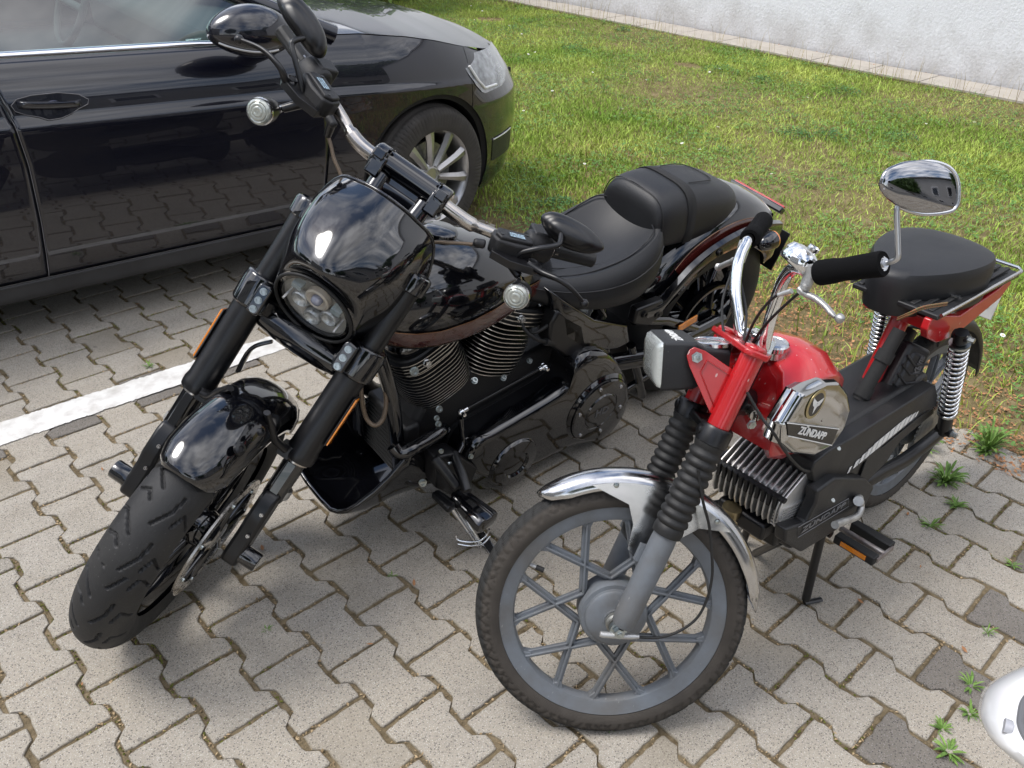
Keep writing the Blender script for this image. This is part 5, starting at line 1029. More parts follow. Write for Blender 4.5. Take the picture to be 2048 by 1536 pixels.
for sg in (1, -1):
    y = WF * sg
    # slider with axle clamp
    s = MB(); s.plate([(.020, y, -.030), (.026, y, .0), (.020, y, .05), (.030, y, .085), (.026, y, .145), (.012, y, .165), (-.036, y, .165), (-.045, y, .10), (-.040, y, .02), (-.020, y, -.035), (0, y, -.040)], (0, .040, 0)); s.ob('axle_clamp', M_SATIN, MC, SH, 35, bevel=.008, bseg=3)
    s = MB(); s.lathe((FO, y, 0), (0, 0, 1), [(.0, .14), (.0235, .14), (.0255, .15), (.0255, .262), (.0, .262)], 28); s.box((FO + .02, y, .20), (.014, .02, .09)); s.ob('fork_stanchion', M_GLOSS, MC, SH, 40, bevel=.001)
    s = MB(); s.lathe((FO - .012, y * 1.02, .0), (0, 0, 1), [(.0275, .150), (.029, .154), (.029, .170), (.0275, .173)], 28); s.ob('slider_ring', M_ALU, MC, SH, 40)
    c = MB(); c.lathe((0, y, 0), (0, sg, 0), [(.024, .0), (.024, .022), (.0225, .0225), (.0225, .055), (.0205, .058), (.008, .058), (.007, .054), (0, .054)], 32); c.ob('axle_cap', M_GLOSS, MC, SH, 40)
    cb2 = MB(); bolt(cb2, (.026, y + .008, .055), (1, 0, 0), .0036, .005, hole=True); bolt(cb2, (.028, y + .008, .115), (1, 0, 0), .0036, .005, hole=True); cb2.ob('clamp_bolt', M_STEEL, MC, SH, 30, kind='stuff')
    # outer tubes
    t = MB(); t.lathe((FO, y, 0), (0, 0, 1), [(.026, .252), (.0365, .254), (.0375, .262), (.0375, .272), (.0345, .285), (.034, .50), (.0, .50)], 40); t.ob('lower_fork_tube', M_SATIN, MC, SH, 50)
    rg = MB(); rg.lathe((FO, y, 0), (0, 0, 1), [(.0285, .247), (.0305, .2475), (.0305, .2515), (.0285, .252)], 32, closed=True); rg.ob('dust_ring', M_STEEL, MC, SH, 50)
    u = MB(); u.lathe((FO, y, 0), (0, 0, 1), [(.0265, .55), (.0265, .72), (0, .72)], 32); u.ob('upper_fork_tube', M_SATIN, MC, SH, 50)
    k = MB(); k.lathe((FO, y, 0), (0, 0, 1), [(.030, .700), (.035, .704), (.0355, .735), (.033, .742), (.028, .744), (.026, .741), (0, .741)], 36); k.ob('fork_cap', M_GLOSS, MC, SH, 40)
    # lower triple clamp lobes
    q = MB(); q.lathe((FO, y, 0), (0, 0, 1), [(.036, .478), (.0425, .482), (.0435, .535), (.040, .555), (.0, .556)], 36); q.plate([(.034, y - sg * .012, .484), (.034, y - sg * .036, .480), (.033, y - sg * .043, .488), (.033, y - sg * .043, .546), (.034, y - sg * .036, .553), (.034, y - sg * .012, .549)], (.024, 0, 0)); Q_ = q.ob('lower_clamp', M_GLOSS, MC, SH, 40, bevel=.008, bseg=4)
    for i in range(3):
        b = MB(); bolt(b, (.0465, y - sg * .028, .494 + i * .0215), (1, 0, 0), .0066, .005, hole=True); b.ob('clamp_bolt', M_ZINC, Q_, None, 30)
    # reflector
    r = MB(); r.box((FO + .002, y + sg * .0355, .380), (.034, .004, .128)); R_0 = r.ob('reflector_base', M_PLAST, MC, SH, 30, bevel=.002); r = MB(); r.box((FO + .002, y + sg * .0395, .380), (.030, .004, .122)); r.ob('reflector', M_AMBER, R_0, None, 30, bevel=.001)
    # fender bracket arm
    a = MB(); a.tube(catmull([(.020, y - sg * .03, .268), (.05, y - sg * .055, .285), (.09, y - sg * .075, .325), (.105, sg * .045, .345)], 6), [.013] * 12 + [.010] * 7, 10, flat=.7); a.box((.0, y - sg * .028, .262), (.03, .03, .03)); a.ob('fender_arm', M_SATIN, MC, SH, 50)
tc_ = MB(); tc_.plate([(.022, -.115, .50), (.020, -.095, .50), (-.035, -.06, .50), (-.035, .06, .50), (.020, .095, .50), (.022, .115, .50), (-.03, .10, .50), (-.075, .03, .50), (-.075, -.03, .50), (-.03, -.10, .50)], (0, 0, .04)); tc_.lathe((-.030, 0, .478), (0, 1, 0), [(0, -.10), (.028, -.10), (.034, -.06), (.036, 0), (.034, .06), (.028, .10), (0, .10)], 28); tc_.plate([(.02, -.10, .72), (.02, .10, .72), (-.06, .05, .72), (-.06, -.05, .72)], (0, 0, .03)); tc_.ob('triple_tree', M_GLOSS, MC, SH, 35, bevel=.006, bseg=3)
# ---- front fender
def ftap(t): return interp(t, [0, .04, .12, .25, .9, 1], [.52, .80, .96, 1, 1, .96]), 0
fp = [(-.056, -.076), (-.044, -.077), (-.020, -.073), (.003, -.060), (.015, -.040), (.020, -.02), (.0215, 0), (.020, .02), (.015, .040), (.003, .060), (-.020, .073), (-.044, .077), (-.056, .076)]
ff = MB(); ff.loft(arc_sweep(fp, RF_ + .008, math.radians(37), math.radians(118), 44, ftap), cap=False, closed=False); FFD = ff.ob('front_fender', M_GLOSS, MC, SH, 60, solid=.003)
fbp = MB(); bp0 = Vector((.27, 0, .255)).normalized() * (RF_ + .034) 
for p, n_, r in (((.205, .055, .288), (.5, .55, .7), .013), ((.165, .065, .325), (.4, .6, .8), .009)): fbp.lathe(p, n_, [(r, 0), (r * .95, .006), (r * .5, .008), (r * .4, .005), (0, .005)], 20)
fbp.ob('fender_bolts', M_SATIN, FFD, None, 40, kind='stuff')
fe = MB(); e_ = [Vector(v) for v in arc_sweep(fp, RF_ + .008, math.radians(37), math.radians(118), 44, ftap)[-1]]; fe.tube(e_, .0028, 6); fe.ob('fender_edge', M_STEEL, FFD, None, 60)
# ---- headlight and cowl
HC = Vector((.045, 0, .575)); HW = Vector((.71, 0, .70)).normalized(); HN = Vector((HW.z, 0, -HW.x))
def hring(r, off, n=48, sq=1): return [HC + HN * off + Vector((0, 1, 0)) * (r * math.sin(2 * math.pi * k / n)) + HW * (r * sq * math.cos(2 * math.pi * k / n)) for k in range(n)]
def keyring(top, crn, side, low, bot, n=48):
    P = [Vector(top), Vector((lerp(top[0], crn[0], .35), crn[1] * .55, lerp(top[2], crn[2], .22))), Vector(crn), Vector(side), Vector(low), Vector((lerp(low[0], bot[0], .7), low[1] * .55, lerp(low[2], bot[2], .75))), Vector(bot)]
    full = P + [Vector((p.x, -p.y, p.z)) for p in P[-2:0:-1]]
    c = catmull(full, 16, True); L_ = [0]
    for a, b in zip(c, c[1:] + [c[0]]): L_.append(L_[-1] + (b - a).length)
    out = []; c2 = c + [c[0]]
    # keep corner correspondence: split evenly per key segment
    m = len(full); per = n / m
    for k in range(n):
        t = k / per; i = int(t); out.append(c2[min(int(round((t) * 16)), len(c2) - 1)])
    return out
RG = [hring(.086, -.030), hring(.091, -.004), hring(.0945, .006), hring(.098, .004), keyring((.168, 0, .662), (.108, .088, .648), (.022, .112, .595), (-.028, .096, .525), (-.040, 0, .492)), keyring((.150, 0, .714), (.086, .108, .706), (-.005, .132, .63), (-.05, .112, .540), (-.058, 0, .482)), keyring((.100, 0, .784), (.032, .120, .768), (-.045, .147, .665), (-.085, .128, .555), (-.075, 0, .475)), keyring((.026, 0, .843), (-.045, .126, .806), (-.085, .153, .69), (-.11, .130, .56), (-.08, 0, .47))]
cw = MB(); 
# resample along the sweep with catmull for smoothness
NS = []
for k in range(48):
    col = catmull([r[k] for r in RG[3:]], 6); NS.append(col)
rows = [[NS[k][i] for k in range(48)] for i in range(len(NS[0]))]
cw.loft(RG[:3] + rows, cap=False); COWL = cw.ob('headlight_cowl', M_GLOSS, MC, SH, 70, solid=.004)
cl = MB(); cl.tube([p for p in rows[-1]] + [rows[-1][0]], .0035, 8, cap=False); cl.ob('cowl_lip', M_GLOSS, COWL, None, 60)
lr = MB(); ring_o = hring(.0915, .0105) ; lr.tube(ring_o + ring_o[:2], .0038, 8, cap=False); lr.ob('cowl_ring', M_RUB, COWL, None, 60)
hb_ = MB(); hb_.loft([hring(.0825, .004), hring(.081, -.004), hring(.060, -.012), hring(.02, -.015), hring(.001, -.015)], cap=False); HLB = hb_.ob('headlight', mat('lamp_bowl', (.50, .47, .43), .35, .0), MC, SH, 50)
lb = MB(); lb.loft([hring(.084, -.002), hring(.084, .006), hring(.078, .0075), hring(.078, -.002)], cap=False); lb.ob('headlight_bezel', M_GLOSS, HLB, None, 40)
def HP(a, b, o=0): return HC + Vector((0, 1, 0)) * a + HW * b + HN * o
def lensbit(a, b, r, o, name, m, sq=1):
    z = MB(); z.lathe(HP(a, b, o), HN, [(r, -.012), (r, 0), (r * .85, .003), (r * .6, -.004), (r * .35, -.006), (0, -.006)], 24); z.ob(name, m, HLB, None, 50)
M_BEIGE = mat('reflector_beige', (.75, .66, .56), .3, .2); M_LAMPC = mat('lamp_chrome', (.75, .75, .75), .22, .5, var=.5, vscale=120)
lensbit(0, .026, .028, .004, 'projector_ring', M_BEIGE); lensbit(-.036, -.010, .021, .003, 'projector', M_LAMPC); lensbit(.036, -.010, .021, .003, 'projector', M_LAMPC); lensbit(0, -.044, .021, .003, 'projector', M_LAMPC)
z = MB(); z.lathe(HP(0, .026, .006), HN, [(.0125, -.006), (.0125, 0), (.010, .006), (.005, .0085), (0, .009)], 20); z.ob('projector_lens', mat('blue_glass', (.32, .33, .42), .05, coat=1), HLB, None, 60)
for sg in (1, -1):
    z = MB(); z.box(HP(sg * .047, .036, .003), (.014, .022, .018), Matrix.Rotation(-.78, 3, 'Y')); z.ob('led_cell', mat('led_cell', (.55, .64, .66), .15, .5), HLB, None, 30)
    z = MB(); z.box(HP(sg * .062, -.004, .002), (.004, .004, .05), Matrix.Rotation(-.78, 3, 'Y')); z.ob('lamp_trim', M_LAMPC, HLB, None, 30)
z = MB(); z.loft([hring(.0795, .0075), hring(.072, .012), hring(.055, .0145), hring(.03, .017), hring(.003, .018)], cap=True); z.ob('headlight_lens', M_LENS, HLB, None, 60)
# bracket under the cowl
br = MB(); br.tube(catmull([(-.02, -.05, .44), (-.02, -.08, .40), (-.05, -.085, .33)], 5), .012, 8, flat=.4); br.ob('cowl_bracket', M_GLOSS, MC, SH, 40, bevel=.003)
# ---- handlebar
bl_ = catmull([(-.088, -.02, .888), (-.086, .035, .888)] + [(-0.088, 0.068, 0.889), (-0.09, 0.113, 0.887), (-0.098, 0.157, 0.887), (-0.11, 0.197, 0.895), (-0.125, 0.245, 0.907), (-0.21, 0.426, 0.973)], 6)
br_ = catmull([(-.088, .02, .888), (-.086, -.035, .888)] + [(-0.088, -0.056, 0.892), (-0.09, -0.111, 0.89), (-0.098, -0.156, 0.898), (-0.11, -0.201, 0.918), (-0.125, -0.249, 0.936), (-0.15, -0.315, 0.955), (-0.21, -0.443, 0.996)], 6)
hb = MB(); hb.tube(bl_, [.0165] * 26 + [.0125] * (len(bl_) - 26), 20); hb.tube(br_, [.0165] * 26 + [.0125] * (len(br_) - 26), 20); hb.ob('handlebar', M_STEEL, MC, SH, 60)
# riser and top clamp
rs = MB(); rs.plate([(-.118, -.070, .885), (-.058, -.070, .885), (-.045, -.070, .91), (-.07, -.070, .924), (-.105, -.070, .922), (-.125, -.070, .905)], (0, .022, 0)); 
rs2 = MB(); rs2.lathe((-.088, 0, .896), (0, 1, 0), [(0, -.074), (.022, -.074), (.0265, -.070), (.0265, .070), (.022, .074), (0, .074)], 40)
for y_ in (.078, -.078): rs2.lathe((-.088, y_, .892), (0, 1, 0), [(0, -.018), (.029, -.018), (.0335, -.012), (.0335, .012), (.029, .018), (0, .018)], 40); rs2.box((-.062, y_, .903), (.026, .026, .022)); rs2.box((-.114, y_, .900), (.024, .026, .022))
rs2.ob('bar_top_clamp', M_GLOSS, MC, SH, 40, bevel=.004, bseg=3)
rs2 = MB(); rs2.box((-.100, 0, .862), (.04, .12, .04)); rs2.box((-.085, 0, .79), (.04, .09, .14)); rs2.box((-.088, .074, .878), (.066, .034, .05)); rs2.box((-.088, -.074, .878), (.066, .034, .05)); rs2.tube([(-.085, -.055, .87), (-.05, -.05, .74)], .022, 16); rs2.tube([(-.085, .055, .87), (-.05, .05, .74)], .022, 16); rs2.ob('riser', M_GLOSS, MC, SH, 40, bevel=.005)
rb2 = MB()
for y in (.062, -.062):
    for x in (-.068, -.108): bolt(rb2, (x, y, .921), (0, 0, 1), .0055, .004, hole=True)
rb2.ob('clamp_bolts', M_GLOSS, MC, SH, 30, kind='stuff')
def bargroup(sg, pts, lev, mir, mstem, sigc, sigs, line):
    """pts: bar axis start, end (housing..grip end)"""
    A, B = Vector(pts[0]), Vector(pts[1]); d = (B - A).normalized()
    up = Vector((.30, 0, .95)); up = (up - up.dot(d) * d).normalized(); fr_ = up.cross(d) * (1 if sg > 0 else -1)
    if fr_.x < 0: fr_ = -fr_
    R_ = Matrix((d, fr_, up)).transposed()
    def PT(s, f_, u): return A + d * (s * 1.22) + fr_ * (f_ * 1.25) + up * (u * 1.25)
    # master cylinder
    m = MB(); m.plate([PT(-.035, .006, .0), PT(.030, .006, .0), PT(.040, .020, .0), PT(.038, .046, .0), PT(.0, .052, .0), PT(-.034, .046, .0), PT(-.042, .03, .0)], up * .042); m.tube([PT(-.048, .030, -.006), PT(-.070, .028, -.008)], [.011, .009], 12)
    MCY = m.ob('master_cylinder', M_POWDER, MC, SH, 40, bevel=.006, bseg=3)
    m = MB(); m.plate([PT(-.030, .010, .019), PT(.026, .010, .019), PT(.034, .022, .019), PT(.032, .043, .019), PT(-.030, .044, .019), PT(-.037, .030, .019)], up * .010); m.ob('reservoir_cover', M_POWDER, MCY, None, 40, bevel=.003)
    for s_, f_ in ((-.027, .034), (.024, .017)):
        m = MB(); m.lathe(PT(s_, f_, .023), up, [(.0045, 0), (.004, .0015), (.0015, .0016), (0, .001)], 12); m.ob('cover_screw', M_SATIN, MCY, None, 40)
    # printed warning text
    m = MB(); m.plate([PT(-.014, .022, .0236), PT(.018, .022, .0236), PT(.018, .038, .0236), PT(-.014, .038, .0236)], up * .0006); m.ob('label', mat('label_black', (.02, .025, .03), .4), MCY, None, None)
    o3 = PT(.002, .030, .0244); tx = d * sg; ty = up.cross(tx)
    for i, s_ in enumerate(('WARNING: USE ONLY', 'DOT 4 FLUID FROM', 'SEALED CONTAINER')):
        fin('lettering', text_mesh(s_, .0050, .0001, .0001, width=.034), mat('label_blue', (.55, .75, .9), .5), MCY, frame3(o3 + ty * (.006 - .006 * i), tx, ty))
    # switch housing
    w = MB(); w.tube([PT(.032, 0, 0), PT(.040, 0, 0), PT(.078, 0, 0), PT(.086, 0, 0)], [.026, .031, .031, .025], 24, flat=1.1); w.box(PT(.060, -.012, .012), (.045, .05, .042), R_); w.ob('switch_housing', M_POWDER, MC, SH, 40, bevel=.005)
    w = MB(); w.box(PT(.056, -.034, .018), (.010, .008, .010), R_); w.box(PT(.070, -.030, -.004), (.012, .010, .010), R_); w.ob('switch_button', M_PLAST, MC, SH, 40, bevel=.002)
    # grip with lengthwise grooves
    g0, g1 = PT(.088, 0, 0), B; n = 36; rg = []
    for q, r in ((0, .0165), (.02, .0185), (.06, .018), (.94, .018), (.97, .0185), (1, .0165)):
        c = g0.lerp(g1, q); rg.append([c + (fr_ * math.cos(2 * math.pi * k / n) + up * math.sin(2 * math.pi * k / n)) * (r - (.0022 if (k % 6 == 0 and .05 < q < .96) else 0)) for k in range(n)])
    w = MB(); w.loft(rg); w.ob('grip', M_RUB, MC, SH, 40)
    w = MB(); w.tube([PT(.086, 0, 0), PT(.098, 0, 0)], .0172, 20); w.ob('grip_collar', M_STEEL, MC, SH, 40)
    # perch + lever
    lv = [Vector(p) for p in lev]
    w = MB(); w.plate([PT(-.035, .03, -.012), PT(.012, .03, -.012), PT(.05, .045, -.012), PT(.055, .065, -.012), PT(.035, .078, -.012), PT(-.01, .072, -.012), PT(-.04, .05, -.012)], up * .018); w.lathe(PT(.036, .060, -.003), up, [(.012, 0), (.012, .003), (.0095, .0035), (.009, .002), (0, .002)], 20); w.ob('lever_perch', M_SATIN, MC, SH, 40, bevel=.004)
    c = catmull([PT(.030, .060, -.008)] + lv, 6); w = MB(); w.tube(c, [interp(i / (len(c) - 1), [0, .25, .8, 1], [.012, .0105, .0062, .0055]) for i in range(len(c))], 14, flat=.75); e = lv[-1]; w.lathe(e, (0, 1, 0), [(0, -.0105), (.0075, -.0075), (.0105, 0), (.0075, .0075), (0, .0105)], 18); w.ob('lever', M_SATIN, MC, SH, 60)
    # mirror
    w = MB(); w.tube(catmull([Vector(p) for p in mstem], 6), .0062, 12); w.ob('mirror_stem', M_SATIN, MC, SH, 60)
    mp = [Vector(p) for p in mir]; ctr = sum(mp, Vector()) / len(mp); o = catmull(mp, 5, True)
    nn = Vector((.94, 0.0, -.1)).normalized(); sh = Vector(mstem[-1]) - ctr
    w = MB(); w.loft([[ctr + (p - ctr) * s_ + nn * h_ + sh * (1 - s_) * .2 for p in o] for s_, h_ in ((.94, -.010), (1.0, -.008), (1.015, -.002), (1.0, .006), (.93, .012), (.80, .016), (.72, .017), (.66, .023), (.50, .028), (.25, .031), (.02, .032))], cap=True); MS_ = w.ob('mirror', M_SATIN, MC, SH, 50)
    w = MB(); w.add([ctr + (p - ctr) * .93 - nn * .0112 for p in o], [tuple(range(len(o)))]); w.ob('mirror_glass', mat('mirror_glass', (.8, .82, .84), .02, 1.), MS_, None, None)
    # turn signal
    sc = Vector(sigc); sd = Vector((.93, 0.0, -.28)).normalized()
    w = MB(); w.lathe(sc, sd, [(0, -.062), (.010, -.060), (.020, -.050), (.026, -.032), (.0285, -.012), (.0285, .0), (.026, .001), (0, .001)], 36); TS = w.ob('turn_signal', M_SATIN, MC, SH, 50)
    w = MB(); w.lathe(sc, sd, [(.0290, -.002), (.0295, .002), (.0280, .008), (.0270, .008), (.0265, .003)], 40); w.ob('signal_bezel', M_CHROMEW, TS, None, 40)
    w = MB(); w.lathe(sc, sd, [(.0268, .004), (.0262, .010), (.022, .0135), (.0195, .0125), (.018, .0145), (.014, .0155), (.012, .0145), (.010, .0162), (.0065, .0165), (.005, .0155), (0, .0165)], 40); w.ob('signal_lens', mat('clear_ribbed', (.40, .42, .38), .1, .3, coat=1, spec=.8), TS, None, 60)
    w = MB(); ss_ = Vector(sigs); w.tube([sc - sd * .03 + (ss_ - sc).normalized() * .024, ss_], .0062, 10); bolt(w, sc - sd * .03 + (ss_ - sc).normalized() * .027, ss_ - sc, .0085, .010); w.ob('signal_stalk', M_CHROMEW, TS, None, 40)
    w = MB(); w.tube([ss_, PT(.0, .045, -.02)], [.009, .011], 10); w.ob('signal_bracket', M_SATIN, MC, SH, 50)
    # banjo and hose
    w = MB(); p0 = Vector(line[0]); w.tube([PT(-.060, .028, -.008), p0], [.0105, .0085], 12); w.ob('banjo', M_SATIN, MC, SH, 50)
    w = MB(); w.tube(catmull([Vector(p) for p in line], 6), .0042, 8); w.ob('brake_hose', mat('braided_hose', (.16, .12, .085), .45, .5, var=.4, vscale=500), MC, SH, 60)
bargroup(1, [(-0.125, 0.243, 0.906), (-0.21, 0.427, 0.974)], [(-0.07, 0.348, 0.891), (-0.05, 0.388, 0.9), (-0.06, 0.426, 0.897), (-0.08, 0.46, 0.887)], [(-0.13, 0.276, 0.991), (-0.13, 0.295, 1.012), (-0.13, 0.341, 1.023), (-0.13, 0.387, 1.024), (-0.13, 0.423, 1.013), (-0.13, 0.426, 0.998), (-0.13, 0.401, 0.976), (-0.13, 0.357, 0.961), (-0.13, 0.316, 0.963), (-0.13, 0.287, 0.975)],
    [(-0.085, 0.281, 0.881), (-0.075, 0.287, 0.901), (-0.07, 0.31, 0.926), (-0.075, 0.334, 0.949), (-0.08, 0.343, 0.962), (-0.1, 0.334, 0.981)], (-0.045, 0.331, 0.82), (-0.08, 0.309, 0.855), [(-0.1, 0.193, 0.857), (-0.1, 0.172, 0.845), (-0.1, 0.144, 0.828), (-0.1, 0.114, 0.808), (-0.1, 0.098, 0.777)])
bargroup(-1, [(-0.125, -0.249, 0.936), (-0.21, -0.443, 0.996)], [(-0.07, -0.327, 0.912), (-0.05, -0.347, 0.931), (-0.06, -0.4, 0.94), (-0.08, -0.461, 0.929)], [(-0.13, -0.458, 1.051), (-0.13, -0.434, 1.074), (-0.13, -0.385, 1.067), (-0.13, -0.339, 1.046), (-0.13, -0.314, 1.02), (-0.13, -0.311, 0.997), (-0.13, -0.334, 0.99), (-0.13, -0.382, 1.005), (-0.13, -0.429, 1.024)],
    [(-0.085, -0.286, 0.902), (-0.075, -0.299, 0.926), (-0.07, -0.335, 0.961), (-0.075, -0.358, 0.981), (-0.08, -0.361, 0.992), (-0.1, -0.354, 1.009)], (-0.045, -0.333, 0.833), (-0.08, -0.308, 0.862), [(-0.1, -0.204, 0.869), (-0.1, -0.186, 0.854), (-0.1, -0.165, 0.834), (-0.1, -0.139, 0.817), (-0.1, -0.089, 0.78)])
cb = MB(); cb.tube(catmull([(1.213, 0.07, 0.564), (1.216, 0.1, 0.503), (1.234, 0.12, 0.451), (1.259, 0.12, 0.442), (1.272, 0.1, 0.462), (1.272, 0.08, 0.527), (1.249, 0.05, 0.557)], 6) if False else catmull([(1.227, 0.08, 0.584), (1.216, 0.1, 0.503), (1.233, 0.12, 0.455), (1.257, 0.12, 0.441), (1.27, 0.1, 0.461), (1.272, 0.08, 0.527), (1.25, 0.05, 0.564)], 6), .0055, 10); cb.ob('hose', mat('braided_hose', (.16, .12, .085), .45, .5), MC, None, 60)
# ================= body
# rear wheel
RB, RTB = .325, .088; T_RW = Matrix.Translation((0, 0, RB))
w = MB(); w.lathe((0, 0, 0), (0, 1, 0), [(.236, -.100), (.243, -.102), (.243, -.096), (.225, -.085), (.21, -.06), (.21, .06), (.225, .085), (.243, .096), (.243, .102), (.236, .100), (.222, .092), (.198, .07), (.195, 0), (.198, -.07), (.222, -.092)], 96, closed=True); RWH = w.ob('wheel', M_GLOSS, MC, T_RW, 40)
fin('tyre', tyre(RB, RTB, .116, None, 160, 40, .9, .74, 0), M_TYRE, RWH, smooth=60)
s = MB()
for i in range(5):
    a = .4 + i * 2 * math.pi / 5
    for d in (-.23, .23):
        p = Vector((.205 * math.cos(a + d), .055, .205 * math.sin(a + d))); q = Vector((.055 * math.cos(a), .085, .055 * math.sin(a))); s.tube([q, p], [.014, .018], 8, flat=.6)
s.ob('spokes', M_GLOSS, RWH, None, 50)
s = MB(); s.lathe((0, 0, 0), (0, 1, 0), [(0, -.1), (.05, -.1), (.05, .09), (.06, .095), (.06, .115), (.045, .12), (.02, .122), (0, .122)], 36); s.ob('hub', M_GLOSS, RWH, None, 40)
s = MB(); s.lathe((0, 0, 0), (0, 1, 0), [(.128, .100), (.133, .101), (.133, .128), (.128, .129), (.118, .126), (.118, .104)], 72, closed=True)
for i in range(5): a = .2 + i * 2 * math.pi / 5; s.tube([(.05 * math.cos(a), .115, .05 * math.sin(a)), (.122 * math.cos(a), .115, .122 * math.sin(a))], [.020, .014], 8, flat=.35)
s.ob('belt_pulley', M_GLOSS, MC, T_RW, 40)
s = MB(); s.lathe((0, .135, RB), (0, 1, 0), [(.026, 0), (.026, .012), (.020, .014), (.018, .03), (.008, .032), (0, .03)], 24); s.ob('axle_cover', M_GLOSS, MC, None, 40)
# swingarm and frame
s = MB(); 
for sg in (1, -1): s.tube([(.46, sg * .10, .30), (.30, sg * .145, .30), (.0, sg * .15, RB), (-.05, sg * .15, RB)], [.024, .024, .024, .02], 14, flat=1.3)
s.tube([(.46, -.12, .30), (.46, .12, .30)], .026, 14); s.tube([(0.386, 0.13, 0.46), (0.256, 0.145, 0.425), (-0.074, 0.15, 0.252)], .016, 12); s.ob('swingarm', M_GLOSS, MC, None, 60)
s = MB(); s.box((0.168, 0.168, 0.397), (.082, .006, .026), Matrix.Rotation(.20, 3, 'Y')); s.ob('side_reflector', M_AMBER, MC, None, 30, bevel=.002)
s = MB(); s.box((0.158, 0.162, 0.388), (.09, .004, .032), Matrix.Rotation(.20, 3, 'Y')); s.ob('reflector_plate', M_SATIN, MC, None, 30, bevel=.002)
fr = MB()
for sg in (1, -1):
    y = .095 * sg
    fr.tube(catmull([(1.30, sg * .03, .72), (1.245, sg * .07, .66), (1.20, y, .50), (1.165, y, .30), (1.15, y * 1.05, .20), (1.08, y * 1.1, .155), (.90, y * 1.1, .14), (.5, y * 1.1, .15), (.45, y * 1.05, .22), (.44, y, .35), (.50, y, .50), (.56, y * .8, .60)], 5), .0185, 14)
fr.tube([(1.33, 0, .70), (1.0, 0, .70), (.6, 0, .60)], .03, 14); fr.tube([(1.28, 0, .62), (1.37, 0, .86)], .036, 20)
fr.tube([(0.353, 0.12, 0.153), (0.11, 0.11, 0.194)], .012, 10); fr.tube([(0.368, 0.13, 0.362), (0.22, 0.12, 0.097)], .014, 10); fr.ob('frame', M_GLOSS, MC, None, 60)
jn = MB(); jn.tube([(1.163, .097, .30), (1.160, .098, .285)], .0225, 20); jn.ob('frame_joint', M_SATIN, MC, None, 50)
# ---- tank
def tankring(x, zt, zb, w, zw, flat=.55):
    pts = []
    for k in range(28):
        a = 2 * math.pi * k / 28; c, s_ = math.cos(a), math.sin(a)
        yy = w * (abs(s_) ** .82) * (1 if s_ > 0 else -1)
        zz = zw + (zt - zw) * (c ** 1.0 if c > 0 else 0) + (zw - zb) * (-(abs(c) ** .9) if c < 0 else 0)
        pts.append(Vector((x, yy, zz)))
    return pts
tk = MB(); tk.loft([tankring(1.262, .735, .690, .035, .712), tankring(1.250, .772, .655, .075, .712), tankring(1.222, .806, .622, .115, .708), tankring(1.175, .832, .596, .142, .700), tankring(1.11, .846, .582, .157, .692), tankring(1.03, .842, .578, .160, .684), tankring(.95, .822, .582, .150, .675), tankring(.87, .792, .592, .130, .668), tankring(.79, .756, .600, .105, .66), tankring(.72, .722, .608, .078, .652), tankring(.66, .70, .615, .05, .65)])
TKH = tk.ob('fuel_tank', M_GLOSS, MC, None, 60, subd=1)
# dark red flame-edged stripe on the flank: follows the tank side
def tank_at(x, zz):
    xs = [.66, .72, .79, .87, .95, 1.03, 1.11, 1.175, 1.222, 1.25, 1.262]; W = [.05, .078, .105, .130, .150, .160, .157, .142, .115, .075, .035]; ZT = [.70, .722, .756, .792, .822, .842, .846, .832, .806, .772, .735]; ZB = [.615, .608, .600, .592, .582, .578, .582, .596, .622, .655, .690]; ZW = [.65, .652, .66, .668, .675, .684, .692, .70, .708, .712, .712]
    w, zt, zb, zw = (interp(x, xs, q) for q in (W, ZT, ZB, ZW))
    if zz >= zw: c = min(1, (zz - zw) / (zt - zw)); s_ = math.sqrt(max(0, 1 - c * c))
    else: c = min(1, ((zw - zz) / (zw - zb))) ** (1 / .9); s_ = math.sqrt(max(0, 1 - c * c))
    return w * s_ ** .82
def stripe(zf0, zf1, xa, xb, n, off, name, m):
    s = MB(); 
    for sg in (1, -1):
        rows = []
        for i in range(n + 1):
            x = lerp(xa, xb, i / n); rows.append([Vector((x, sg * (tank_at(x, lerp(zf0(x), zf1(x), q)) + off), lerp(zf0(x), zf1(x), q))) for q in (0, .25, .5, .75, 1)])
        s.loft(rows, cap=False, closed=False)
    s.ob(name, m, TKH, None, 60)
M_OXB = mat('oxblood_stripe', (.055, .009, .007), .15, coat=1., coat_rough=.02, var=.25, vscale=30); M_GOLDL = mat('copper_line', (.20, .09, .035), .25, .6, coat=1)
za = lambda x: interp(x, [.70, .85, 1.0, 1.12, 1.24], [.660, .656, .644, .642, .656]); zb_ = lambda x: interp(x, [.70, .85, 1.0, 1.12, 1.24], [.672, .697, .692, .688, .697])
stripe(za, zb_, .70, 1.245, 30, .0012, 'tank_stripe', M_OXB); stripe(lambda x: zb_(x), lambda x: zb_(x) + .0028, .70, 1.245, 30, .0016, 'stripe_line', M_GOLDL); stripe(lambda x: za(x) - .0028, lambda x: za(x), .70, 1.245, 30, .0016, 'stripe_line', M_GOLDL)
tcp = MB(); tcp.lathe((1.02, 0, .842), (-.1, 0, 1), [(.04, -.01), (.04, .004), (.034, .008), (0, .009)], 32); tcp.ob('tank_cap', M_GLOSS, TKH, None, 40)
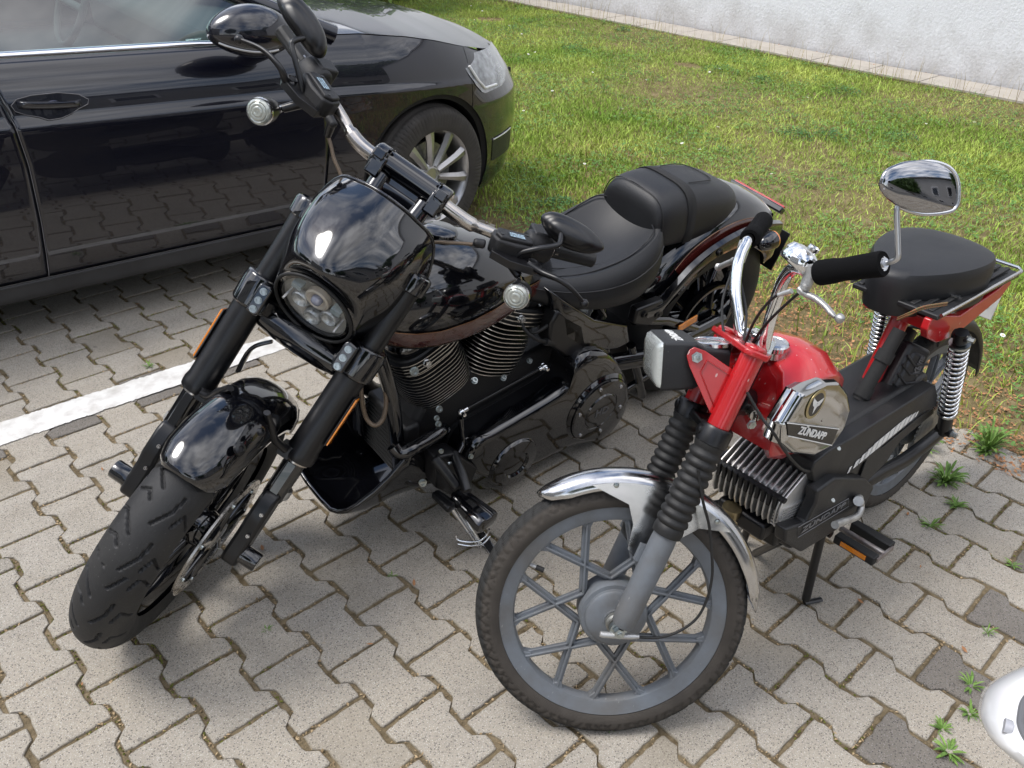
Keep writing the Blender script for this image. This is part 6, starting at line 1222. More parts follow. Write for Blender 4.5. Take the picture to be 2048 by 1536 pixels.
# ---- seats
def seatring(x, w, zc, ze, zb, n=32, wb=.92):
    """zc centre height, ze rolled edge height"""
    top = []
    for k in range(17):
        t = -1 + 2 * k / 16; y = w * t; e = abs(t)
        z = zc + (ze - zc) * min(1, (e / .74)) ** 2 if e < .74 else ze - (ze - (zb + .5 * (ze - zb))) * ((e - .74) / .26) ** 1.6
        top.append(Vector((x, y, z)))
    return top + [Vector((x, w * wb, zb + .01)), Vector((x, w * .6, zb)), Vector((x, 0, zb)), Vector((x, -w * .6, zb)), Vector((x, -w * wb, zb + .01))]
st = MB(); st.loft([seatring(.895, .035, .715, .71, .68), seatring(.87, .062, .712, .708, .655), seatring(.80, .098, .690, .694, .622), seatring(.72, .134, .668, .682, .590), seatring(.64, .162, .652, .678, .568), seatring(.56, .180, .648, .686, .554), seatring(.48, .186, .660, .700, .548), seatring(.41, .180, .688, .724, .552), seatring(.36, .160, .722, .748, .57), seatring(.335, .13, .742, .755, .60), seatring(.325, .09, .742, .745, .64)])
SEAT = st.ob('rider_seat', M_LEATHER, MC, None, 60, subd=1)
def seam(pts, name='seam', r=.0022, par=None, m=None):
    s = MB(); s.tube(catmull(pts, 8), r, 6); s.ob(name, m or M_LEATHER, par or SEAT, None, 60)
M_SEAM = mat('seam_thread', (.010, .010, .011), .5)
for sg in (1,):
    seam([(.80, .055, .6955), (.72, .085, .681), (.64, .108, .676), (.56, .122, .683), (.48, .128, .698), (.42, .124, .722), (.38, .110, .742), (.36, .07, .745), (.352, 0, .742), (.36, -.07, .745), (.38, -.110, .742), (.42, -.124, .722), (.48, -.128, .698), (.56, -.122, .683), (.64, -.108, .676), (.72, -.085, .681), (.80, -.055, .6955)], m=M_SEAM)
    seam([(.86, .05, .700), (.80, .091, .675), (.72, .124, .655), (.64, .150, .645), (.56, .168, .645), (.48, .174, .655), (.41, .168, .682), (.37, .150, .712)], m=M_SEAM, r=.0018)
    seam([(.70, .04, .674), (.62, .05, .657), (.54, .085, .668), (.47, .118, .69)], m=M_SEAM, r=.0014)
def padring(x, w, zt, zb):
    pts = []
    for k in range(24):
        a = math.pi * k / 23; c, s_ = math.cos(a), math.sin(a); pts.append(Vector((x, w * (abs(c) ** .55) * (1 if c > 0 else -1), zb + (zt - zb) * (s_ ** .62))))
    return pts + [Vector((x, -w * .5, zb - .004)), Vector((x, w * .5, zb - .004))]
pd = MB(); pd.loft([padring(0.3693, 0.0765, 0.7695, 0.7000), padring(0.3675, 0.1008, 0.7865, 0.6900), padring(0.3603, 0.1143, 0.8064, 0.6820), padring(0.3423, 0.1206, 0.8220, 0.6760), padring(0.3090, 0.1242, 0.8295, 0.6700), padring(0.2415, 0.1242, 0.8272, 0.6650), padring(0.1695, 0.1242, 0.8206, 0.6620), padring(0.1065, 0.1224, 0.8098, 0.6620), padring(0.0525, 0.1170, 0.7956, 0.6640), padring(0.0075, 0.1062, 0.7780, 0.6680), padring(-0.0240, 0.0882, 0.7608, 0.6760), padring(-0.0393, 0.0540, 0.7415, 0.6900)])
PAD = pd.ob('passenger_pad', M_LEATHER, MC, None, 60, subd=1)
sb_ = MB(); rr1 = [Vector((v.x, v.y * 1.012, v.z + .0025)) for v in padring(0.2523, 0.1233, 0.8279, 0.6720)[:24]]; rr2 = [Vector((v.x, v.y * 1.012, v.z + .0025)) for v in padring(0.2163, 0.1224, 0.8234, 0.6720)[:24]]
sb_.loft([rr1, rr2], cap=False, closed=False); sb_.ob('grab_strap', mat('strap_black', (.012, .012, .012), .8), PAD, None, 60, solid=.003)
seam([Vector((.352, v.y * 1.0, v.z + .001)) for v in padring(0.3351, 0.1197, 0.8193, 0.6760)[1:23:2]], par=PAD, m=M_SEAM, r=.0016)
seam([(.205, .056, .823), (.13, .058, .815), (.09, .045, .806), (.075, 0, .803), (.09, -.045, .806), (.13, -.058, .815), (.205, -.056, .823)], par=PAD, m=M_SEAM, r=.0014)
# ---- rear fender
def rft(t): return interp(t, [0, .1, .75, .93, 1], [.93, 1, 1, .88, .78]), interp(t, [0, .6, 1], [.0, .0, -.012])
rp = [(-.115, -.142), (-.075, -.146), (-.03, -.135), (.004, -.108), (.020, -.065), (.026, 0), (.020, .065), (.004, .108), (-.03, .135), (-.075, .146), (-.115, .142)]
rf2 = MB(); rows = arc_sweep(rp, .392, math.radians(28), math.radians(152), 56, rft); rf2.loft([[v + Vector((0, 0, RB)) for v in r] for r in rows], cap=False, closed=False); RFD = rf2.ob('rear_fender', M_GLOSS, MC, None, 70, solid=.004)
# stripe on rear fender side
def fsurf(a, t, sg, off=.0015):
    # point on fender profile between profile index 2.. (side); t 0..1 from lower side to shoulder
    R0 = .392; P = [(-.075, .146), (-.03, .135), (.004, .108)]; u = t * 2; i = min(int(u), 1); f_ = u - i; r = lerp(P[i][0], P[i + 1][0], f_); y = lerp(P[i][1], P[i + 1][1], f_) + off
    return Vector(((R0 + r + off) * math.cos(a), sg * y, RB + (R0 + r + off) * math.sin(a)))
s = MB()
for sg in (1, -1):
    rows = []
    for i in range(25):
        a = math.radians(46 + 86 * i / 24); lo = interp(i, [0, 10, 24], [.05, .12, .12]); hi = interp(i, [0, 3, 10, 24], [.62, .66, .60, .52]); rows.append([fsurf(a, lerp(lo, hi, q / 6), sg) for q in range(7)])
    s.loft(rows, cap=False, closed=False)
s.ob('fender_stripe', M_OXB, RFD, None, 60)
s = MB()
for sg in (1, -1):
    for w_ in (0, 1):
        ln = [fsurf(math.radians(46 + 86 * i / 24), (interp(i, [0, 10, 24], [.05, .12, .12]) if w_ else interp(i, [0, 3, 10, 24], [.62, .66, .60, .52])), sg, .002) for i in range(25)]; s.tube(ln, .0014, 5)
s.ob('stripe_line', M_GOLDL, RFD, None, 60)
# fender strut
for sg in (1, -1):
    s = MB(); P_ = [(.40, .155, .50), (.33, .16, .50), (.285, .162, .545), (.22, .163, .60), (.13, .164, .640), (.02, .164, .660), (-.10, .160, .655), (-.20, .15, .63)]
    rows = []
    for p in catmull([(a, sg * b, c) for a, b, c in P_], 6):
        rows.append([p + Vector((0, -sg * .010, .022)), p + Vector((0, sg * .006, .018)), p + Vector((0, sg * .010, .004)), p + Vector((0, sg * .008, -.014)), p + Vector((0, -sg * .010, -.020))])
    s.loft(rows); s.ob('fender_strut', M_GLOSS, MC, None, 50)
s = MB(); s.plate([(.43, .150, .53), (.32, .150, .53), (.30, .150, .47), (.36, .150, .45), (.43, .150, .48)], (0, .03, 0)); s.ob('strut_bracket', M_SATIN, MC, None, 40, bevel=.006)
s = MB()
for p in ((.395, .166, .505), (.335, .166, .485), (.13, .174, .640)): bolt(s, p, (0, 1, .1), .010, .006, hole=True)
s.ob('strut_bolts', M_SATIN, MC, None, 30, kind='stuff')
# tail lamp strip, rear signals, plate
s = MB(); s.box((-.262, 0, .652), (.028, .215, .020), Matrix.Rotation(-.6, 3, 'Y')); TL = s.ob('tail_lamp', M_GLOSS, MC, None, 40, bevel=.004); s = MB(); s.box((-.272, 0, .658), (.012, .205, .012), Matrix.Rotation(-.6, 3, 'Y')); s.ob('tail_lens', M_REDREF, TL, None, 30, bevel=.002)
for sg in (1, -1):
    c = Vector((-0.102, 0.185, 0.626)) if sg > 0 else Vector((-0.102, 0.185, 0.626)) * 1; c.y *= sg; ax_ = Vector((-1, 0, .02)).normalized()
    s = MB(); s.lathe(c, ax_, [(0, -.052), (.010, -.050), (.021, -.038), (.0275, -.018), (.029, 0), (.029, .012), (0, .012)], 32); RS = s.ob('rear_signal', M_GLOSS, MC, None, 50)
    s = MB(); s.lathe(c, ax_, [(.0285, .010), (.0285, .018), (.022, .024), (0, .027)], 32); s.ob('signal_lens', mat('amber_lens', (.75, .2, .01), .12, coat=1), RS, None, 60); s = MB(); s.tube([c + Vector((.01, -sg * .02, 0)), (c.x + .02, sg * .11, c.z - .01)], .007, 8); s.ob('signal_stalk', M_SATIN, RS, None, 60)
s = MB(); s.box((-.36, 0, .47), (.005, .20, .14), Matrix.Rotation(-.25, 3, 'Y')); s.ob('plate_holder', M_SATIN, MC, None, 30, bevel=.002)
# ---- engine
ec = MB(); ec.plate([(1.10, 0, .20), (1.13, 0, .30), (1.08, 0, .42), (.93, 0, .46), (.78, 0, .42), (.60, 0, .45), (.45, 0, .42), (.42, 0, .25), (.50, 0, .15), (1.02, 0, .15)], (0, .16, 0)); ec.ob('crankcase', M_POWDER, MC, None, 35, bevel=.02, bseg=3)
M_FIN = mat('engine_black', (.010, .010, .0105), .5, bump=.2, bscale=600); M_FINE = mat('fin_edge', (.62, .60, .57), .3, 1., var=.2, vscale=80)
def cylinder(base, tilt, name='engine_cylinder'):
    d = Vector((math.sin(tilt), 0, math.cos(tilt))); x = Vector((d.z, 0, -d.x)); y = Vector((0, 1, 0)); base = Vector(base)
    core = MB(); core.tube([base, base + d * .20], .072, 32); root = core.ob(name, M_FIN, MC, None, 40)
    def outline(h, r, rc):
        out = []
        for k in range(40):
            a = 2 * math.pi * k / 40; c, s_ = math.cos(a), math.sin(a); m = (abs(c) ** 3.2 + abs(s_) ** 3.2) ** (-1 / 3.2)
            out.append(base + d * h + x * (r * m * c) + y * (rc * m * s_))
        return out
    nfin = 13
    for i in range(nfin):
        h = .022 + i * .0115; r = .086 + .012 * math.sin(math.pi * (i + 3) / (nfin + 5)); rc = .092 + .016 * math.sin(math.pi * (i + 3) / (nfin + 5))
        f_ = MB(); o = outline(h, r, rc); o2 = outline(h + .0023, r, rc); n = len(o)
        f_.add(o + o2, [tuple(range(n))[::-1], tuple(range(n, 2 * n))] + [(k, (k + 1) % n, n + (k + 1) % n, n + k) for k in range(n)]); f_.mi = [0, 0] + [1] * n
        f_.ob('fin', [M_FIN, M_FINE], root, None, None)
    hd = MB(); hd.loft([outline(.172, .080, .090), outline(.178, .098, .108), outline(.215, .100, .110), outline(.225, .092, .10)]); hd.ob('cylinder_head', M_FIN, root, None, 40)
    for i in range(4):
        f_ = MB(); h = .182 + i * .012; o = outline(h, .104, .114); o2 = outline(h + .003, .104, .114); n = len(o); f_.add(o + o2, [tuple(range(n))[::-1], tuple(range(n, 2 * n))] + [(k, (k + 1) % n, n + (k + 1) % n, n + k) for k in range(n)]); f_.mi = [0, 0] + [1] * n; f_.ob('fin', [M_FIN, M_FINE], root, None, None)
    rc_ = MB(); rc_.loft([outline(.225, .085, .095), outline(.245, .085, .095), outline(.258, .075, .085), outline(.262, .04, .05)]); rc_.ob('rocker_cover', M_GLOSS, root, None, 40, bevel=.003)
    b = MB(); bolt(b, base + d * .205 + y * .112 + x * .03, (0, 1, .2), .009, .012); bolt(b, base + d * .24 + y * .088 - x * .05, (0, .6, 1), .009, .008); b.ob('head_bolts', M_CHROMEW, root, None, 30, kind='stuff')
    return root
cylinder((1.005, .0, .395), math.radians(24)); cylinder((.875, .0, .400), math.radians(-21))
# spark plug leads
for pts in ([(0.783, 0.09, 0.555), (0.785, 0.12, 0.547), (0.761, 0.13, 0.557), (0.724, 0.13, 0.573)], [(0.819, 0.09, 0.595), (0.813, 0.12, 0.565), (0.788, 0.14, 0.541), (0.753, 0.14, 0.52)]):
    s = MB(); c = catmull(pts, 6); s.tube(c, .0048, 8); s.tube([c[-1], c[-1] + (c[-1] - c[-4]).normalized() * .045], [.0105, .0085], 12); s.ob('plug_lead', M_RUB, MC, None, 50)
s = MB(); s.plate([(0.729, 0.12, 0.613), (0.621, 0.12, 0.532), (0.571, 0.12, 0.412), (0.663, 0.12, 0.437), (0.742, 0.12, 0.508), (0.747, 0.12, 0.574)], (0, .05, 0)); s.ob('coil_cover', M_SATIN, MC, None, 40, bevel=.008)
# side cover / oil tank
so = [(0.76, 0.145, 0.674), (0.579, 0.145, 0.534), (0.413, 0.145, 0.457), (0.374, 0.145, 0.374), (0.431, 0.145, 0.368), (0.595, 0.145, 0.416), (0.702, 0.145, 0.51)]
s = MB(); s.loft([[Vector((p[0], .04, p[2])) for p in so], [Vector((p[0], .125, p[2])) for p in so], [Vector((lerp(p[0], .56, .12), .145, lerp(p[2], .53, .12))) for p in so]]); s.ob('oil_tank', M_GLOSS, MC, None, 50, bevel=.008, bseg=3)
# primary cover
po = [(0.997, 0.19, 0.217), (0.993, 0.19, 0.261), (0.966, 0.19, 0.293), (0.909, 0.19, 0.305), (0.808, 0.19, 0.323), (0.669, 0.19, 0.356), (0.649, 0.19, 0.428), (0.598, 0.19, 0.448), (0.504, 0.19, 0.407), (0.404, 0.19, 0.285), (0.353, 0.19, 0.164), (0.369, 0.19, 0.088), (0.434, 0.19, 0.045), (0.563, 0.19, 0.086), (0.723, 0.19, 0.085), (0.857, 0.19, 0.094), (0.945, 0.19, 0.148)]
def off_ring(pts, y, sc_): 
    c = sum((Vector(p) for p in pts), Vector()) / len(pts); return [Vector((c.x + (p[0] - c.x) * sc_, y, c.z + (p[2] - c.z) * sc_)) for p in pts]
pr = MB(); o_ = catmull(po, 4, True); pr.loft([off_ring(o_, .06, .96), off_ring(o_, .085, 1.0), off_ring(o_, .155, 1.0), off_ring(o_, .172, .975), off_ring(o_, .180, .92), off_ring(o_, .182, .8)]); PRM = pr.ob('primary_cover', M_GLOSS, MC, None, 50)
fl = MB(); fl.loft([off_ring(o_, .082, 1.0), off_ring(o_, .082, 1.035), off_ring(o_, .092, 1.035), off_ring(o_, .092, 1.0)], cap=False); fl.ob('primary_flange', M_POWDER, PRM, None, 40)
fc = MB(); fc.lathe((0.83, 0.16, 0.154), (0, 1, 0), [(.085, 0), (.085, .02), (.078, .030), (.045, .036), (.040, .030), (.015, .033), (0, .033)], 48); fc.ob('primary_boss', M_GLOSS, PRM, None, 40)
dcv = Vector((0.523, 0.195, 0.223))
dd = MB(); dd.lathe((dcv.x, .12, dcv.z), (0, 1, 0), [(.128, 0), (.128, .045), (.122, .058), (.114, .066), (.110, .070)], 64); dd.ob('derby_housing', M_GLOSS, PRM, None, 40)
dd = MB(); dd.lathe((dcv.x, .185, dcv.z), (0, 1, 0), [(.108, 0), (.108, .010), (.104, .0135), (.066, .0155), (.064, .013), (.061, .0135), (.058, .018), (.04, .019), (0, .019)], 72); DB = dd.ob('derby_cover', M_GLOSS, MC, None, 30)
for k in range(6):
    a = math.radians(75 + 60 * k); s = MB(); s.lathe((dcv.x + .093 * math.cos(a), .199, dcv.z + .093 * math.sin(a)), (0, 1, 0), [(.0062, 0), (.006, .003), (.003, .0032), (.0028, .002), (0, .002)], 14); s.ob('cover_screw', M_CHROMEW, DB, None, 40)
text('lettering', 'HD', .036, mat('grey_emboss', (.10, .10, .105), .4), DB, frame3((dcv.x, .2045, dcv.z), (-1, 0, 0), (0, 0, 1)), depth=.0008, bold=.001)
s = MB()
for p, ax_, r in [((1.162, 0.13, 0.575), (.3, 1, .4), .012), ((1.059, 0.11, 0.398), (.2, .9, .5), .010), ((1.072, 0.12, 0.381), (.2, .9, .5), .008), ((1.065, 0.12, 0.358), (.2, .9, .5), .009), ((0.945, 0.1, 0.436), (0, .5, 1), .010), ((0.844, 0.1, 0.405), (0, .5, 1), .010), ((0.767, 0.11, 0.44), (0, .6, 1), .009), ((0.854, 0.1, 0.23), (0, 1, .4), .008), ((0.783, 0.15, 0.317), (0, 1, .4), .009), ((0.66, 0.15, 0.342), (0, 1, .4), .009), ((1.003, 0.19, 0.271), (0, 1, .4), .008), ((1.16, 0.2, 0.267), (.5, 1, .3), .011), ((1.112, 0.2, 0.352), (.5, 1, .3), .007), ((1.065, 0.18, 0.276), (.3, .7, 1), .009)]:
    q = MB(); bolt(q, p, ax_, r * .75, r * .8, hole=True); q.ob('engine_bolt', M_ZINC, MC, None, 30)
# frame downtube lower connecting bar (glossy)
s = MB(); s.tube(catmull([(1.196, 0.115, 0.341), (1.185, 0.13, 0.325), (1.147, 0.14, 0.332), (1.07, 0.13, 0.337), (1.043, 0.12, 0.33)], 5), .0175, 14); s.ob('lower_frame_bar', M_GLOSS, MC, None, 60)
# shift linkage
s = MB(); l0, l1 = Vector((1.002, 0.13, 0.378)), Vector((0.716, 0.12, 0.408)); s.tube([l0, l1], .0042, 8); s.ob('shift_rod', M_SATIN, MC, None, 60)
for p in (l0, l1):
    q = MB(); q.lathe(p, (.2, 1, .3), [(0, -.010), (.009, -.008), (.011, 0), (.009, .008), (.005, .010), (.005, .022), (0, .023)], 16); q.tube([p, p.lerp(l1 if p is l0 else l0, .07)], .0065, 10); q.ob('rod_end', M_CHROME, MC, None, 50)
s = MB(); s.tube(catmull([(1.01, 0.14, 0.368), (1.011, 0.15, 0.332), (1.011, 0.16, 0.299), (1.031, 0.17, 0.282)], 5), [.011] * 5 + [.009] * 6 + [.012] * 5, 12, flat=.6); s.ob('shift_arm', M_GLOSS, MC, None, 60)
# forward control bracket, peg, toe peg
s = MB(); s.plate([(1.117, 0.16, 0.316), (1.05, 0.16, 0.3), (0.964, 0.16, 0.203), (0.982, 0.16, 0.145), (1.021, 0.16, 0.118), (1.103, 0.16, 0.201)], (0, .05, 0)); s.tube([(1.116, 0.18, 0.315), (1.087, 0.25, 0.253)], .014, 12); s.tube([(1.048, 0.17, 0.29), (1.067, 0.24, 0.278), (1.078, 0.28, 0.257)], .013, 12); s.ob('control_bracket', M_SATIN, MC, None, 45, bevel=.005)
def pegbody(a, b, r0, r1, name, mt):
    a, b = Vector(a), Vector(b); d = (b - a).normalized(); up = Vector((0, 0, 1)); up = (up - up.dot(d) * d).normalized(); sd = d.cross(up); L_ = (b - a).length; rows = []
    for q, r in ((0, .6), (.08, .95), (.5, 1.05), (.9, 1.12), (.98, 1.05), (1, .8)):
        c = a + d * L_ * q; rr_ = lerp(r0, r1, q) * r; rows.append([c + sd * rr_ * x + up * rr_ * y for x, y in ((-1, -.35), (-1, .3), (-.75, .55), (-.35, .62), (-.30, .45), (.30, .45), (.35, .62), (.75, .55), (1, .3), (1, -.35), (.6, -.7), (-.6, -.7))])
    m = MB(); m.loft(rows); m.ob(name, mt, MC, None, 40, bevel=.002)
pegbody((1.068, 0.223, 0.2), (1.052, 0.346, 0.19), .026, .033, 'foot_peg', M_GLOSS); pegbody((1.108, 0.187, 0.19), (1.099, 0.256, 0.19), .014, .016, 'toe_peg', M_SATIN)
# kick stand
k0, k1 = Vector((1.068, 0.22, 0.15)), Vector((1.028, 0.31, 0.045)); s = MB(); s.tube([k0, k0.lerp(k1, .5), k1], [.016, .013, .012], 14, flat=.7); s.ob('side_stand', M_CHROME, MC, None, 60)
wf_ = T_HB.inverted(); f0 = wf_ @ Vector((0.602, -0.025, 0.006)); f1 = wf_ @ Vector((0.592, -0.062, 0.006)); g0 = wf_ @ Vector((0.591, 0.011, 0.006))
s = MB(); s.add([wf_ @ Vector(p) for p in [(0.605, 0.022, 0.008), (0.631, 0.015, 0.008), (0.609, -0.059, 0.008), (0.583, -0.062, 0.008)]] + [wf_ @ Vector(p) for p in [(0.607, 0.024, 0.002), (0.633, 0.017, 0.002), (0.611, -0.057, 0.002), (0.585, -0.06, 0.002)]], [(0, 1, 2, 3), (7, 6, 5, 4), (0, 4, 5, 1), (1, 5, 6, 2), (2, 6, 7, 3), (3, 7, 4, 0)]); s.ob('stand_foot', M_CHROME, MC, None, 30, bevel=.001)
s = MB(); s.add([wf_ @ Vector(p) for p in [(0.602, -0.005, 0.01), (0.621, -0.008, 0.011), (0.603, -0.058, 0.01), (0.585, -0.058, 0.01)]], [(0, 1, 2, 3)]); s.ob('foot_pad', M_RUB, MC, None, None)
for pts in ([(0.531, 0.014, 0.05), (0.532, 0.007, 0.04), (0.55, -0.019, 0.04), (0.573, -0.037, 0.045), (0.59, -0.043, 0.06), (0.591, -0.048, 0.08)], [(0.529, 0.004, 0.03), (0.548, -0.022, 0.03), (0.577, -0.038, 0.03), (0.598, -0.045, 0.05)]):
    s = MB(); s.tube([wf_ @ Vector(p) for p in catmull(pts, 6)], .0025, 8); s.ob('stand_spring', M_CHROME, MC, None, 60)
# ---- chin scoop
def chin_row(x, hw, zb, zs):
    """U section: from near top edge down round the belly to far top edge"""
    pts = []
    for k in range(21):
        t = -1 + 2 * k / 20; y = hw * (abs(t) ** .75) * (1 if t > 0 else -1); z = zb + (zs - zb) * abs(t) ** 3.2; pts.append(Vector((x, -y, z)))
    return pts
rows = [chin_row(1.350, .045, .160, .163), chin_row(1.346, .075, .148, .160), chin_row(1.338, .098, .136, .168), chin_row(1.324, .117, .124, .182), chin_row(1.30, .130, .112, .205), chin_row(1.26, .139, .100, .236), chin_row(1.22, .143, .094, .27), chin_row(1.18, .144, .090, .31), chin_row(1.15, .143, .088, .325), chin_row(1.10, .14, .087, .25), chin_row(1.05, .135, .088, .215), chin_row(.98, .125, .092, .20)]
ch = MB(); ch.loft(rows, cap=False, closed=False); CH = ch.ob('chin_spoiler', M_GLOSS, MC, None, 60, solid=.006, bevel=0)
e = MB(); edge = [r[0] for r in rows[:8]][::-1] + rows[0][1:-1] + [r[-1] for r in rows[:8]]; e.tube(edge, .0065, 8); e.ob('spoiler_lip', M_GLOSS, CH, None, 60)
s = MB(); s.box((1.12, 0, .26), (.05, .18, .18)); s.ob('oil_cooler', M_FIN, MC, None, 30, bevel=.01)
for i in range(12):
    s = MB(); s.box((1.147, 0, .18 + i * .0135), (.006, .17, .002)); s.ob('cooler_fin', M_FIN, MC, None, 30)
# exhausts on the far side
s = MB(); s.tube(catmull([(1.06, -.06, .55), (1.15, -.12, .45), (1.05, -.16, .25), (.7, -.18, .22), (-.2, -.19, .24)], 6), [.024] * 13 + [.028] * 6 + [.045] * 6, 20); s.ob('exhaust', M_SATIN, MC, None, 60)
s = MB(); s.tube(catmull([(.80, -.08, .52), (.85, -.14, .42), (.7, -.18, .33), (-.15, -.19, .32)], 6), [.024] * 7 + [.028] * 6 + [.045] * 6, 20); s.ob('exhaust', M_SATIN, MC, None, 60)
s = MB(); s.lathe((.94, -.10, .56), (0, -1, 0), [(.08, 0), (.085, .03), (.075, .05), (0, .055)], 40); s.ob('air_cleaner', M_GLOSS, MC, None, 50)

# ============================================================ CAR
CAR = empty('car', T_CB, 'black five-door hatchback with silver alloy wheels parked behind the motorcycle, seen from its right side', 'car')
M_CARP = mat('car_paint', (.0035, .004, .009), .25, spec=.3, coat=1., coat_rough=.012)
M_CARW = mat('dusty_trim', (.028, .028, .030), .55, var=.3, vscale=6)
M_CARP.node_tree.nodes['Principled BSDF'].inputs['Coat IOR'].default_value = 1.55
M_ALLOY = mat('alloy_silver', (.42, .41, .40), .32, .85, var=.12, vscale=12)
M_DUSTHL = mat('dust_highlight', (.16, .155, .16), .7, var=.4, vscale=9)  # pale grey for body edges: dust and a painted edge highlight in one colour
WX, WZ, WR = 1.79, .317, .317
def crz(x): return .778 - .030 * x if x < 1.3 else .739 - .055 * (x - 1.3)
def ztop(x): return interp(x, [-2.2, -1.8, -1, 0, .5, 1.0, 1.3, 1.5, 1.7, 1.85, 2.0, 2.2, 2.45, 2.7], [.98, 1.0, .99, .975, .960, .945, .948, .938, .912, .882, .842, .795, .755, .735])
def yside(z, zt, x=0):
    """side profile in y (0 = widest), from sill to top"""
    c = crz(x)
    if z < c: return interp(z, [.15, .19, .24, .26, .34, .5, .66, c], [.075, .050, .040, .026, .012, .002, .0, -.006])
    t = (z - c) / max(.02, zt - c); return -.006 + .018 * min(1, t * 8) * 1.0 + .018 * t + .062 * t ** 2.4
def nose(z):
    return interp(z, [.15, .2, .3, .45, .58, .66, .75, .85, .95], [2.55, 2.60, 2.645, 2.66, 2.655, 2.60, 2.52, 2.42, 2.3])
def plan(x, z, zt):
    """y on near side for station x; x may run past the corner"""
    xs = 1.50; A = nose(z) - xs; base = yside(z, zt, x)
    if x <= xs: return base + (.07 * ((-1.2 - x) / 1.0) ** 2 if x < -1.2 else 0)
    t = min(1, (x - xs) / A); p = 2.35; y = .9 - .9 * (1 - t ** p) ** (1 / p); return base * (1 - t) + y * .98
def patch(name, xa, xb, z0, z1, nu, nv, m, parent=CAR, arch=None, off=0, rowz=None, sm=60, solid=.0):
    V = []; F = []; inside = []
    for j in range(nv + 1):
        for i in range(nu + 1):
            v = j / nv; zg = lerp(.5, .9, v); u = i / nu
            xg = lerp(xa(.6), xb(.6), u); zt = ztop(xg); zz = lerp(z0(xg), z1(xg), v)
            x = lerp(xa(zz), xb(zz), u)
            if x > 1.5:      # ease columns toward the nose by angle so the corner stays smooth
                pass
            x = min(x, nose(zz) - .0005)
            V.append(Vector((x, plan(x, zz, zt) - off, zz)))
    def ins(p): return arch and (math.hypot(p.x - arch[0], p.z - arch[1]) < arch[2])
    if arch:
        step = .018
        for k, p in enumerate(V):
            r = math.hypot(p.x - arch[0], p.z - arch[1])
            if abs(r - arch[2]) < step and r > 1e-3 and p.y < .3:
                s_ = arch[2] / r; nx, nz = arch[0] + (p.x - arch[0]) * s_, arch[1] + (p.z - arch[1]) * s_
                V[k] = Vector((nx, plan(nx, nz, ztop(nx)) - off, nz)); inside.append(k)
    S = set(inside)
    for j in range(nv):
        for i in range(nu):
            q = (j * (nu + 1) + i, j * (nu + 1) + i + 1, (j + 1) * (nu + 1) + i + 1, (j + 1) * (nu + 1) + i)
            if arch and all((k in S) or ins(V[k]) for k in q): continue
            F.append(q)
    mb = MB(); mb.add(V, F); return mb.ob(name, m, parent, None, sm, solid=solid)
def patch2(name, *a, **k):
    o = patch(name, *a, **k); d = o.copy(); COL.objects.link(d); d.parent = CAR if o.parent == CAR else o.parent
    d.matrix_local = Matrix.Translation((0, 1.8, 0)) @ Matrix.Diagonal((1, -1, 1, 1)); return o
seamR = lambda z: interp(z, [.18, .25, .45, .65, .78, .88, .97], [.172, .182, .198, .205, .195, .175, .15])
seamF = lambda z: interp(z, [.2, .3, .55, .8, .95], [1.245, 1.25, 1.285, 1.29, 1.27]); g = .0022
K_ = lambda c: (lambda x: c)
patch2('rear_door', lambda z: -.92, lambda z: seamR(z) - g, K_(.250), lambda x: ztop(x) - .004, 60, 46, M_CARP, solid=.012)
patch2('front_door', lambda z: seamR(z) + g, lambda z: seamF(z) - g, K_(.250), lambda x: ztop(x) - .004, 70, 46, M_CARP, solid=.012)
patch2('sill', lambda z: -1.0, lambda z: 1.47, K_(.176), K_(.246), 60, 8, M_CARW, solid=.01)
patch2('sill_edge', lambda z: -.95, lambda z: 1.40, K_(.240), K_(.2485), 60, 2, M_DUSTHL, off=.003)  # dusty sill edge, its reflected light painted as a pale strip
hl0 = 1.985
patch2('front_wing', lambda z: seamF(z) + g, lambda z: 2.03, K_(.246), lambda x: ztop(x) - .003, 100, 80, M_CARP, arch=(WX, WZ, .362))
patch2('front_bumper', lambda z: 2.034, lambda z: nose(z), K_(.165), lambda x: ztop(x) - .003, 70, 60, M_CARP, arch=(WX, WZ, .362))
patch2('rear_quarter', lambda z: -2.1, lambda z: -.925, K_(.20), lambda x: ztop(x) - .003, 60, 60, M_CARP, arch=(-.85 - .0, WZ, .35))
# arch lip and liner
ln = MB(); pts0 = []; pts1 = []
for k in range(49):
    a = math.radians(-22 + 224 * k / 48); r = .362; x, z = WX + r * math.cos(a), WZ + r * math.sin(a); y = plan(x, max(z, .16), ztop(x)); pts0.append(Vector((x, y, z))); pts1.append(Vector((x, y + .03, z))) 
o2 = [Vector((WX + .340 * math.cos(math.radians(-22 + 224 * k / 48)), pts0[k].y + .02, WZ + .340 * math.sin(math.radians(-22 + 224 * k / 48)))) for k in range(49)]; o3 = [Vector((p.x, p.y + .35, p.z)) for p in o2]
ln.loft([pts0, [p + Vector((0, .012, 0)) for p in pts0], o2, o3], cap=False, closed=False); o_ = ln.ob('arch_liner', mat('arch_black', (.006, .006, .007), .75), CAR, None, 60); d = o_.copy(); COL.objects.link(d); d.parent = CAR; d.matrix_local = Matrix.Translation((0, 1.8, 0)) @ Matrix.Diagonal((1, -1, 1, 1))
# dark core that closes the body below the belt
co = MB(); co.box((.2, .9, .50), (2.2, 1.66, .55)); co.box((0.2, .9, .26), (4.2, 1.2, .2)); co.box((2.2, .9, .45), (.6, 1.0, .4)); co.ob('floor_pan', mat('arch_black', (.006, .006, .007), .75), CAR, None, 30)
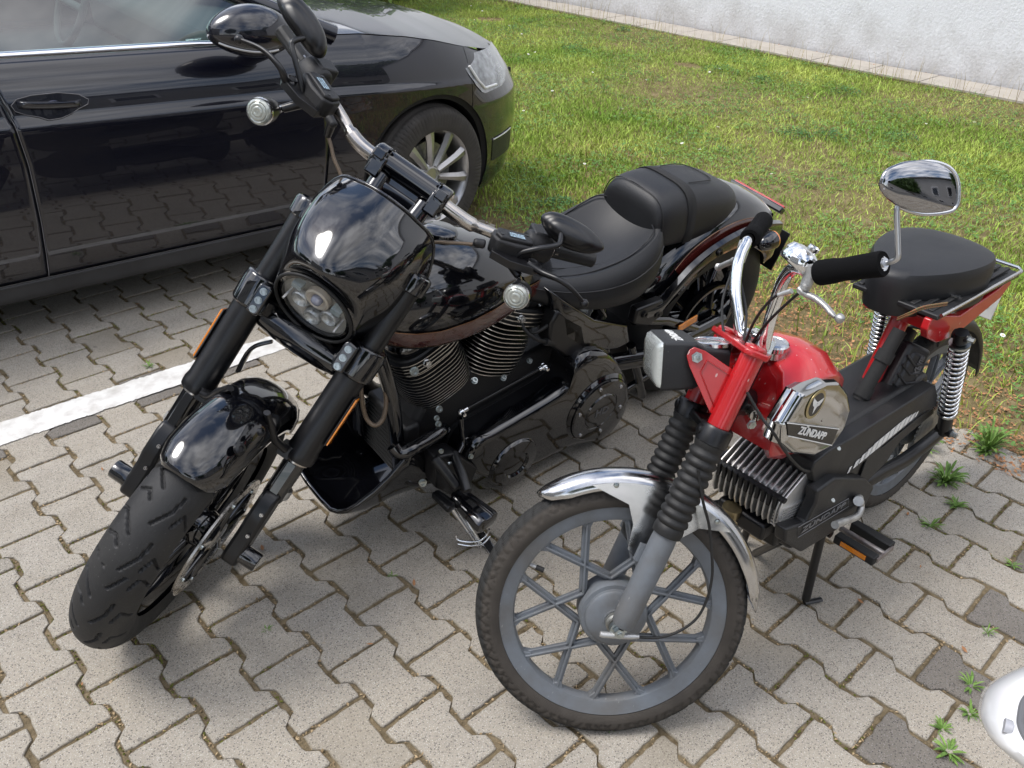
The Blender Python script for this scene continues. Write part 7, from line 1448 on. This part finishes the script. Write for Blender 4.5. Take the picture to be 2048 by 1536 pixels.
# bonnet
def bonnet():
    nu, nv = 60, 30; V = []
    for i in range(nu + 1):
        u = i / nu
        if u < .6: x = lerp(1.40, 2.05, u / .6)
        else: x = lerp(2.05, 2.50, (u - .6) / .4)
        zt = ztop(x); z0 = zt; xn = nose(zt) - .001
        x1 = min(x, xn); y0 = plan(x1, z0, zt)
        xc = lerp(1.10, 2.50, u); zc = interp(xc, [1.1, 1.5, 1.9, 2.2, 2.4, 2.5], [1.030, .998, .943, .878, .815, .762])
        for j in range(nv + 1):
            t = j / nv; s_ = math.sin(t * math.pi / 2)
            V.append(Vector((lerp(x1, xc, t ** 1.6), lerp(y0, .9, t), lerp(z0, zc, s_ ** .9))))
    F = [(i * (nv + 1) + j, i * (nv + 1) + j + 1, (i + 1) * (nv + 1) + j + 1, (i + 1) * (nv + 1) + j) for i in range(nu) for j in range(nv)]
    V2 = [Vector((v.x, 1.8 - v.y, v.z)) for v in V]; mb = MB(); mb.add(V, F); mb.add(V2, [f[::-1] for f in F]); return mb.ob('bonnet', M_CARP, CAR, None, 60, merge=.0005)
bonnet()
# cowl, windscreen, roof, pillars
M_GLASS = clear_mat('car_glass', (.80, .95, .91), .015, ior=2.2)
A0, A1 = Vector((1.33, .10, .965)), Vector((.30, .30, 1.42))
def mir(p): return Vector((p.x, 1.8 - p.y, p.z))
ws = MB(); B0, B1 = Vector((1.50, .9, 1.04)), Vector((.45, .9, 1.46)); rows = []
for k in range(13):
    t = k / 12; a, m_, b = A0.lerp(A1, t), B0.lerp(B1, t), mir(A0.lerp(A1, t)); rows.append([((1 - s) ** 2) * a + 2 * s * (1 - s) * (m_ * 2 - (a + b) / 2) + s * s * b for s in [q / 16 for q in range(17)]])
ws.loft(rows, cap=False, closed=False); ws.ob('windscreen', M_GLASS, CAR, None, 60)
for f_ in (lambda p: p, mir):
    p = MB(); p.tube([f_(A0 + Vector((.05, -.02, -.02))), f_(A0.lerp(A1, .5)), f_(A1), f_(Vector((-.6, .28, 1.45))), f_(Vector((-1.5, .33, 1.38))), f_(Vector((-2.0, .3, 1.02)))], [.035, .030, .030, .030, .035, .05], 10); p.tube([f_(Vector((-.02, .075, .95))), f_(Vector((-.10, .27, 1.43)))], .028, 8); p.ob('window_frame', M_CARP, CAR, None, 60)
rf = MB(); rf.loft([[Vector((x, y, z + c * (1 - ((y - .9) / .62) ** 2))) for y in np.linspace(.29, 1.51, 13)] for x, z, c in ((.30, 1.42, .05), (-.1, 1.44, .05), (-.9, 1.43, .05), (-1.55, 1.36, .05))], cap=False, closed=False); rf.ob('roof', M_CARP, CAR, None, 60)
rg = MB(); rg.add([Vector((-1.56, .33, 1.38)), Vector((-1.56, 1.47, 1.38)), Vector((-2.05, 1.5, 1.0)), Vector((-2.05, .3, 1.0))], [(0, 1, 2, 3)]); rg.ob('rear_window', M_SMOKE, CAR, None, None); rt = MB(); rt.box((-2.1, .9, .62), (.12, 1.5, .8)); rt.ob('tailgate', M_CARP, CAR, None, 40, bevel=.05, bseg=3)
for f_ in (lambda p: p, mir):
    for xa, xb, nm in ((.02, 1.26, 'front_window'), (-.95, -.02, 'rear_window')):
        w = MB(); n = 10; rows = []
        for k in range(n + 1):
            x = lerp(xa, xb, k / n); zt = ztop(x) - .01; top = interp(x, [-.95, -.1, .28, 1.26], [1.40, 1.42, 1.41, .985]); yb = plan(x, zt, zt) + .012; yt = interp(top, [.97, 1.42], [yb + .004, .285]); rows.append([f_(Vector((x, lerp(yb, yt, q / 5), lerp(zt, top, q / 5)))) for q in range(6)])
        w.loft(rows, cap=False, closed=False); w.ob(nm, M_GLASS, CAR, None, 60)
# chrome belt strip, seals
for f_ in (lambda p: p, mir):
    s = MB(); rows = []
    for k in range(41):
        x = lerp(-1.3, 1.10, k / 40); zt = ztop(x); y = plan(x, zt, zt); h = .017 * min(1, (1.13 - x) / .3); rows.append([f_(Vector((x, y - .001, zt - .004))), f_(Vector((x, y - .003, zt - .004 + h * .5))), f_(Vector((x, y + .003, zt - .004 + h))), f_(Vector((x, y + .014, zt - .002 + h)))])
    s.loft(rows, cap=False, closed=False); s.ob('belt_strip', mat('satin_chrome', (.8, .8, .82), .18, 1.), CAR, None, 60)
# door handle
def yb(x, z): return plan(x, z, ztop(x))
hs = MB(); ho = [(.205, .838), (.225, .854), (.27, .861), (.35, .860), (.41, .848), (.436, .830), (.430, .816), (.40, .806), (.375, .794), (.34, .785), (.30, .784), (.275, .795), (.24, .806), (.212, .820)]
hs.plate([Vector((x, yb(x, z) - .003, z)) for x, z in ho], (0, .004, 0)); HSO = hs.ob('door_handle', M_CARP, CAR, None, 40, bevel=.002)
hr = MB(); hr.loft([[Vector((x, yb(x, .83) + o, .835 - .10 * (x - .3) + dz)) for x, o, dz in ((.222 + .19 * t, -.004 - .026 * math.sin(math.pi * t) ** .4 + o2_, dz_) for t in np.linspace(0, 1, 13))] for o2_, dz_ in ((.0, -.014), (-.006, -.010), (-.007, .006), (0, .010))], cap=False, closed=False); hr.ob('handle_grip', M_CARP, HSO, None, 60, solid=.006)
hc_ = MB(); hc_.lathe((.325, yb(.32, .80) - .002, .800), (0, -1, 0), [(.040, -.006), (.038, -.001), (.02, .0), (0, .0005)], 28); o_ = hc_.ob('handle_recess', mat('blue_gloss', (.03, .035, .07), .15, coat=1), HSO, None, 60)
he = MB(); he.tube([Vector((x, yb(x, z) - .005, z)) for x, z in ho] + [Vector((ho[0][0], yb(*ho[0]) - .005, ho[0][1]))], .0012, 5); he.ob('handle_edge', M_DUSTHL, HSO, None, None)
# light line on the door seam: dust plus an edge highlight painted in
sm = MB(); sm.tube([Vector((seamR(z) + .003, yb(seamR(z), z) - .0006, z)) for z in np.linspace(.25, .82, 30)], .0013, 5); sm.ob('door_seam', M_DUSTHL, CAR, None, None)
# mirror
mm = MB(); mc_ = Vector((.965, -.115, 1.035)); rows = []
for k in range(15):
    t = k / 14; x = -.150 + .305 * t; r = math.sin(math.pi * min(1, .02 + .96 * t)) ** .55; rows.append([mc_ + Vector((x, 0, -.020 * t - .012)) + Vector((0, math.cos(a) * .088 * r * (1 if math.cos(a) < 0 else 1.15), math.sin(a) * .098 * r * lerp(.9, 1.05, t) * (1 if math.sin(a) > 0 else .82))) for a in [2 * math.pi * q / 28 for q in range(28)]])
mm.loft(rows); MIR = mm.ob('door_mirror', M_CARP, CAR, None, 60, subd=1)
ms2 = MB(); ms2.tube([Vector((1.04, -.04, .975)), Vector((1.10, .06, .945))], [.05, .06], 14, flat=.5); ms2.ob('mirror_foot', M_CARW, MIR, None, 60)
mi = MB(); mi.tube([r[q] + Vector((0, -.0015, 0)) for r in rows[1:11] for q in (17,)], .004, 8); mi.ob('mirror_indicator', mat('clear_ind', (.5, .5, .5), .15, .6), MIR, None, 60)
# headlamp: patch over the corner
hp = patch('headlamp', lambda z: interp(z, [.62, .64, .68, .74, .79, .82], [2.15, 2.10, 2.055, 2.012, 1.992, 1.995]), lambda z: interp(z, [.62, .64, .70, .82], [2.22, 2.32, 2.40, 2.40]), lambda x: .632 + (x > 2.1) * 0, lambda x: min(ztop(x) - .006, .800), 30, 16, mat('lamp_glass', (.30, .31, .32), .06, .3, coat=1, var=.6, vscale=22), off=.004)
hb_ = MB(); hb_.tube([Vector((x, plan(x, z, ztop(x)) - .008, z)) for x, z in ((2.03, .76), (2.07, .70), (2.12, .655), (2.22, .65))], .006, 8); hb_.ob('lamp_trim', M_WHITE, hp, None, 60)
hd = hp.copy(); COL.objects.link(hd); hd.parent = CAR; hd.matrix_local = Matrix.Translation((0, 1.8, 0)) @ Matrix.Diagonal((1, -1, 1, 1))
gr = MB(); gr.plate([(2.55, .62, .60), (2.55, 1.18, .60), (2.50, 1.18, .68), (2.50, .62, .68)], (.04, 0, 0)); gr.ob('grille', M_PLAST, CAR, None, 30, bevel=.01)
vt = patch('bumper_vent', lambda z: 2.19, lambda z: 2.40, K_(.30), K_(.41), 14, 6, M_PLAST, off=.003); vs = MB(); vs.tube([Vector((x, plan(x, .40, .8) - .006, .405 - .02 * k)) for k in (0,) for x in np.linspace(2.19, 2.38, 10)], .004, 6); vs.ob('vent_chrome', M_CHROMEW, vt, None, 60)
# front indicator bulge under lamp
# wheels
def ctread(s, c):
    if abs(c) > 1: return 0
    if any(abs(c - q) < .035 for q in (-.45, -.15, .15, .45)): return 1
    v = (s / .022 + abs(c) * .8) % 1
    return .45 if abs(c) > .5 and v < .16 else 0
def car_wheel(loc, ph, steer=0):
    T = Matrix.Translation(loc) @ Matrix.Rotation(steer, 4, 'Z')
    w = MB(); w.lathe((0, 0, 0), (0, 1, 0), [(.2105, -.098), (.217, -.100), (.218, -.094), (.208, -.088), (.198, -.070), (.196, .09), (.206, .1), (.190, .1), (.188, -.066), (.200, -.086)], 96, closed=True); W = w.ob('wheel', M_ALLOY, CAR, T, 40)
    fin('tyre', tyre(WR, .085, .106, ctread, 460, 44, .42, .60, .006), mat('car_tyre', (.036, .032, .028), .8, var=.3, vscale=14, bump=.3, bscale=300), W, smooth=50)
    for i in range(10):
        a = ph + i * math.pi / 5; c, s_ = math.cos(a), math.sin(a); r = Vector((c, 0, s_)); q = Vector((-s_, 0, c)); m = MB()
        def sec(rad, w_, yv, tw, th): return [r * rad + q * (x_ * w_ + tw) + Vector((0, yv + y_ * th, 0)) for x_, y_ in ((-1, .6), (-.75, -.6), (.15, -1), (1, .1), (.8, 1), (-.8, 1))]
        m.loft([sec(.045, .014, -.060, 0, .016), sec(.09, .0165, -.070, .003, .014), sec(.15, .020, -.080, .008, .012), sec(.203, .026, -.084, .014, .010)]); m.ob('spoke', M_ALLOY, W, None, 35)
    h = MB(); h.lathe((0, 0, 0), (0, -1, 0), [(.0, -.02), (.06, -.02), (.062, .055), (.052, .066), (.034, .070), (.032, .066), (0, .067)], 40); h.ob('hub_cap', M_ALLOY, W, None, 40)
    b = MB(); b.lathe((0, 0, 0), (0, -1, 0), [(.0, .01), (.145, .01), (.145, .03), (0, .03)], 48); b.ob('brake_disc', mat('dull_steel', (.28, .28, .26), .45, .8), W, None, 40)
    return W
car_wheel((WX, .125, WZ), .35, math.radians(10)); car_wheel((WX, 1.675, WZ), .1, math.radians(10)); car_wheel((-.85, .125, WZ), .2); car_wheel((-.85, 1.675, WZ), .6)
# interior
M_INT = mat('interior_dark', (.035, .037, .038), .8)
it = MB(); it.box((1.10, .9, .86), (.42, 1.5, .20)); it.box((.6, .9, .62), (.9, .26, .25)); it.ob('dashboard', M_INT, CAR, None, 40, bevel=.05, bseg=3)
for y in (.48, 1.32):
    s = MB(); s.box((.25, y, .62), (.52, .50, .16)); s.box((-.02, y, .92), (.14, .48, .60), Matrix.Rotation(-.25, 3, 'Y')); s.box((-.12, y, 1.28), (.08, .26, .18)); s.ob('seat', M_INT, CAR, None, 40, bevel=.05, bseg=3)
s = MB(); s.lathe((.74, 1.30, .93), Vector((-.9, 0, .42)), [(.180 + .015 * math.cos(a), .015 * math.sin(a)) for a in [k * math.pi / 4 for k in range(8)]], 40, closed=True); s.tube([(.74, 1.12, .93), (.74, 1.48, .93)], .018, 8); s.ob('steering_wheel', M_INT, CAR, None, 60)
s = MB(); s.box((.90, .22, .925), (.10, .012, .05)); vv = s.ob('air_vent', M_CHROMEW, CAR, Matrix.Rotation(0, 4, 'Z'), 30, bevel=.01)
for k in range(5): s = MB(); s.box((.865 + k * .017, .213, .925), (.004, .008, .042)); s.ob('vent_slat', M_INT, vv, None, 30)
# ============================================================ white wing mirror at the right edge

# white housing entering the frame at lower right: door mirror of a white car standing beside the photographer
camO = Vector(cam.location)
def atpx(u, v, d):
    q = PV.T @ np.array([(u - 1024) / 1745.14, (v - 768) / 1745.14, 1.]); return camO + Vector(q) * d
WD = .80
wc = Vector((0.13, -1.286, 0.93)); WSH = Vector((0.132, -1.292, 0.93)) - wc; WM = empty('white_mirror', Matrix.Translation(wc + WSH), 'white car wing mirror with dark glass entering the picture at the lower right', 'wing mirror')
M_WPAINT = mat('white_paint', (.80, .80, .80), .25, coat=1., coat_rough=.03)
out = [Vector(p) - wc for p in [(0.092, -1.245, 0.93), (0.11, -1.239, 0.93), (0.129, -1.235, 0.93), (0.147, -1.235, 0.93), (0.168, -1.239, 0.93), (0.19, -1.246, 0.93), (0.216, -1.257, 0.93), (0.24, -1.277, 0.93), (0.238, -1.3, 0.93), (0.197, -1.325, 0.93), (0.133, -1.337, 0.93), (0.08, -1.327, 0.93), (0.068, -1.307, 0.93), (0.067, -1.29, 0.93), (0.07, -1.273, 0.93), (0.076, -1.258, 0.93)]]
o_ = catmull(out, 4, True); ctr = sum(o_, Vector()) / len(o_); vd = Vector((.55, .45, -.70)).normalized()
sh = MB(); sh.loft([[ctr + (p - ctr) * s_ + vd * h_ for p in o_] for s_, h_ in ((.05, .075), (.45, .070), (.75, .050), (.93, .022), (1.0, .0), (.985, -.014), (.93, -.024), (.80, -.028), (.70, -.026), (.66, -.018))], cap=False); SH2 = sh.ob('mirror_housing', M_WPAINT, WM, None, 60)
gl = MB(); ring = [ctr + (p - ctr) * .70 - vd * .020 for p in o_]; gl.add(ring, [tuple(range(len(ring)))]); gl.ob('mirror_glass', mat('dark_glass', (.16, .15, .17), .08, .9), WM, None, None)
gr_ = MB(); r2 = [ctr + (p - ctr) * .70 - vd * .0275 for p in o_]; gr_.tube(r2 + r2[:2], .0035, 8, cap=False); gr_.ob('glass_rim', mat('grey_rim', (.12, .12, .125), .4), WM, None, 60)
cl_ = MB(); cA = [Vector(p) - wc for p in [(0.098, -1.243, 0.93), (0.102, -1.25, 0.93), (0.094, -1.253, 0.93), (0.09, -1.247, 0.93)]]; cl_.tube([Vector(p) - wc - vd * .024 for p in [(0.095, -1.245, 0.93), (0.097, -1.251, 0.93)]], .0075, 8, flat=.8); cl_.ob('housing_clip', mat('grey_clip', (.42, .42, .44), .4, .3), WM, None, 50)
an = MB(); an.tube([Vector(p) - wc + Vector((0, 0, .005)) for p in [(0.161, -1.335, 0.93), (0.179, -1.404, 0.93)]], .03, 14); an.ob('mirror_arm', M_WPAINT, WM, None, 60)
